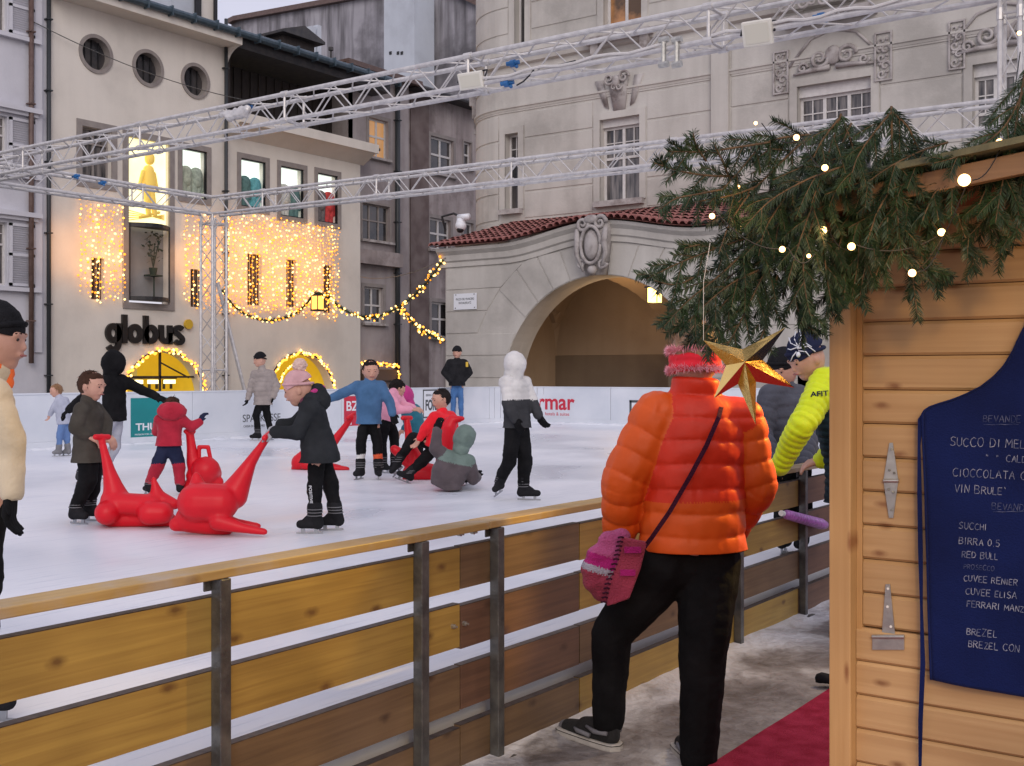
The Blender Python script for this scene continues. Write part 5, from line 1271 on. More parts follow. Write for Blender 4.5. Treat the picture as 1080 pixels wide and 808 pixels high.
# roof: fascia (rake), underside, boards
M['fascia_wood'] = wood('weathered_fascia_board', (.13,.075,.04), (.20,.12,.065), (.07,.035,.02), 'X', .6, .6)
z0r = 1.852; xe = -1.07; slope = .115
def rz(x): return z0r+(x-xe)*slope
mb = MB(); yb = 2.42; mb.prism([(xe, yb, rz(xe)-.022), (.95, yb, rz(.95)-.022), (.95, yb, rz(.95)+.022), (xe, yb, rz(xe)+.022)], (0, .025, 0)); mb.build('fascia', M['fascia_wood'], hut, bevel=.002)
mb = MB(); k = yb+.027
while k < 4.6:
    mb.prism([(xe+.01, k, rz(xe)-.0), (.95, k, rz(.95)-.0), (.95, k, rz(.95)+.022), (xe+.01, k, rz(xe)+.022)], (0, .118, 0)); k += .12
mb.build('roof_boards', M['hut_red'], hut)
mb = MB(); mb.prism([(xe-.03, yb-.03, rz(xe)+.0315), (.95, yb-.03, rz(.95)+.0315), (.95, yb-.03, rz(.95)+.045), (xe-.03, yb-.03, rz(xe)+.045)], (0, 2.2, 0)); mb.build('roofing_felt', mat('mossy_roofing_felt', (.05,.055,.04), .9, (.10,.10,.06), 20, bump=.5), hut)
for x_ in (-.93, -.2):
    mb = MB(); mb.prism([(x_, yb+.03, rz(x_)-.075), (x_+.06, yb+.03, rz(x_)-.075), (x_+.06, yb+.03, rz(x_)-.002), (x_, yb+.03, rz(x_)-.002)], (0, 2, 0)); mb.build('rafter', M['hut_red'], hut)
# hinges
def hpt(u, v, d=.012): return onY(u, v, HY-d)
def plate(mb, pts, d0, d1):
    P = [onY(u, v, HY-d0) for u, v in pts]; mb.prism([V(p.x, HY-d0, p.z) for p in P], (0, -(d1-d0), 0))
t = thing('strap_hinge', 'upper zinc hinge with two tapering leaves on the hut cladding', 'hinge', hpt(940, 507), 'zinc hinges on the hut front')
mb = MB(); plate(mb, [(938.5, 467), (942, 467), (947.5, 505), (932.5, 505)], .009, .0125); plate(mb, [(932.5, 509), (947.5, 509), (942.5, 546), (938, 546)], .009, .0125); mb.build('leaf', M['silver_hinge'], t)
a = hpt(932, 507, .013); b = hpt(948, 507, .013); mb = MB(); mb.tube(a, b, .005, n=10); mb.build('knuckle', M['silver_hinge'], t, smooth=False)
mb = MB()
for (u, v) in ((940.5, 474), (938, 496), (943, 499), (937, 516), (942, 519), (940.5, 538)): mb.tube(hpt(u, v, .0125), hpt(u, v, .015), .0033, n=8)
mb.build('screws', M['steel'], t)
t = thing('strap_hinge', 'lower T-shaped zinc hinge where the cladding steps', 'hinge', hpt(937, 672), 'zinc hinges on the hut front')
mb = MB(); plate(mb, [(934.5, 616), (939, 616), (944.5, 670), (930.5, 670)], .009, .0125); plate(mb, [(920.5, 673), (954, 673), (954, 685), (920.5, 685)], .017, .0205); mb.build('leaf', M['silver_hinge'], t)
a = hpt(920, 671.5, .021); b = hpt(954, 671.5, .021); mb = MB(); mb.tube(a, b, .005, n=10); mb.build('knuckle', M['silver_hinge'], t)
mb = MB()
for (u, v) in ((936.5, 621), (936, 640), (939.5, 661)): mb.tube(hpt(u, v, .0125), hpt(u, v, .0155), .0033, n=8)
mb.build('screws', M['white_frame'], t)
# ================================================================= APRON with chalk menu
AY = HY-.03
ctr = onY(1136, 400, AY).x
Lf = [(322, 1090), (340, 1083), (355, 1075), (370, 1068), (385, 1059), (398, 1047), (408, 1034), (417, 1016), (423, 1000), (427, 986), (431, 976), (436, 972.5), (460, 973), (523, 976), (600, 978), (660, 980), (716, 981.5)]
rows = []
def lerp_tab(v):
    for i in range(len(Lf)-1):
        if Lf[i][0] <= v <= Lf[i+1][0]: t = (v-Lf[i][0])/(Lf[i+1][0]-Lf[i][0]); return Lf[i][1]+(Lf[i+1][1]-Lf[i][1])*t
    return Lf[-1][1]
vsr = [322+ (716-322)*i/110 for i in range(111)]
vs = []; NC = 40
def afold(x, z): return .006*math.sin(x*23+z*2.1)*min(1, max(0, (1.50-z)*1.6)) + .004*noise.noise(V(x*6, 0, z*4)) + .0035*noise.noise(V(x*18+3, 1, z*9))
for v in vsr:
    u = lerp_tab(v); p = onY(u, v, AY); xl_ = p.x; xr_ = 2*ctr-xl_
    for c in range(NC+1):
        x = xl_+(xr_-xl_)*c/NC; drop = -.028*max(0, (v-560)/156)*(c/NC) ; zz = p.z+drop
        vs.append((x, AY-.006+afold(x, zz), zz))
fs = []
for r_ in range(110):
    for c in range(NC): a = r_*(NC+1)+c; fs.append((a, a+1, a+NC+2, a+NC+1))
t = thing('apron_menu', 'navy cotton apron chalked with a drinks menu hung on the hut front', 'apron', onY(1080, 420, AY))
mb = MB(); mb.add(vs, fs); ap = mb.build('apron_cloth', M['apron'], t, smooth=True); md = ap.modifiers.new('s', 'SOLIDIFY'); md.thickness = .0015
def sew(pts, w=.008, nm='hem'):
    mb = MB(); mb.path(pts, w/4, 5); return mb.build(nm, M['apron'], t, smooth=True)
P = []
for v in vsr: p = onY(lerp_tab(v), v, AY); P.append(V(p.x+.003, AY-.008+afold(p.x, p.z), p.z))
sew(P, .012)
# tie string hanging left
P = [onY(u, v, AY-.004) for u, v in ((975, 436), (971, 442), (969.5, 470), (970, 520), (971, 580), (972, 640), (973.5, 700), (971, 760), (970.5, 812), (971, 850))]
mb = MB()
for i in range(len(P)-1):
    w0 = .0045+.0015*math.sin(i*2.2); w1 = .0045+.0015*math.sin((i+1)*2.2); a, b = P[i], P[i+1]
    mb.add([a-V(w0,0,0), a+V(w0,.001,0), b+V(w1,.001,0), b-V(w1,0,0), a+V(-w0,-.003,0), a+V(w0,-.002,0), b+V(w1,-.002,0), b+V(-w1,-.003,0)], [(0,1,2,3), (4,5,6,7), (0,3,7,4), (1,2,6,5)])
mb.build('tie_string', M['apron'], t)
# stroke letters
GL = {'A': [[(0,0),(.3,1),(.6,0)],[(.12,.38),(.48,.38)]], 'B': [[(0,0),(0,1),(.4,.95),(.5,.75),(.35,.55),(0,.52)],[(.35,.53),(.56,.3),(.45,.05),(0,0)]],
 'C': [[(.55,.88),(.3,1),(.05,.75),(0,.4),(.15,.05),(.38,0),(.56,.14)]], 'D': [[(0,0),(0,1),(.35,.92),(.55,.55),(.42,.12),(0,0)]], 'E': [[(.5,1),(0,1),(0,0),(.52,0)],[(0,.52),(.4,.52)]],
 'F': [[(.5,1),(0,1),(0,0)],[(0,.52),(.4,.52)]], 'H': [[(0,0),(0,1)],[(.5,0),(.5,1)],[(0,.5),(.5,.5)]], 'I': [[(.1,0),(.1,1)]], 'L': [[(0,1),(0,0),(.45,0)]],
 'M': [[(0,0),(.04,1),(.33,.3),(.62,1),(.68,0)]], 'N': [[(0,0),(0,1),(.48,0),(.5,1)]], 'O': [[(.28,1),(.03,.8),(0,.35),(.2,0),(.45,.08),(.58,.5),(.48,.88),(.28,1)]],
 'P': [[(0,0),(0,1),(.42,.93),(.5,.72),(.35,.52),(0,.48)]], 'R': [[(0,0),(0,1),(.42,.93),(.5,.74),(.35,.54),(0,.5)],[(.22,.5),(.55,0)]], 'S': [[(.5,.88),(.28,1),(.05,.82),(.12,.58),(.45,.42),(.5,.15),(.25,0),(0,.12)]],
 'T': [[(0,1),(.56,1)],[(.28,1),(.28,0)]], 'U': [[(0,1),(.03,.2),(.25,0),(.48,.2),(.5,1)]], 'V': [[(0,1),(.27,0),(.54,1)]], 'Z': [[(0,1),(.5,1),(0,0),(.54,0)]], '"': [[(.1,1),(.1,.75)],[(.28,1),(.28,.75)]],
 '0': [[(.25,1),(0,.6),(.05,.15),(.28,0),(.48,.3),(.45,.8),(.25,1)]], '.': [[(.1,0),(.14,.05)]], '5': [[(.45,1),(.05,1),(.02,.58),(.35,.6),(.48,.3),(.3,0),(0,.1)]], "'": [[(.1,1.1),(.2,.85)]], ' ': [], 'Q': [[(.28,1),(0,.6),(.05,.15),(.3,0),(.55,.4),(.45,.9),(.28,1)],[(.35,.2),(.6,-.05)]]}
def chalk(s, u, v, hpx, faint=False, seed=0, slope_=.0):
    rr = random.Random(seed+len(s)); p = onY(u, v, AY); h = hpx*.00222*(2.77/2.8); x = p.x; mb = MB(); w = .00085 if not faint else .0007
    for ch in s:
        hh = h*rr.uniform(.9, 1.1); adv = .25
        for st in GL.get(ch, []):
            pts = []
            for i in range(len(st)-1):
                (xa, za), (xb, zb) = st[i], st[i+1]
                for k in range(4): pts.append((xa+(xb-xa)*k/4, za+(zb-za)*k/4))
            pts.append(st[-1]); Q = []
            dx0, dz0 = rr.uniform(-.03,.03), rr.uniform(-.03,.03)
            for (a, b) in pts:
                X_ = x+(a*1.02+dx0+rr.uniform(-.012,.012))*hh+b*hh*.06; Z_ = p.z+(b+dz0+rr.uniform(-.012,.012))*hh+(x-p.x)*slope_
                Q.append(V(X_, AY-.0085+afold(X_, Z_), Z_))
            mb.path(Q, [w*rr.uniform(.6, 1.2) for _ in Q], 4)
            adv = max(adv, max(a for a, b in st))
        x += (adv*1.02+.20)*hh if ch != ' ' else .5*h
    if mb.v: mb.build('chalk_line', M['chalk_faint' if faint else 'chalk'], t)
    return x
for i, (s, u, v, h, f) in enumerate([('BEVANDE', 1038, 445, 7, 1), ('SUCCO DI MELA', 1003, 470, 9, 0), ('"  "  CALDO', 1040, 486, 7, 0), ('CIOCCOLATA CALDA', 1006, 502, 8.5, 0), ("VIN BRULE'", 1008, 519, 8, 0), ('BEVANDE', 1047, 537, 7, 1),
    ('SUCCHI', 1013, 557, 7, 0), ('BIRRA 0.5', 1013, 573, 7, 0), ('RED BULL', 1016, 587, 6.5, 0), ('PROSECCO', 1018, 599, 5, 1), ('CUVEE RENIER', 1018, 612, 6.5, 0), ('CUVEE ELISA', 1020, 626, 6.5, 0), ('FERRARI MANZ', 1021, 639, 6.5, 0), ('BREZEL', 1021, 668, 7, 0), ('BREZEL CON', 1023, 681, 7, 0)]):
    chalk(s, u, v, h, f, i*7)
for (u, v, L_) in ((1037, 448, 37), (1047, 540, 40)):
    a = onY(u, v, AY-.0085); b = onY(u+L_, v-.5, AY-.0085); mb = MB(); mb.path([a.lerp(b, k/8)+V(0, afold(a.lerp(b, k/8).x, a.z), .0006*math.sin(k*2.1)) for k in range(9)], .0007, 4); mb.build('chalk_line', M['chalk_faint'], t)
# ================================================================= FIR BRANCHES
def spray(nb, sb, P, L_side, seed, ndl=.023, dens=1.0, sides=True, spread=.85, rad=.0028):
    """flat drooping frond: side twigs in one plane, needles combed to both sides of each twig"""
    rr = random.Random(seed); L_ = sum((P[i+1]-P[i]).length for i in range(len(P)-1))
    ax = V(rr.uniform(-.25,.25), -1, rr.uniform(-.15,.35)).normalized()
    def needles(Q, n, l):
        m = len(Q)-1
        for k in range(n):
            x = (k+rr.random())/n*m; i = min(int(x), m-1); p = Q[i].lerp(Q[i+1], x-i); d = (Q[i+1]-Q[i]).normalized()
            sd = d.cross(ax); sd = sd.normalized() if sd.length > .05 else d.orthogonal()
            up_n = sd.cross(d); s_ = 1 if k % 2 else -1
            if rr.random() < .22: side = up_n*rr.choice([-1,1])*.8+sd*s_*.4
            else: side = sd*s_+up_n*rr.uniform(-.35,.35)
            dr = (d*rr.uniform(.45, 1.0)+side*rr.uniform(.7, 1.0)+V(0,0,-.16)).normalized(); ln = l*rr.uniform(.7, 1.1)*(1-.35*max(0, x/m-.75)*4*.6)
            w = dr.orthogonal().normalized()*.0011; w2 = dr.cross(w).normalized()*.0006; e = p+dr*ln+V(0,0,-ln*.10)
            nb.add([p-w, p+w, p+dr*ln*.6+w*.8+w2, e, p+dr*ln*.6-w*.8+w2], [(0,1,2,3,4)])
    sb.path(P, [rad*(1-.6*i/(len(P)-1)) for i in range(len(P))], 5)
    needles(P, int(L_*850*dens), ndl)
    n = max(3, int(L_/.028)); ls = L_side*1.35
    for k in range(1, n):
        s = k/n; x = s*(len(P)-1); i = min(int(x), len(P)-2); p = P[i].lerp(P[i+1], x-i); d = (P[i+1]-P[i]).normalized()
        if rr.random() < .14: continue
        sd = d.cross(ax).normalized()*(1 if k % 2 else -1); sd = (sd+ax*rr.uniform(-.35,.35)).normalized()
        l = ls*(1-.68*s)*rr.uniform(.7, 1.15)+.012; e = p+(d*.95+sd*spread).normalized()*l; droop = V(0, 0, -1)*l*.38*rr.uniform(.4, 1.0)
        Q = []
        for j in range(6): t_ = j/5; Q.append(p.lerp(e, t_)+droop*t_*t_)
        sb.path(Q, [rad*.45*(1-.5*j/5) for j in range(6)], 4); needles(Q, int(l*950*dens)+8, ndl*.95)
def fir(label, specs, seed, dens=1.0):
    D0 = specs[0][0][0]; t = thing('fir_branch', label, 'fir branch', pix(*D0), 'fir branches decking the hut eave'); nb = MB(); sb = MB()
    for i, (pts, side) in enumerate(specs):
        P0 = [pix(*p) for p in pts]; P = []
        for j in range(len(P0)-1):
            p0 = P0[max(0, j-1)]; p1 = P0[j]; p2 = P0[j+1]; p3 = P0[min(len(P0)-1, j+2)]
            for k in range(6): s = k/6; P.append(0.5*((2*p1)+(p2-p0)*s+(2*p0-5*p1+4*p2-p3)*s*s+(3*p1-p0-3*p2+p3)*s**3))
        P.append(P0[-1]); spray(nb, sb, P, side, seed*31+i, dens=dens)
    nb.build('needles', M['needle'], t, recalc=False); sb.build('stem', M['bark'], t, smooth=True)
fir('fir branch arching to the far left above the red roof tiles', [([(853,142,2.5),(822,146,2.48),(802,155,2.45),(775,186,2.42),(747,215,2.4)], .05), ([(812,150,2.46),(780,155,2.42),(745,160,2.4),(722,160,2.38),(705,160,2.37)], .045),
   ([(775,186,2.42),(745,185,2.4),(715,180,2.38),(690,172,2.36)], .04), ([(760,200,2.41),(735,205,2.38),(712,210,2.36),(695,222,2.35)], .035), ([(770,190,2.42),(762,170,2.4),(752,150,2.38)], .02), ([(745,170,2.4),(735,155,2.39),(731,140,2.38)], .02)], 1)
fir('brown-stemmed fir branch slanting down behind the leftmost bulbs', [([(855,142,2.5),(830,165,2.48),(805,190,2.47),(782,210,2.46),(758,238,2.45)], .07), ([(835,160,2.5),(812,158,2.46),(795,172,2.44)], .035), ([(800,196,2.47),(775,205,2.45),(740,212,2.42),(722,215,2.4)], .045), ([(790,205,2.46),(770,235,2.44),(758,268,2.42)], .04)], 2)
fir('fir branch reaching left over the woman in orange', [([(838,215,2.55),(800,245,2.5),(755,262,2.47),(715,278,2.44),(682,294,2.42)], .055), ([(800,250,2.5),(765,285,2.46),(725,318,2.43),(700,345,2.41)], .055), ([(770,262,2.5),(742,258,2.47),(722,262,2.44)], .03), ([(745,285,2.46),(715,300,2.43),(690,296,2.41)], .03)], 3, 1.15)
fir('dense drooping fir branch above the gold star', [([(850,200,2.55),(825,250,2.53),(800,300,2.5),(778,345,2.48),(762,372,2.46)], .075), ([(840,230,2.56),(815,270,2.53),(790,298,2.5),(765,318,2.48),(748,345,2.46),(735,362,2.45)], .06), ([(820,290,2.52),(812,325,2.5),(802,358,2.48),(790,375,2.48)], .045), ([(845,260,2.54),(838,300,2.52),(845,335,2.5),(862,352,2.5)], .05),
   ([(800,285,2.5),(770,300,2.47),(740,325,2.44),(716,350,2.42)], .05)], 4, 1.3)
fir('thick dark fir branch in the middle of the eave', [([(898,130,2.5),(882,165,2.47),(862,205,2.45),(845,250,2.44),(830,300,2.44)], .08), ([(875,190,2.5),(868,240,2.48),(872,290,2.47),(878,325,2.46)], .06), ([(855,170,2.5),(830,205,2.48),(808,240,2.46),(800,270,2.45)], .06), ([(862,220,2.46),(848,268,2.44),(850,310,2.43),(856,338,2.43)], .05), ([(884,240,2.5),(892,280,2.48),(890,318,2.47)], .04), ([(840,200,2.52),(822,235,2.5),(816,275,2.48)], .06)], 5, 1.3)
fir('short fir branch pointing up with a sawn brown tip', [([(887,120,2.42),(878,150,2.42),(866,185,2.42),(856,215,2.42)], .06), ([(887,122,2.42),(898,150,2.42),(905,180,2.42)], .04), ([(885,125,2.42),(866,150,2.42),(852,180,2.43)], .04)], 6)
fir('pointed fir spray fanning down like a small tree near the roof peak', [([(940,112,2.38),(941,150,2.38),(944,195,2.38),(948,240,2.39),(952,280,2.4)], .085), ([(940,118,2.38),(922,140,2.37),(905,165,2.37),(895,195,2.37)], .045), ([(941,118,2.38),(958,135,2.37),(972,165,2.37),(985,200,2.37)], .045), ([(945,190,2.39),(925,225,2.39),(912,265,2.4)], .06), ([(950,200,2.39),(975,225,2.39),(1000,255,2.4)], .06)], 7, 1.25)
fir('drooping fir branch hanging in front of the corner post', [([(915,200,2.45),(908,240,2.45),(905,275,2.46),(898,318,2.47)], .05), ([(925,250,2.45),(912,285,2.45),(906,322,2.46)], .04), ([(900,215,2.48),(885,260,2.48),(880,300,2.49),(884,338,2.5)], .05), ([(905,160,2.45),(880,195,2.45),(862,235,2.46)], .06)], 8, 1.2)
fir('hanging fir tuft with a lit bulb at its top', [([(962,286,2.42),(964,300,2.42),(966,320,2.42),(968,338,2.42)], .018), ([(950,255,2.42),(975,285,2.42),(995,300,2.42)], .05), ([(945,245,2.43),(930,275,2.43),(921,300,2.43)], .05), ([(965,262,2.42),(985,278,2.42),(1000,298,2.42)], .03)], 9, 1.2)
fir('fir branch falling from the top right corner', [([(1082,72,2.3),(1075,110,2.3),(1068,150,2.3),(1058,190,2.3),(1050,235,2.3)], .075), ([(1080,95,2.3),(1062,130,2.3),(1040,150,2.3),(1010,165,2.3),(985,172,2.3)], .05), ([(1078,120,2.3),(1080,170,2.3),(1075,215,2.3),(1072,250,2.3)], .06), ([(1065,150,2.3),(1078,190,2.3),(1088,225,2.3)], .05)], 10, 1.2)
fir('dark fir branch lying along the eave under the brightest bulb', [([(1090,170,2.36),(1062,200,2.37),(1035,235,2.38),(1015,255,2.38)], .06), ([(1040,205,2.38),(1050,245,2.38),(1062,268,2.38)], .045), ([(1010,225,2.38),(1022,262,2.38),(1030,288,2.38)], .03), ([(1000,205,2.4),(965,215,2.42),(925,225,2.43),(895,240,2.44)], .06), ([(1020,200,2.4),(990,215,2.4),(975,250,2.41)], .05)], 11, 1.2)
fir('inner mass of dark fir twigs hanging behind the leafy eave bulbs', [([(905,170,2.56),(880,215,2.56),(850,262,2.56),(825,312,2.56)], .085), ([(880,180,2.57),(845,215,2.57),(805,240,2.57),(772,268,2.57)], .08), ([(900,190,2.57),(895,235,2.57),(885,280,2.57),(872,318,2.57)], .08), ([(860,195,2.58),(832,245,2.58),(795,300,2.58),(770,340,2.57)], .08), ([(930,190,2.5),(918,230,2.5),(903,268,2.5),(893,300,2.5)], .07), ([(840,210,2.58),(800,262,2.58),(762,300,2.56),(735,330,2.54)], .07)], 12, 1.0)
fir('upper fir twigs lying along the roof edge between the two pointed sprays', [([(1000,165,2.4),(960,178,2.41),(915,190,2.42),(870,205,2.43)], .06), ([(920,150,2.42),(890,165,2.43),(850,175,2.44),(815,190,2.45)], .055), ([(985,185,2.4),(955,205,2.4),(930,235,2.4),(915,262,2.4)], .06), ([(890,175,2.4),(850,190,2.41),(812,212,2.42),(785,240,2.42)], .055)], 13, 1.3)
fir('fir twigs laid along the bare roof edge at the right of the eave', [([(1095,128,2.36),(1060,150,2.36),(1020,165,2.36),(980,182,2.37),(940,200,2.38)], .06), ([(1090,150,2.34),(1060,175,2.34),(1040,200,2.34),(1030,225,2.35)], .055), ([(1030,160,2.34),(1005,182,2.34),(985,205,2.35),(972,235,2.36)], .05), ([(1000,150,2.35),(970,160,2.36),(935,178,2.37),(905,200,2.38)], .05)], 14, 1.1)
# string of bulbs on the eave
t = thing('string_lights', 'string of round warm bulbs woven through the fir branches on the hut', 'string lights', pix(900, 220, 2.35))
BL = [(797,130,2.45,.0052), (840,145,2.4,.0085), (870,177,2.36,.009), (751,228,2.36,.008), (778,197,2.46,.007), (825,263,2.38,.0085), (853,270,2.38,.006), (868,243,2.44,.011), (898,260,2.36,.0105), (962,288,2.36,.0105), (993,245,2.36,.0105), (1054,150,2.26,.009), (1017,190,2.16,.0155), (1075,35,2.4,.006), (780,240,2.5,.006)]
for (u, v, D, r_) in BL:
    p = pix(u, v, D); b_ = bulb(p, 'bulb', r_*.75, t)
order = [0, 1, 2, 4, 14, 3, 5, 6, 7, 8, 10, 9, 12, 11, 13]
Q = []
for i in range(len(order)-1):
    a = pix(*BL[order[i]][:3])+V(0,.012,.006); b = pix(*BL[order[i+1]][:3])+V(0,.012,.006)
    for k in range(8): s = k/8; Q.append(a.lerp(b, s)+V(0,.02,-.05*4*s*(1-s)*.5))
mb = MB(); mb.path(Q, .0012, 5); mb.build('cable', M['black'], t)
for (u, v, D, e) in ((1017, 190, 2.12, 2.4), (898, 260, 2.3, .8), (962, 288, 2.3, .9), (993, 245, 2.3, .9), (868, 243, 2.4, .7), (825, 263, 2.34, .5), (780, 215, 2.4, .6), (870, 177, 2.3, .5)):
    l = bpy.data.lights.new('bulb_light', 'POINT'); l.energy = e*.22; l.color = (1, .56, .22); l.shadow_soft_size = .02; lo = bpy.data.objects.new('bulb_light', l); COL.objects.link(lo); lo.location = pix(u, v, D)
# ================================================================= FOIL STARS
def star(label, D, c, tips, back, inner_r=.30, hang=None, thick=.035):
    cc = pix(*c, D); t = thing('foil_star', label, 'star', cc, 'gold foil stars hung on the hut'); mb = MB(); n = len(tips); T = [pix(u, v, D+dd) for (u, v, dd) in tips]
    front = cc-FWD*thick; rear = cc+FWD*thick
    for i in range(n):
        a = T[i]; b = T[(i+1) % n]; m_ = cc+((a-cc)+(b-cc))*.5*inner_r*1.25; pm = T[i-1]; m0 = cc+((a-cc)+(pm-cc))*.5*inner_r*1.25
        for c0 in (front, rear): mb.face([c0, m0, a]); mb.face([c0, a, m_])
    mb.build('star_body', M['gold'], t)
    if hang: q = T[hang]; mb = MB(); mb.path([q, q+V(0,0,.12), q+V(.01,.01,.2)], .0006, 4); mb.build('thread', M['white_frame'], t)
    return t
star('large gold foil star hanging beside the spider hat', 2.28, (781, 382), [(829, 345, -.03), (838, 409, .0), (797, 448, -.04), (753, 420, .02), (742, 359, .05)], None, .36, 4, .042)
star('second gold foil star half hidden behind the hut corner post', 3.05, (893, 366), [(905, 330, 0), (922, 365, 0), (905, 402, 0), (879, 396, 0), (877, 343, 0)], None, .55, 0, .03)
# ================================================================= PEOPLE
def hand_caps(w, d, pn, s, curl=.5, thumb=1):
    """palm + four fingers + thumb. w wrist, d pointing direction, pn palm normal, s hand length"""
    d = d.normalized(); pn = (pn-d*pn.dot(d)).normalized(); sd = d.cross(pn); out = []
    for k in (-1, 0, 1): out.append(C(w+sd*k*s*.10, s*.085, w+d*s*.48+sd*k*s*.15, s*.085))
    for k, ln in zip((-1.5, -.5, .5, 1.5), (.38, .46, .48, .42)):
        p = w+d*s*.50+sd*k*s*.125; l = s*ln
        a1 = curl*.7; a2 = curl*1.5; d1 = d*math.cos(a1)+pn*math.sin(a1); d2 = d*math.cos(a2)+pn*math.sin(a2)
        q = p+d1*l*.5; r_ = q+d2*l*.5; out += [C(p, s*.052, q, s*.047), C(q, s*.047, r_, s*.038)]
    p = w+sd*thumb*s*.13+d*s*.14; q = p+(sd*thumb*.8+d*.6+pn*.3).normalized()*s*.2; r_ = q+(d*.9+pn*.4+sd*thumb*.15).normalized()*s*.17
    out += [C(p, s*.06, q, s*.052), C(q, s*.05, r_, s*.04)]
    return out
def camv(f): return (RIGHT*f[0] + FWD*f[1] + UP*f[2]).normalized()
def person(label, D, hr, J, f, jacket, pants, head='beanie', headm=None, boots='skate', bootm='boot_black', glove=None, hem=None, puff=1.0, legw=1.0, hairm='hair_brown', scarf=None, face=True, vox=.012, quilt=None, wr=.010, group=None, tilt=None, cat='person', bare_cuff=False, hoodface=False, up=None, shoes_flat=None, torso_w=1.0, coat_flare=0.0, gait=None, kneepads=None, jm_paint=None, lift='', hands_on=True):
    """hr = half head height in metres; J = pixel joints (u, v, depth offset)"""
    P = {k: pix(q[0], q[1], D+q[2]) for k, q in J.items()}
    if boots == 'skate':
        for s in 'ab':
            if s not in lift:
                P['f'+s].z = ICE+hr*1.12; P['t'+s].z = ICE+hr*.60
                dv = P['t'+s]-P['f'+s]; dv.z = 0
                if dv.length < hr*.8: dv = dv.normalized()*hr*.8 if dv.length > 1e-4 else camv(f)*hr*.8
                if dv.length > hr*1.25: dv = dv.normalized()*hr*1.25
                P['t'+s] = V(P['f'+s].x+dv.x, P['f'+s].y+dv.y, ICE+hr*.60)
    q = hr; t = thing('person', label, cat, (P['pel'].x, P['pel'].y, ICE if boots == 'skate' else GZ), group)
    fv = camv(f); upv = (UP if up is None else camv(up)); upv = (upv-fv*upv.dot(fv)*.0).normalized(); rt = fv.cross(upv).normalized(); upv2 = rt.cross(fv).normalized()
    hc = P['head']; fr = (rt, fv, upv2)
    body = [E(hc, (q*.74, q*.88, q), fr), C(hc-upv2*q*.45+fv*q*.12, q*.60, hc-upv2*q*.62+fv*q*.30, q*.40), C(P['neck'], q*.42, hc-upv2*q*.3, q*.45)]
    # face: nose, brow, ears, chin
    nz = hc+fv*q*.80-upv2*q*.12
    body += [C(hc+fv*q*.80+upv2*q*.10, q*.07, nz+fv*q*.08-upv2*q*.12, q*.105), C(nz+rt*q*.09-upv2*q*.13, q*.065, nz-rt*q*.09-upv2*q*.13, q*.065), C(hc+fv*q*.78+upv2*q*.16+rt*q*.35, q*.10, hc+fv*q*.78+upv2*q*.16-rt*q*.35, q*.10), C(hc+fv*q*.78-upv2*q*.47+rt*q*.14, q*.09, hc+fv*q*.78-upv2*q*.47-rt*q*.14, q*.09)]
    for s in (-1, 1): body += [E(hc+rt*s*q*.74-upv2*q*.08-fv*q*.05, (q*.10, q*.18, q*.26), fr)]
    sa, sb, ha, hb = P['sa'], P['sb'], P['ha'], P['hb']; mid = (sa+sb)/2; hip = (ha+hb)/2
    body += [C(sa, q*.36, sb, q*.36), C(sa.lerp(mid, .5), q*.42, ha.lerp(hip, .3), q*.42), C(sb.lerp(mid, .5), q*.42, hb.lerp(hip, .3), q*.42), C(mid, q*.48, hip, q*.50), C(mid, q*.45, P['neck'], q*.40)]
    hands = []
    for s in 'ab':
        body += [C(P['s'+s], q*.34, P['e'+s], q*.28), C(P['e'+s], q*.28, P['w'+s], q*.21), C(P['h'+s], q*.50, P['k'+s], q*.34), C(P['k'+s], q*.32, P['f'+s], q*.18)]
        d = (P['w'+s]-P['e'+s]).normalized(); pn = camv((0.1, .3, -.9)) if abs(d.z) < .8 else fv
        hd = P.get('d'+s); dd = (hd-P['w'+s]) if hd is not None else d
        
        if hands_on: hands.append(hand_caps(P['w'+s], dd, pn, q*1.45, .6, 1 if s == 'a' else -1)); body += hands[-1]
        body += [C(P['f'+s], q*.16, P['f'+s].lerp(P['t'+s], .6), q*.13)]
    b = blob('body', body, M['skin'], t, vox*.75, 2)
    if face:
        for s in (-1, 1):
            mb = MB(); mb.ico(hc+fv*q*.785+rt*s*q*.29+upv2*q*.02, q*.062, 2); mb.build('eye', M['eye'], t, smooth=True)
            mb = MB(); mb.tube(hc+fv*q*.87+rt*s*q*.16+upv2*q*.20, hc+fv*q*.80+rt*s*q*.46+upv2*q*.20, q*.022, n=6); mb.build('eyebrow', M[hairm], t)
        mb = MB(); mb.tube(hc+fv*q*.865-upv2*q*.48+rt*q*.2, hc+fv*q*.865-upv2*q*.48-rt*q*.2, q*.035, n=6); mb.build('mouth', M['lip'], t, smooth=True)
    # jacket
    g = puff; xs_ = (sb-sa); xs_.z = 0; xs_ = xs_.normalized(); xs2 = (hb-ha); xs2.z = 0
    sp_ = (mid-hip).normalized(); xa_ = (xs_-sp_*xs_.dot(sp_)).normalized(); ya_ = sp_.cross(xa_); hw = max((sb-sa).length/2, q*.88); tw = torso_w; fl_ = coat_flare
    rings = [(mid+sp_*q*.42, hw*.42*g, q*.42*g), (mid+sp_*q*.22, hw*.92*g, q*.60*g), (mid-sp_*q*.15, (hw+q*.16)*g*tw, q*.76*g*tw), (mid.lerp(hip, .45), max(hw*.98, q*1.02)*g*tw, q*.82*g*tw), (mid.lerp(hip, .85), q*(1.06+fl_)*g*tw, q*(.84+fl_)*g*tw)]
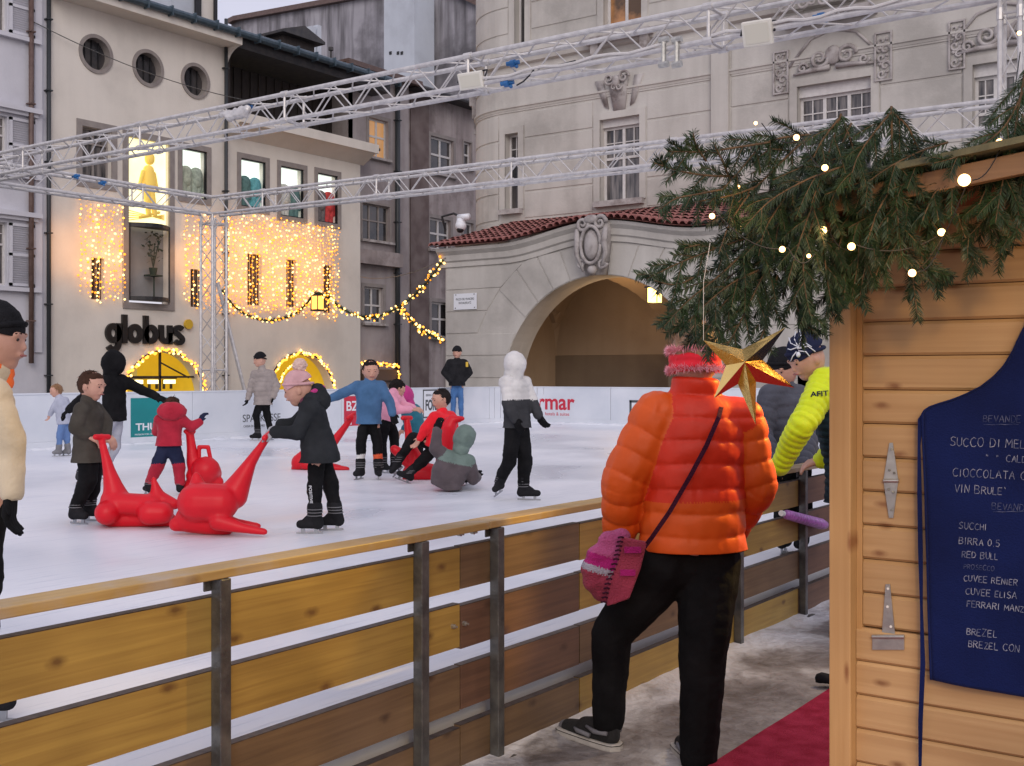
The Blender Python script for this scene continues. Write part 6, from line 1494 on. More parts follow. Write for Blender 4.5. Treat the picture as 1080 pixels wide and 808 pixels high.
    if hem is not None:
        hp = pix(J['pel'][0], hem, D+J['pel'][2]); e_ = V(hip.x, hip.y, min(hp.z-.02, hip.z-.02)); rings += [(hip, q*(1.12+fl_)*g, q*(.90+fl_)*g), (e_, q*(1.16+fl_*1.6)*g, q*(.96+fl_*1.6)*g)]; cz = hp.z
    else: rings += [(hip-sp_*q*.25, q*1.06*g, q*.86*g)]; cz = None
    jc = [LA(rings[::-1], (xa_, ya_)), C(sa, q*.56*g, sa.lerp(mid, .5), q*.56*g), C(sb, q*.56*g, sb.lerp(mid, .5), q*.56*g), C(mid, q*.6, P['neck']-upv2*q*.02, q*.58), C(P['neck']-upv2*q*.1, q*.54, P['neck']+upv2*q*.06, q*.52)]
    for s in 'ab':
        L1 = (P['e'+s]-P['s'+s]).length; jc += [C(P['s'+s], q*.52*g, P['e'+s], q*.44*g, 'arm', 0), C(P['e'+s], q*.44*g, P['w'+s], q*.34*g, 'arm', L1)]
    if head == 'hood' or head == 'hooddown':
        if head == 'hooddown': jc += [E(P['neck']-fv*q*.45+upv2*q*.05, (q*.85, q*.55, q*.5), fr)]
    jk = blob('jacket', jc, [M[x] for x in (jacket if isinstance(jacket, (list, tuple)) else [jacket])], t, vox, 3, wr, 7, quilt, cz, paint=jm_paint)
    # trousers
    tc = [C(ha.lerp(hip, .35), q*.60*legw, hb.lerp(hip, .35), q*.60*legw)]
    for s in 'ab':
        an = P['f'+s].lerp(P['k'+s], .10); tc += [C(P['h'+s].lerp(hip, .3), q*.62*legw, P['k'+s], q*.56*legw), C(P['k'+s], q*.56*legw, an, q*.42*legw)]
    pm = pants if isinstance(pants, (list, tuple)) else [pants]
    blob('trousers', tc, [M[x] for x in pm], t, vox, 2, wr*1.1, 9, paint=kneepads)
    # boots
    for s in 'ab':
        A, T_ = P['f'+s], P['t'+s]; d = (T_-A); d = (d-UP*d.dot(UP)*.0).normalized()
        gb = (T_-A); fl = V(gb.x, gb.y, gb.z)
        dn = -UP if boots != 'tilt' else -UP
        if boots == 'skate':
            fh = V(fl.x, fl.y, 0).normalized() if s not in lift else fl.normalized(); heel = (V(A.x, A.y, ICE+q*.64)-fh*q*.20) if s not in lift else A-UP*q*.42-fh*q*.2
            sd_ = fl.normalized(); k_ = P['k'+s]
            bt = blob('skate_boot', [C(A.lerp(k_, .26), q*.50, A, q*.46), C(A, q*.44, heel, q*.38), C(heel, q*.34, T_, q*.28), C(A, q*.38, A.lerp(T_, .55)-UP*q*.05, q*.30)], M[bootm], t, vox*.8, 2)
            mb = MB(); up_ = (UP-sd_*UP.dot(sd_)).normalized(); x_ = sd_.cross(up_); base = heel.lerp(T_, .5)
            Lb = (T_-heel).length/2+q*.28; dirb = (T_-heel).normalized(); upb = (UP-dirb*UP.dot(dirb)).normalized(); xb = dirb.cross(upb)
            mb.obox(lambda a, b, c: base+xb*a+dirb*b+upb*c, -.004, .004, -Lb, Lb, -q*.62, -q*.50)
            for yy in (-.5, .5): mb.obox(lambda a, b, c: base+xb*a+dirb*b+upb*c, -.006, .006, yy*Lb-q*.12, yy*Lb+q*.12, -q*.51, -q*.2)
            mb.build('blade', M['blade'], bt)
            mb = MB()
            for k in range(3): c_ = A.lerp(k_, .02+.09*k)-UP*0; mb.path([c_+(RIGHT*math.cos(x)+FWD*math.sin(x))*q*.49 for x in [2*PI*i/14 for i in range(15)]], q*.028, 4)
            mb.build('strap', M['strap_grey'], bt)
        elif boots == 'shoe':
            heel = A+V(0,0,-q*.35)-fl.normalized()*q*.15; blob('shoe', [C(A, q*.34, heel, q*.33), C(heel, q*.30, T_, q*.27)], M[bootm], t, vox*.8, 2, clampz=(shoes_flat if shoes_flat is not None else None))
    if glove:
        for hcaps in hands: blob('glove', [(c[0], c[1], c[2]*1.22, c[3], c[4]*1.22, c[5], c[6]) for c in hcaps] , M[glove], t, vox*.6, 1)
    # head wear / hair
    if head in ('hair', 'hooddown'):
        hz = hc+upv2*q*.12-fv*q*.20
        blob('hair', [E(hz, (q*.80, q*.84, q*.95), fr), E(hc+upv2*q*.60+fv*q*.08, (q*.62, q*.62, q*.36), fr)], M[headm or hairm], t, vox*.6, 1, .006, 30)
        mb = MB(); rs_ = random.Random(int(D*10))
        for k in range(420):
            a_ = rs_.random()*2*PI; ph = rs_.uniform(-.25, 1.45); n_ = rt*math.cos(a_)*math.cos(ph)+fv*math.sin(a_)*math.cos(ph)+upv2*math.sin(ph)
            if n_.dot(fv) > .55 and n_.dot(upv2) < .55: continue
            p_ = hz+rt*(n_.dot(rt)*q*.80)+fv*(n_.dot(fv)*q*.84)+upv2*(n_.dot(upv2)*q*.95); tg_ = (-upv2*rs_.uniform(.1,.9)+fv*rs_.uniform(-.2,.8)+rt*rs_.uniform(-.5,.5)+n_*.25).normalized(); w_ = tg_.cross(n_)
            if w_.length < .05: continue
            w_ = w_.normalized()*.0035; mb.face([p_-w_, p_+w_, p_+tg_*rs_.uniform(.02,.045)])
        mb.build('hair_strands', M[headm or hairm], t)
    elif head == 'beanie':
        cz_ = hc.z+q*.18
        def clampf(co, hc=hc, upv2=upv2, fv=fv, q=q):
            u_ = np.array(upv2)*1.0; dlt = (co-np.array(hc))@u_-(q*.32-.0); dlt2 = (co-np.array(hc))@np.array(fv)
            lim = -q*.30*np.clip(-dlt2/q, -1, 1)-0.0; m_ = (dlt+0)-lim*-1; k = m_ < 0; co = co.copy(); co[k] -= np.outer(m_[k], u_); return co
        blob('beanie', [E(hc+upv2*q*.32-fv*q*.07, (q*.86, q*.96, q*1.0), fr)], M[headm], t, vox*.7, 1, .003, 30, post=clampf)
        mb = MB(); P_ = [hc+rt*(q*.83*math.cos(x))+fv*(q*.92*math.sin(x)-q*.05)+upv2*(q*.36+.16*q*math.sin(x)) for x in [2*PI*i/24 for i in range(25)]]; mb.path(P_, q*.095, 8); mb.build('brim', M[headm], t, smooth=True)
    elif head == 'hood':
        caps = [E(hc-fv*q*.12+upv2*q*.10, (q*1.02, q*1.12, q*1.22), fr), C(hc-upv2*q*.6-fv*q*.3, q*.72, P['neck']-fv*q*.2, q*.72)]
        if hoodface:
            caps = [E(hc-fv*q*.24+upv2*q*.08, (q*.94, q*1.02, q*1.12), fr), C(hc-upv2*q*.35-fv*q*.30, q*.84, P['neck']-fv*q*.12-upv2*q*.2, q*.86), C(P['neck']-upv2*q*.3, q*.75, mid, q*.75)]
        blob('hood', caps, M[headm], t, vox, 2, .008, 12)
    if scarf: blob('scarf', [C(P['neck']-rt*q*.2+upv2*q*.08, q*.47, P['neck']+rt*q*.2+upv2*q*.08, q*.47), C(P['neck']+fv*q*.28, q*.30, P['neck']+fv*q*.40-upv2*q*.45, q*.22)], M[scarf], t, vox, 2, .012, 18)
    return t, P, dict(hc=hc, fv=fv, up=upv2, rt=rt, q=q)
for nm, c in {'boot_black': (.012,.012,.014), 'strap_grey': (.16,.16,.17), 'black_cloth': (.005,.005,.006), 'olive': (.052,.046,.038), 'charcoal': (.018,.020,.023), 'knit_pink': (.52,.30,.31), 'maroon': (.13,.03,.06), 'steel_blue': (.045,.115,.23),
   'white_cloth': (.52,.51,.50), 'dark_grey': (.035,.036,.040), 'red_cloth': (.34,.010,.028), 'navy': (.014,.018,.045), 'beige_grey': (.26,.225,.21), 'jeans': (.05,.13,.30), 'pink_cloth': (.62,.27,.37), 'magenta': (.40,.03,.17), 'teal_cloth': (.015,.12,.17),
   'bright_red': (.72,.010,.022), 'grey_brown': (.075,.060,.066), 'sage': (.125,.175,.155), 'pale_blue_grey': (.34,.36,.44), 'child_jeans': (.09,.16,.33), 'cream_coat': (.50,.42,.30), 'orange_scarf': (.75,.14,.03), 'light_trouser': (.34,.35,.40), 'orange_gaiter': (.6,.09,.03),
   'hair_brown': (.045,.022,.014), 'hair_dark': (.012,.009,.009), 'hair_light': (.22,.12,.06), 'knit_black': (.010,.010,.012), 'grey_glove': (.30,.30,.32), 'anthracite': (.055,.058,.075), 'green_glove': (.05,.13,.09)}.items():
    cloth(nm, c, bump=.3 if 'knit' not in nm else .7, bscale=70 if 'knit' not in nm else 130)
GR = 'skaters on the ice'
# --- far left adult in cream coat
t, P, X = person('skater in a cream coat, black beanie and orange scarf cut by the left edge', 4.2, .118, dict(head=(-5,359,0), neck=(-6,391,0), sa=(-9,416,-.16), sb=(-16,416,.17), ea=(10,468,-.16), eb=(-40,465,.15), wa=(12,518,-.17), wb=(-52,505,.0), da=(9,548,-.17),
   ha=(-14,520,-.09), hb=(-18,520,.10), ka=(-18,610,-.1), kb=(-40,605,.1), fa=(-20,706,-.1), fb=(-62,700,.15), ta=(2,722,-.1), tb=(-45,715,.15), pel=(-16,515,0)), (1, .05, 0), 'cream_coat', 'black_cloth', 'beanie', 'knit_black', glove='black_cloth', hem=522, scarf='orange_scarf', vox=.010, group=GR, hairm='hair_brown', puff=1.05)
mb = MB(); blob('hip_bag', [C(pix(-12,460,4.02), .035, pix(2,460,4.02), .035), C(pix(-12,484,4.02), .035, pix(0,484,4.02), .03)], M['boot_black'], t, .01, 2, .006, 12); mb.path([pix(-25,425,3.98), pix(-14,440,3.97), pix(-4,455,3.98)], .008, 6); mb.build('bag_strap', M['boot_black'], t)
# --- small child far left
person('small child with light brown hair in a pale jacket far back at the left boards', 17.4, .098, dict(head=(59,412,0), neck=(62,419,0), sa=(61,423,-.05), sb=(69,422,.05), ea=(56,430,-.06), eb=(72,430,.06), wa=(53,437,-.06), wb=(70,438,.1), ha=(66,446,-.03), hb=(69,446,.04), ka=(63.5,456,-.04), kb=(70,457,.05), fa=(62,469,-.04), fb=(71.5,469,.05), ta=(58,472,-.04), tb=(69,472.5,.05), pel=(67,446,0)),
   (-.8, -.6, -.1), 'pale_blue_grey', 'child_jeans', 'hair', 'hair_light', bootm='strap_grey', vox=.014, group=GR, puff=1.05)
# --- black hooded skater
person('skater in a black hooded top with pale trousers stretching an arm to the right', 13.0, .125, dict(head=(121,384,0), neck=(119,398,0), sa=(112,402,-.10), sb=(128,401,.10), ea=(92,416,-.05), eb=(147,410,.05), wa=(73,432,.05), wb=(165,418,.0), ha=(117,441,-.07), hb=(124,441,.08), ka=(103,468,-.06), kb=(121,471,.1), fa=(86,491,0), fb=(110,494,.1), ta=(92,501,0), tb=(117,503,.1), pel=(120,440,0)),
   (.75, .65, -.1), 'black_cloth', 'light_trouser', 'hood', 'black_cloth', lift='b', glove='black_cloth', bootm='dark_grey', vox=.012, group=GR, puff=1.1)
# --- olive boy
person('boy with short brown hair in a long olive coat pushing a red skating aid', 9.6, .122, dict(head=(97,407,0), neck=(94,421,0), sa=(86,433,-.12), sb=(100,432,.12), ea=(80,452,-.15), eb=(112,446,.14), wa=(91,459,-.13), wb=(112,457,.05), da=(101,464,-.10), db=(115,461,.05), ha=(91,478,-.07), hb=(98,478,.08), ka=(93,506,-.06), kb=(97,508,.1), fa=(80,533,-.08), fb=(94,530,.12), ta=(89,543,-.12), tb=(104,540,.10), pel=(94,478,0)),
   (.92, -.25, -.12), 'olive', 'black_cloth', 'hair', 'hair_brown', vox=.010, group=GR, hem=487, puff=1.12, legw=1.15, coat_flare=.06)
# --- red toddler
person('small child seen from behind in red jacket and navy shorts holding a red skating aid', 11.8, .10, dict(head=(182.5,429,0.03), neck=(180,437,0), sa=(169,443,-.02), sb=(190,442,-.02), ea=(165,455,.08), eb=(202,450,.02), wa=(174,458,.2), wb=(210,445,.05), db=(214,438,.07), ha=(172,470,0), hb=(184,470,0), ka=(166,492,.0), kb=(189,493,.02), fa=(157,506,.0), fb=(190,509,.02), ta=(153,512,.10), tb=(192,516,.10), pel=(178,468,0)),
   (.25, .97, 0), 'red_cloth', ['navy', 'red_cloth'], 'hair', 'hair_brown', glove='navy', vox=.010, group=GR, hem=470, puff=1.22, legw=1.25, kneepads=lambda co, tg: (co[:, 2] < pix(178, 489, 11.8).z).astype(int))
blob('hood', [E(pix(181, 434, 11.74), (.15, .11, .10), (RIGHT, FWD, UP))], M['red_cloth'], bpy.data.objects['person.004'] if 'person.004' in bpy.data.objects else None, .012, 3, .012, 12)
# --- man in beige far
person('man in a beige grey puffer jacket and black beanie skating near the far boards', 21.6, .128, dict(head=(274,380,0), neck=(276,388,0), sa=(269,395,-.03), sb=(286,395,.06), ea=(265,408,-.05), eb=(292,407,.08), wa=(261.5,420,-.08), wb=(288,419,.03), ha=(274,424,-.03), hb=(281,424,.05), ka=(270,438,-.05), kb=(282,439,.05), fa=(272,451.5,-.05), fb=(286,452,.05), ta=(265,456,-.05), tb=(283,458,.0), pel=(277,424,0)),
   (-.85, -.5, 0), 'beige_grey', 'black_cloth', 'beanie', 'knit_black', glove='black_cloth', vox=.014, group=GR, hem=427, puff=1.2, quilt=(.09, .018))
# --- girl with pink hat
t, P, X = person('girl in a pink pom-pom hat and black coat leaning on a red skating aid', 9.0, .125, dict(head=(315,411,0), neck=(323,424,0), sa=(327,431,-.13), sb=(330,430,.13), ea=(314,456,-.16), eb=(312,448,.12), wa=(291,456,-.13), wb=(297,449,.08), da=(281,461,-.10), db=(285,454,.05), ha=(334,478,-.08), hb=(340,478,.09), ka=(332,508,-.07), kb=(348,508,.10), fa=(332,538,-.07), fb=(354,534,.12), ta=(317,552,-.07), tb=(344,548,.12), pel=(337,478,0)),
   (-.95, -.1, -.22), 'charcoal', 'black_cloth', 'beanie', 'knit_pink', glove='grey_glove', vox=.009, group=GR, hem=487, puff=1.18, legw=.92, scarf='maroon', coat_flare=.12)
mb = MB()
blob('pom_pom', [E(X['hc']+X['up']*X['q']*1.48-X['fv']*X['q']*.40, (.055,.055,.055))], cloth('pom_fur', (.60,.42,.36), bump=1, bscale=60), t, .006, 0, .014, 55)
blob('hood', [C(X['hc']-X['fv']*.15-UP*.06, .075, X['hc']-X['fv']*.17-UP*.12, .09), C(P['neck']-X['fv']*.05+X['rt']*.08, .07, P['neck']-X['fv']*.05-X['rt']*.08, .07)], M['charcoal'], t, .01, 3, .01, 12)
blob('hood_lining', [C(X['hc']-X['fv']*.12-UP*.045+X['rt']*.07, .022, X['hc']-X['fv']*.19-UP*.03, .026), C(X['hc']-X['fv']*.12-UP*.045-X['rt']*.07, .022, X['hc']-X['fv']*.19-UP*.03, .026)], M['magenta'], t, .006, 2)
text('POSITIVE', .032, M['vinyl_white'], frame_mat(pix(325.5, 512, 8.83), (0.08*RIGHT-UP), RIGHT), t, 'leg_lettering', .0008, 0, sx=1.1)
# --- boy in blue
person('dark-haired boy in a blue jacket with one arm stretched out to the left', 13.6, .124, dict(head=(391,391,0), neck=(390,402,0), sa=(377,408,-.02), sb=(402,408,.0), ea=(361,415,-.04), eb=(411,424,.0), wa=(347,421,-.05), wb=(414,436,-.05), ha=(383,446,0), hb=(395,446,.03), ka=(381,466,-.03), kb=(398,467,.0), fa=(380,487,-.03), fb=(399,489,.0), ta=(375,498,-.12), tb=(400,500,-.14), pel=(389,446,0)),
   (.28, -.95, -.12), 'steel_blue', ['black_cloth', 'orange_gaiter', 'white_cloth'], 'hair', 'hair_dark', glove='black_cloth', vox=.011, group=GR, hem=447, puff=1.12, legw=.95,
   kneepads=lambda co, tg: np.where(co[:, 2] < pix(390, 479, 13.6).z, np.where((co@np.array(RIGHT)) > (pix(389.5, 480, 13.6)@RIGHT), 1, 2), 0))
# --- pink girl
person('child in a pink jacket and black trousers leaning over behind the boy in blue', 14.5, .115, dict(head=(419,410,.05), neck=(416,413,0), sa=(411,417,-.08), sb=(418,416,.10), ea=(420,432,-.1), eb=(426,428,.1), wa=(432,432,-.1), wb=(436,430,.1), ha=(406,441,-.06), hb=(411,441,.07), ka=(404,460,-.06), kb=(416,461,.07), fa=(404,480,-.05), fb=(416,482,.05), ta=(409,487,-.1), tb=(421,489,.0), pel=(409,440,0)),
   (.8, .3, -.5), 'pink_cloth', 'black_cloth', 'hair', 'hair_dark', vox=.012, group=GR, puff=1.15)
person('child in a magenta hood and teal jacket half hidden behind the red skating aid', 15.2, .115, dict(head=(426,418,0), neck=(430,427,0), sa=(428,432,-.08), sb=(438,432,.08), ea=(432,446,-.12), eb=(443,446,.08), wa=(426,452,-.15), wb=(438,455,.05), ha=(436,458,-.05), hb=(441,458,.06), ka=(436,474,-.08), kb=(442,474,.05), fa=(436,486,-.05), fb=(443,486,.05), ta=(431,491,-.08), tb=(439,491,.0), pel=(438,457,0)),
   (-.75, -.5, -.3), 'teal_cloth', 'black_cloth', 'hood', 'magenta', vox=.013, group=GR, puff=1.25, face=False)
# --- fallen red jacket kid
person('dark-haired child in a bright red jacket fallen backwards with both skates in front', 13.2, .118, dict(head=(465,421,0), neck=(466,434,0), sa=(459,441,-.12), sb=(475,440,.12), ea=(449,452,-.15), eb=(479,454,.15), wa=(443,462,-.12), wb=(478,470,.10), ha=(457,468,-.08), hb=(463,470,.08), ka=(436,462,.10), kb=(447,485,-.12), fa=(419,487,.10), fb=(431,499,-.15), ta=(413,497,.05), tb=(421,499,-.20), pel=(460,470,0)),
   (-.85, -.45, -.15), 'bright_red', 'black_cloth', 'hair', 'hair_dark', vox=.011, group=GR, puff=1.2, legw=1.05, lift='ab')
# --- crouching grey/green kid
person('child in a sage and grey hooded jacket sitting on the ice with one glove raised', 12.2, .120, dict(head=(490,462,.08), neck=(487,474,.05), sa=(470,482,.02), sb=(493,487,.02), ea=(459,473,.0), eb=(499,505,.05), wa=(461,455,.0), wb=(503,503,.20), da=(463.5,444,.0), db=(504,497,.28), ha=(464,504,0), hb=(478,505,0), ka=(478,498,.42), kb=(490,500,.42), fa=(480,508,.55), fb=(492,508,.60), ta=(484,505,.70), tb=(497,505,.75), pel=(470,504,0)),
   (.35, .9, .1), ['grey_brown', 'sage'], 'black_cloth', 'hood', 'sage', glove='black_cloth', vox=.010, group=GR, hem=516, puff=1.35, face=False, up=(.45, .1, .9), torso_w=1.12,
   jm_paint=lambda co, tg: np.array([1 if (c[2] > pix(480, 488, 12.2).z - .25*(Vector(c)@RIGHT-pix(480, 488, 12.2)@RIGHT) and g != 'arm') else 0 for c, g in zip(co.tolist(), tg)]))
# --- white hooded kid
person('skater in a white and dark grey hooded jacket gliding alone in front of the arch', 11.3, .118, dict(head=(545,385,0), neck=(542,397,0), sa=(534,404,-.10), sb=(553,404,.08), ea=(536,426,-.12), eb=(562,425,.05), wa=(543,442,-.20), wb=(568,438,.0), db=(574,448,-.02), ha=(540,450,-.05), hb=(551,450,.05), ka=(537,486,-.08), kb=(554,484,.05), fa=(527,508,.10), fb=(552,512,.02), ta=(522,516,.0), tb=(567,518,.0), pel=(546,450,0)),
   (.70, .72, 0), ['white_cloth', 'dark_grey'], 'black_cloth', 'hood', 'white_cloth', glove='black_cloth', vox=.010, group=GR, hem=451, puff=1.16, legw=1.15, lift='a', hoodface=True, quilt=(.055, .004), face=False,
   jm_paint=lambda co, tg: (co[:, 2] < pix(545, 422, 11.3).z).astype(int))
# --- guard
t, P, X = person('guard in black jacket, beanie and blue jeans, hands in pockets, by the far boards', 27.6, .135, dict(head=(482,372,0), neck=(482,379,0), sa=(474.5,383,0), sb=(490,383,0), ea=(468.5,393,0), eb=(495.5,393,0), wa=(475,402,-.12), wb=(488,402,-.12), ha=(478,405,0), hb=(486,405,0), ka=(478,422,0), kb=(486,422,0), fa=(478,439,0), fb=(486.5,439,0), ta=(476,443.5,-.12), tb=(485,444,-.12), pel=(482,405,0)),
   (-.25, -.97, 0), 'boot_black', 'jeans', 'beanie', 'knit_black', vox=.014, group=GR, hem=407, puff=1.35, boots='shoe', hands_on=False)
mb = MB(); a = pix(492.5, 384, 27.35); mb.obox(lambda x, y, z: a+RIGHT*x+FWD*y+UP*z, -.03, .03, -.01, .02, -.07, .05); mb.build('yellow_badge', M['sign_yellow'], t, bevel=.01)
# --- person in grey behind the neon arm (on the ice by the fence)
person('person in a dark blue grey puffer jacket leaning on the fence beyond the gold star', 8.0, .125, dict(head=(826,390,.0), neck=(828,407,0), sa=(814,420,-.08), sb=(842,420,.08), ea=(802,455,-.12), eb=(852,458,.02), wa=(815,486,-.35), wb=(848,490,-.35), ha=(828,482,0), hb=(846,482,0), ka=(826,545,.03), kb=(848,545,.03), fa=(828,595,.0), fb=(846,592,.0), ta=(824,610,-.12), tb=(842,607,-.12), pel=(836,480,0)),
   (-.6, -.7, -.2), 'anthracite', 'black_cloth', 'beanie', 'knit_black', vox=.011, group='people at the fence', hem=492, puff=1.42, quilt=(.085, .016), glove='black_cloth')
# --- neon man
t, P, X = person('man in a neon yellow jacket and spider beanie leaning on the fence by the hut', 6.7, .122, dict(head=(852,376,0), neck=(866,398,.03), sa=(870,408,-.14), sb=(900,402,.16), ea=(848,450,-.30), eb=(905,445,.0), wa=(822,492,-.10), wb=(868,485,.10), da=(806,500,.0), db=(856,488,.12), ha=(893,498,-.05), hb=(905,498,.12), ka=(890,580,-.04), kb=(906,580,.12), fa=(893,655,-.02), fb=(910,655,.12), ta=(880,672,-.02), tb=(897,672,.12), pel=(898,495,0)),
   (-.80, -.25, -.35), ['neon', 'navy_teal'] if 'neon' in M else 'olive', 'navy', 'none', vox=.009, group='people at the fence', puff=1.22, boots='shoe', hem=520) if False else (None, None, None)
cloth('neon', (.62, .74, .005), .12, .5); cloth('navy_teal', (.010, .026, .040), .3, .6)
zn = pix(880, 405, 6.7)
t, P, X = person('man in a neon yellow jacket and spider beanie leaning on the fence by the hut', 6.7, .122, dict(head=(851,378,0), neck=(864,398,.03), sa=(871,404,-.14), sb=(900,402,.16), ea=(846,448,-.30), eb=(905,445,.0), wa=(822,492,-.10), wb=(868,485,.10), da=(806,500,.0), db=(856,488,.12), ha=(896,498,-.03), hb=(906,498,.12), ka=(892,580,-.04), kb=(906,580,.12), fa=(893,655,-.02), fb=(910,655,.12), ta=(880,668,-.02), tb=(897,668,.12), pel=(901,495,0)),
   (-.80, -.25, -.35), ['navy_teal', 'neon'], 'navy', 'beanie', 'navy', vox=.009, group='people at the fence', puff=1.42, boots='shoe', bootm='boot_black', hem=530, quilt=(.042, .011), scarf='navy',
   jm_paint=lambda co, tg: np.array([1 if (g == 'arm' or c[2] > zn.z) else 0 for c, g in zip(co.tolist(), tg)]))
# spider motif on the hat: grey patch with white legs
hc = X['hc']; q = X['q']
def onhat(u, v, k=1.045):
    o_ = V(0, 0, EYE); d_ = (pix(u, v, 6.7)-o_).normalized(); ce = hc+X['up']*q*.20-X['fv']*q*.05; R_ = q*1.0*k; oc = o_-ce; b_ = oc.dot(d_); c_ = oc.dot(oc)-R_*R_; ds = b_*b_-c_
    return o_+d_*(-b_-math.sqrt(ds)) if ds > 0 else ce-d_*R_*0+0*d_+(pix(u, v, 6.7)-ce)*1.0
mb = MB()
for L_ in ([(842,366),(838,358),(839,350)], [(842,366),(845,356),(843,347)], [(842,366),(834,362),(832,356)], [(842,366),(834,369),(831,368)], [(842,368),(850,362),(856,366)], [(842,368),(852,365),(860,371)], [(842,370),(850,371),(854,376)], [(840,371),(836,376),(834,381)]):
    mb.path([onhat(*p) for p in L_], .0035, 5)
mb.ico(onhat(842, 374), .013, 2, (1,1,1.3)); mb.ico(onhat(842, 367), .009, 2); mb.build('spider_motif', M['vinyl_white'], t, smooth=True)
pp = pix(861, 413, 6.42); text('AFIT', .040, M['navy'], frame_mat(pix(855, 418.5, 6.41), (RIGHT*1.0+UP*.08-FWD*.1), (UP-RIGHT*.08)), t, 'sleeve_lettering', .0008, .001, sx=1.25)
# purple bottle
a, b = onX(817, 541, FX+.03), onX(862, 553, FX+.03); cloth('purple_print', (.30,.10,.36), .8, .3)
d_ = (b-a).normalized(); t = thing('bottle', 'purple patterned bottle wedged between the fence planks beside the neon man', 'bottle', a)
off = V(.05, 0, 0); mb = MB(); mb.path([a+off, a+off+d_*.05, a+off+d_*.07, a+off+(b-a)*.9, b+off], [.014, .016, .030, .036, .028], 14); M['purple_print'].node_tree.nodes['Noise Texture'].inputs['Scale'].default_value = 40; mb.build('bottle_body', M['purple_print'], t, smooth=True)
mb = MB(); mb.tube(a+off-d_*.02, a+off+d_*.012, .018, n=12); mb.build('bottle_cap', M['vinyl_white'], t)
# ================================================================= WOMAN IN ORANGE
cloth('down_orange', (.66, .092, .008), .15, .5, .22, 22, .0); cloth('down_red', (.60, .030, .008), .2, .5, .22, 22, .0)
DW = 4.62
J = dict(head=(733,378,0), neck=(733,404,0), sa=(694,436,-.02), sb=(785,441,.02), ea=(659,506,-.03), eb=(799,512,.02), wa=(654,558,.05), wb=(772,560,.16), da=(650,585,.10), db=(755,580,.22),
   ha=(702,592,0), hb=(748,594,0), ka=(645,668,.10), kb=(741,694,-.10), fa=(642,762,.10), fb=(736,802,-.12), ta=(604,776,.06), tb=(730,822,.10), pel=(728,590,0))
P = {k: pix(q_[0], q_[1], DW+q_[2]) for k, q_ in J.items()}
t = thing('person', 'woman in an orange down jacket and pink headband watching the rink from the fence', 'person', (P['pel'].x, P['pel'].y, GZ), 'people at the fence')
q = .118; fv = camv((-.20, .97, -.06)); rt = fv.cross(UP).normalized(); up_ = rt.cross(fv); fr = (rt, fv, up_); hc = P['head']
body = [E(hc, (q*.76, q*.9, q), fr), C(P['neck'], .052, hc-UP*.04, .055), C(hc-up_*.055+fv*.03, .06, hc-up_*.08+fv*.045, .04), C(hc+fv*.10, .010, hc+fv*.115-up_*.03, .016), E(hc+rt*.09-up_*.01, (.012,.02,.032), fr), E(hc-rt*.09-up_*.01, (.012,.02,.032), fr)]
sa, sb, ha, hb = P['sa'], P['sb'], P['ha'], P['hb']; mid = (sa+sb)/2; hip = (ha+hb)/2
body += [C(sa, .06, sb, .06), C(mid, .1, hip, .12), C(mid, .06, P['neck'], .05), C(sa.lerp(mid,.4), .08, ha, .09), C(sb.lerp(mid,.4), .08, hb, .09)]
for s in 'ab':
    body += [C(P['s'+s], .05, P['e'+s], .04), C(P['e'+s], .04, P['w'+s], .028), C(P['h'+s], .09, P['k'+s], .06), C(P['k'+s], .045, P['f'+s], .03)]
    body += hand_caps(P['w'+s], P['d'+s]-P['w'+s], fv, .175, .7, -1 if s == 'a' else 1)
blob('body', body, M['skin'], t, .008, 2)
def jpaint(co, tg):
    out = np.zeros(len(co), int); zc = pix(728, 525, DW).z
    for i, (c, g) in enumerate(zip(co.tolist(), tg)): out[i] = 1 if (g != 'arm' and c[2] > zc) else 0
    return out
xa_ = (sb-sa).normalized(); ya_ = xa_.cross(UP).normalized()
jc = [LA([(pix(731,596,DW), .217, .170), (pix(731,570,DW), .215, .168), (pix(731,540,DW), .210, .165), (pix(731,500,DW), .200, .155), (pix(734,465,DW), .198, .142), (pix(736,442,DW), .190, .125), (pix(736,428,DW), .165, .105), (pix(735,416,DW), .115, .085), (pix(734,407,DW), .094, .086), (pix(734,399,DW), .093, .086)], (xa_, ya_)),
      C(sa.lerp(mid,.05)+V(0,0,-.005), .092, sa.lerp(mid, .5), .09), C(sb.lerp(mid,.05)+V(0,0,-.005), .092, sb.lerp(mid, .5), .09)]
nb_ = len(jc)
L1a = (P['ea']-sa).length; L1b = (P['eb']-sb).length
jc += [C(sa, .100, P['ea'], .098, 'arm', 0), C(P['ea'], .098, P['wa'], .072, 'arm', L1a), C(sb, .084, P['eb'], .080, 'arm', 0), C(P['eb'], .080, P['wb'], .066, 'arm', L1b)]
hemz = pix(728, 578, DW).z
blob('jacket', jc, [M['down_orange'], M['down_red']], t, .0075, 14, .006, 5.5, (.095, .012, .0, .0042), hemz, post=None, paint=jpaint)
# waistband crease and trousers
tc = [C(ha+UP*.0, .128, hb+UP*.0, .128), C(ha, .140, P['ka'], .085), C(P['ka'], .085, P['fa']+UP*.01, .068), C(hb, .132, P['kb'], .096), C(P['kb'], .096, P['fb']+UP*.0, .075)]
blob('trousers', tc, M['black_cloth'], t, .008, 4, .007, 9)
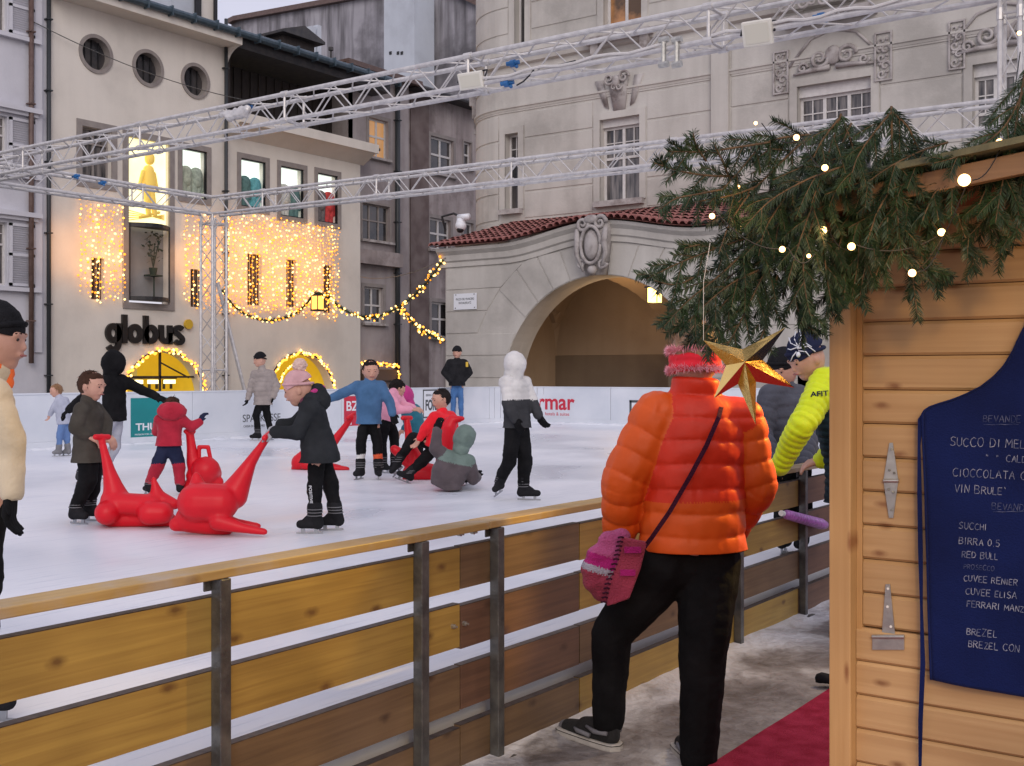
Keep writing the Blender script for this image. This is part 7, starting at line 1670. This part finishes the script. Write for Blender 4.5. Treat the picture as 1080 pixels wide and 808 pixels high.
# sneakers: sole, canvas upper, grey side stripe
M['rubber'] = mat('off_white_rubber', (.55,.53,.49), .6, (.42,.40,.37), 20); M['canvas'] = mat('black_canvas', (.014,.014,.015), .8, bump=.4, bscale=300); M['stripe'] = mat('grey_side_stripe', (.17,.17,.19), .7)
def sneaker(heel, toe):
    d = (toe-heel); d.z = 0; L_ = d.length; d.normalize(); s_ = V(-d.y, d.x, 0); z0 = GZ+.012
    def wdt(x): return .036+.014*math.sin(min(1, x/.35)*PI/2)*(1 if x < .7 else 1-.55*((x-.7)/.3)**2)
    n = 22; out = []
    for i in range(n+1):
        x = i/n; w_ = wdt(x)*(math.sqrt(max(0, 1-(1-x/.08)**2)) if x < .08 else 1)*(math.sqrt(max(.0, 1-((x-.9)/.1)**2)) if x > .9 else 1); out.append((x, w_))
    base = V(heel.x, heel.y, z0); poly = [base+d*(x*L_)+s_*w_ for x, w_ in out]+[base+d*(x*L_)-s_*w_ for x, w_ in reversed(out)]
    mb = MB(); mb.prism(poly, (0,0,.032)); so = mb.build('shoe_sole', M['rubber'], t, bevel=.006)
    mb = MB(); mb.prism([p+V(0,0,.0235)+(p-(base+d*L_*.5)).normalized()*.0012 for p in poly], (0,0,.003)); mb.build('sole_line', M['canvas'], t)
    H = lambda f, z, w=0: base+d*(f*L_)+s_*w+V(0,0,z)
    blob('shoe', [C(H(.13,.055), .036, H(.15,.105), .040), C(H(.15,.05), .038, H(.55,.05), .044), C(H(.25,.085), .040, H(.55,.065), .038), C(H(.55,.045), .043, H(.84,.036), .034)], M['canvas'], t, .006, 2, clampz=z0+.03)
    for sg in (-1, 1):
        mb = MB(); q_ = [H(.16,.052,sg*.0415), H(.45,.055,sg*.0495), H(.62,.052,sg*.0495)]; mb.path([H(.10,.075,sg*.040), H(.28,.070,sg*.0465), H(.42,.082,sg*.0455)], [.010,.011,.006], 6); mb.path([H(.36,.048,sg*.047), H(.56,.052,sg*.0475), H(.62,.060,sg*.045)], [.010,.010,.004], 6); mb.build('side_stripe', M['stripe'], t, smooth=True)
    blob('toe_cap', [C(H(.86,.036), .031, H(.91,.033), .027)], M['stripe'], t, .005, 2, clampz=z0+.03)
fa = onZ(654, 794, GZ+.01); ft = onZ(590, 772, GZ+.01); sneaker(fa, ft)
fb = V(P['fb'].x, P['fb'].y, GZ); sneaker(fb-fv*.05, fb+fv*.22)
# hair and furry headband
mb = MB(); rr = random.Random(4)
cloth('hair_blonde', (.26,.165,.10), .5); cloth('band_red', (.62,.015,.03), .3); cloth('band_fur', (.72,.34,.40), .3)
blob('hair', [E(hc+UP*.025-fv*.01, (q*.80, q*.88, q*1.0), fr)], M['hair_blonde'], t, .007, 1, .010, 22)
mb = MB()
for k in range(900):
    a_ = rr.random()*2*PI; ph = rr.uniform(.05, 1.4); n_ = (rt*math.cos(a_)*math.cos(ph)+fv*math.sin(a_)*math.cos(ph)+up_*math.sin(ph)); p_ = hc+UP*.02+V(n_.x*q*.86, n_.y*q*.9, n_.z*q*.98); tg = (up_*rr.uniform(.3,1)+rt*rr.uniform(-.6,.6)-fv*rr.uniform(0,.5)).normalized(); l_ = rr.uniform(.02,.06); w_ = tg.cross(n_).normalized()*.0012
    mb.face([p_-w_, p_+w_, p_+tg*l_+n_*.012])
mb.build('loose_hair', M['hair_blonde'], t)
def ring(zo, rx, ry, tube, n=40): return [hc+rt*(rx*math.cos(2*PI*i/n))+fv*(ry*math.sin(2*PI*i/n))+up_*(zo) for i in range(n+1)]
caps = []
R_ = ring(-.012, .090, .101, 0, 28)
for i in range(28): caps += [C(R_[i]-up_*.024, .020, R_[i+1]-up_*.024, .020), C(R_[i]+up_*.012, .020, R_[i+1]+up_*.012, .020)]
blob('headband', caps, M['band_red'], t, .007, 2, .006, 20)
mb = MB()
for zo in (-.046, .032):
    for k in range(1500):
        a_ = rr.random()*2*PI; n_ = rt*math.cos(a_)+fv*math.sin(a_); p_ = hc+rt*(.105*math.cos(a_))+fv*(.116*math.sin(a_))+up_*(zo+rr.uniform(-.008,.008)); d_ = (n_*rr.uniform(.3,1)+up_*rr.uniform(-.8,.8)+rt*rr.uniform(-.4,.4)).normalized(); w_ = d_.orthogonal()*.0014; mb.face([p_-w_, p_+w_, p_+d_*rr.uniform(.013,.027)])
mb.build('headband_fur', M['band_fur'], t)
# --- crocheted bag with strap
cloth('wool_pink', (.33,.06,.16), .6, .95, 1, 120); cloth('wool_magenta', (.30,.008,.12), .5, .95, 1, 120); cloth('wool_grey', (.30,.28,.33), .4, .95, 1, 120); cloth('wool_dark', (.045,.008,.022), .5, .95, 1, 120); cloth('wool_rose', (.25,.03,.06), .6, .95, 1, 120)
DB = 4.50; bp = lambda u, v, dd=0: pix(u, v, DB+dd)
t2 = thing('shoulder_bag', 'crocheted pink and magenta bag hanging at the hip of the woman in orange', 'bag', bp(645, 600))
def panel(nm, pts, m, d0=0, th=.05, bev=.012):
    mb = MB(); P_ = [bp(u, v, d0) for u, v in pts]; mb.prism(P_, FWD*th); o = mb.build(nm, M[m], t2, bevel=bev); return o
caps = [C(bp(640,570), .036, bp(656,566), .036), C(bp(630,586), .046, bp(652,582), .046), C(bp(626,600), .052, bp(650,600), .052), C(bp(627,613), .048, bp(648,616), .048), C(bp(634,624), .040, bp(645,628), .038)]
def bpaint(co, tg):
    r_ = []
    for c in co.tolist():
        z_ = (bp(640, 600).z-c[2]) - .32*(Vector(c)@RIGHT-bp(640,600)@RIGHT)*-1; rx_ = Vector(c)@RIGHT-bp(640,600)@RIGHT
        k = (bp(640,600).z-c[2])+(-.30)*rx_
        r_.append(0 if k < -.055 else 1 if k < -.006 else 2 if k < .020 else 3)
    return np.array(r_)
blob('bag_body', caps, [M['wool_pink'], M['wool_magenta'], M['wool_grey'], M['wool_rose']], t2, .006, 18, .003, 40, paint=bpaint)
fl_ = [(655, 566), (683, 572), (676, 600), (664, 632), (640, 640), (641, 618), (652, 592)]
mb = MB(); mb.prism([bp(u, v, -.065) for u, v in fl_], FWD*.022); mb.build('bag_side', M['wool_rose'], t2, bevel=.008)
mb = MB(); P_ = [bp(u, v, -.072) for u, v in ((655, 567), (650, 590), (641, 616), (636, 640))]
for i in range(len(P_)-1):
    for k in range(5): c_ = P_[i].lerp(P_[i+1], k/5); mb.path([c_-RIGHT*.012, c_-FWD*.006+UP*.004, c_+RIGHT*.010], .004, 5)
mb.build('bag_stitching', M['wool_dark'], t2)
for k in range(2):
    mb = MB(); a_ = bp(668-k*6, 580+k*24, -.090); mb.obox(lambda x, y, z: a_+RIGHT*x+FWD*y+UP*z, -.035+.006*k, .030, 0, .003, -.012, .012); mb.build('bag_stripe', M['wool_magenta'], t2)
# strap from the far shoulder down across the back
Sp = [(762,424,-.06), (758,440,-.145), (745,470,-.19), (728,502,-.205), (706,540,-.205), (688,566,-.19), (676,582,-.165), (668,596,-.12)]
Pp = [pix(u, v, DW+dd) for u, v, dd in Sp]; mb = MB()
for i in range(len(Pp)-1):
    n_ = 6
    for k in range(n_):
        a_ = Pp[i].lerp(Pp[i+1], k/n_); b_ = Pp[i].lerp(Pp[i+1], (k+1)/n_); dd_ = (b_-a_).normalized(); sd_ = dd_.cross(FWD).normalized()*.0085; mb.add([a_-sd_-FWD*.004, a_+sd_-FWD*.004, b_+sd_-FWD*.004, b_-sd_-FWD*.004, a_-sd_, a_+sd_, b_+sd_, b_-sd_], [(0,1,2,3), (4,5,6,7), (0,3,7,4), (1,2,6,5)])
mb.build('bag_strap', M['wool_dark'], t2)
# dark shoe/boot end peeping past the hut post on the carpet
o = blob('boot_end', [C(pix(868,716,5.6), .035, pix(884,720,5.6), .04), C(pix(874,723,5.6), .03, pix(886,726,5.6), .03)], M['boot_black'], None, .01, 2, .01, 20, clampz=GZ+.045)
tag(o, 'dark boot end showing on the carpet edge beside the hut post', 'glove')
# ================================================================= RED SKATING AIDS
GT = 'red moulded skating aids'
def aid(label, D, caps, bars=(), vox=.011, smooth=12):
    t = thing('skating_aid', label, 'skating aid', pix(caps[0][0], caps[0][1], D), GT); L_ = []
    for c in caps:
        s = D/F
        if len(c) == 4: L_.append(C(pix(c[0], c[1], D+c[2]), c[3]*s))
        else: L_.append(C(pix(c[0], c[1], D+c[2]), c[3]*s, pix(c[4], c[5], D+c[6]), c[7]*s))
    blob('aid_body', L_, M['red_toy'], t, vox, smooth, clampz=ICE+.003)
    L2 = [C(pix(a, b, D+c), r*D/F, pix(d, e, D+f), r2*D/F) for (a, b, c, r, d, e, f, r2) in bars]
    if L2: blob('handle', L2, M['red_toy'], t, vox*.6, 2)
    return t
aid('red skating aid pushed by the boy in olive, lowest saddle in front', 9.35, [(113,541,-.12,13,113,541,.12,13), (119,528,0,13,124,530,0,13), (122,531,-.05,12,158,533,-.05,12), (122,531,.07,12,158,533,.07,12), (158,541,-.12,13,171,541,-.10,12), (158,541,.12,13,171,541,.12,12), (118,548,0,9,178,548,0,8), (108,468,0,4,111,480,0,4.6), (111,480,0,4.6,115,496,0,6.5), (115,496,0,6.5,119,512,0,10), (119,512,0,10,122,524,0,14), (162,505,0,2.6,164,514,0,5), (164,514,0,5,166,524,0,9), (166,524,0,8,184,532,0,6)],
    [(101,461,-.05,3.2,114,461,.05,3.2), (108,468,0,3.8,107,461,0,3.6)])
aid('nearest red skating aid held by the girl in the pink hat, head at the left', 8.9, [(208,530,-.07,21,232,530,-.07,20), (208,530,.10,21,232,530,.10,20), (186,553,-.03,8,196,550,0,12), (200,547,0,15,236,554,0,12), (207,502,0,4.6,208,511,0,9), (230,550,-.15,10,256,557,-.16,5.5), (256,557,-.16,5.5,279,561,-.17,3.8), (230,549,.16,10,250,552,.17,5.5), (250,552,.17,5.5,272,555,.17,3.8), (283,460,0,3.8,274,473,0,4.6), (274,473,0,4.6,264,488,0,6.6), (264,488,0,6.6,255,505,0,11), (255,505,0,11,246,522,0,16)],
    [(279,462,-.07,3.2,285,457,.07,3.2)])
aid('red skating aid with a loop handle in front of the small child in red', 11.9, [(217,496,-.06,15,219,500,.08,15), (205,502,0,9,228,509,0,8), (196,513,0,6,214,511,0,9), (200,456,0,4.2,202,472,0,5.2), (202,472,0,5.2,204,488,0,7.5), (204,488,0,7.5,209,500,0,10), (196,455,-.04,3,204,455,.04,3)], [(210,484,0,2.2,210,471.5,0,2.2), (210,471.5,0,2.2,219.5,471.5,0,2.2), (219.5,471.5,0,2.2,222,484,0,2.2)])
aid('far red skating aid standing alone behind the girl in the black coat', 15.0, [(317,488,0,10,324,480,0,8), (312,494,0,5,326,494,0,6), (322,490,-.1,6,366,495,-.12,3), (324,488,.12,6,358,493,.12,3), (371,440,0,3,364,450,0,3.6), (364,450,0,3.6,352,466,0,5), (352,466,0,5,338,480,0,8), (338,480,0,8,324,486,0,9)], [(367,441,-.06,2.4,373,437,.06,2.4)])
aid('red skating aid lying under the fallen child in the red jacket', 13.6, [(436,500,0,12,452,500,0,12), (424,482,.05,7,440,492,.05,8), (430,508,0,6,462,508,0,8), (416,474,.1,5,430,484,.1,7), (429,443,0,3.4,431,458,0,4.4), (431,458,0,4.4,434,474,0,6.5), (434,474,0,6.5,440,490,0,10)], [(425,441,-.06,2.6,433,441,.06,2.6)])
aid('red skating aid whose handle rises behind the raised glove of the sage hooded child', 12.75, [(470,494,.1,13,474,500,.1,13), (466,505,.1,8,482,505,.1,8), (470,486,.07,11,472,466,.03,9), (472,466,.03,9,474,450,0,7.5), (474,450,0,7.5,477,443,0,6), (477,443,0,5.5,488,441.5,-.05,2.6)], [(470,443,.06,3,486,441.5,-.05,2.6)])
# ================================================================= CAMERA, SKY, LIGHT
cam = bpy.data.cameras.new('camera'); co_ = bpy.data.objects.new('camera', cam); COL.objects.link(co_)
co_.location = (0, 0, EYE); co_.rotation_euler = (PI/2, 0, YAW); cam.sensor_fit = 'HORIZONTAL'; cam.sensor_width = 36; cam.lens = 36*F/1080; cam.shift_y = -(404-HV)/1080; cam.clip_start = .05; cam.clip_end = 2000
SC.camera = co_
w = bpy.data.worlds.new('World'); SC.world = w; w.use_nodes = True; nt = w.node_tree; N = nt.nodes; L = nt.links
bg = N['Background']; sky = N.new('ShaderNodeTexSky'); sky.sky_type = 'NISHITA'; sky.sun_disc = False; sky.sun_elevation = math.radians(27); sky.sun_rotation = math.radians(138); sky.air_density = 1.2; sky.dust_density = 2.5
# even lavender dusk overcast laid over the physical sky
ov = N.new('ShaderNodeMix'); ov.data_type = 'RGBA'; ov.inputs[0].default_value = .80
L.new(sky.outputs[0], ov.inputs[6])
tcw = N.new('ShaderNodeTexCoord'); nw = N.new('ShaderNodeTexNoise'); nw.inputs['Scale'].default_value = 2.2; nw.inputs['Detail'].default_value = 6; L.new(tcw.outputs['Generated'], nw.inputs['Vector'])
rw = ramp(N, L, nw.outputs['Fac'], [(.35, (5.6, 5.45, 6.7)), (.65, (7.5, 7.1, 8.2))]); L.new(rw.outputs[0], ov.inputs[7])
L.new(ov.outputs[2], bg.inputs['Color']); bg.inputs['Strength'].default_value = .112
sun = bpy.data.lights.new('sun', 'SUN'); sun.energy = .85; sun.angle = math.radians(35); sun.color = (1, .93, .88); so = bpy.data.objects.new('sun', sun); COL.objects.link(so)
el, az = math.radians(50), math.radians(200)
so.rotation_euler = V(-.55, .62, -.42).to_track_quat('-Z', 'Y').to_euler()
def spot(name, loc, target, e, col, size, blend=.6, soft=.12):
    l = bpy.data.lights.new(name, 'SPOT'); l.energy = e; l.color = col; l.spot_size = math.radians(size); l.spot_blend = blend; l.shadow_soft_size = soft
    o = bpy.data.objects.new(name, l); COL.objects.link(o); o.location = loc; o.rotation_euler = (Vector(target)-Vector(loc)).to_track_quat('-Z', 'Y').to_euler(); return o
spot('stall_lamp', (-1.22, 5.3, 2.0), (-2.75, 2.3, .40), 190, (1, .60, .05), 50, .45, .05)
spot('stall_lamp', (1.2, -.6, 2.4), (-2.75, 2.2, .55), 60, (1, .62, .10), 30, .6)
spot('stall_lamp', (.6, .2, 2.5), (-2.3, 4.0, .6), 70, (1, .62, .22), 42, .8)
spot('stall_lamp', (.35, .9, 2.3), (-.5, 2.8, .8), 16, (1, .66, .34), 95, .9)
spot('stall_lamp', (-1.4, 6.4, 2.2), (-2.25, 4.9, 0), 70, (1, .66, .24), 70, .8)
SC.view_settings.view_transform = 'Standard'; SC.view_settings.look = 'None'; SC.view_settings.exposure = 0.1; SC.view_settings.gamma = 1
SC.render.engine = 'CYCLES'; SC.cycles.use_denoising = True; SC.cycles.max_bounces = 6; SC.cycles.sample_clamp_indirect = 4; SC.cycles.use_light_tree = True; SC.cycles.use_adaptive_sampling = True; SC.cycles.adaptive_threshold = .015
finish()
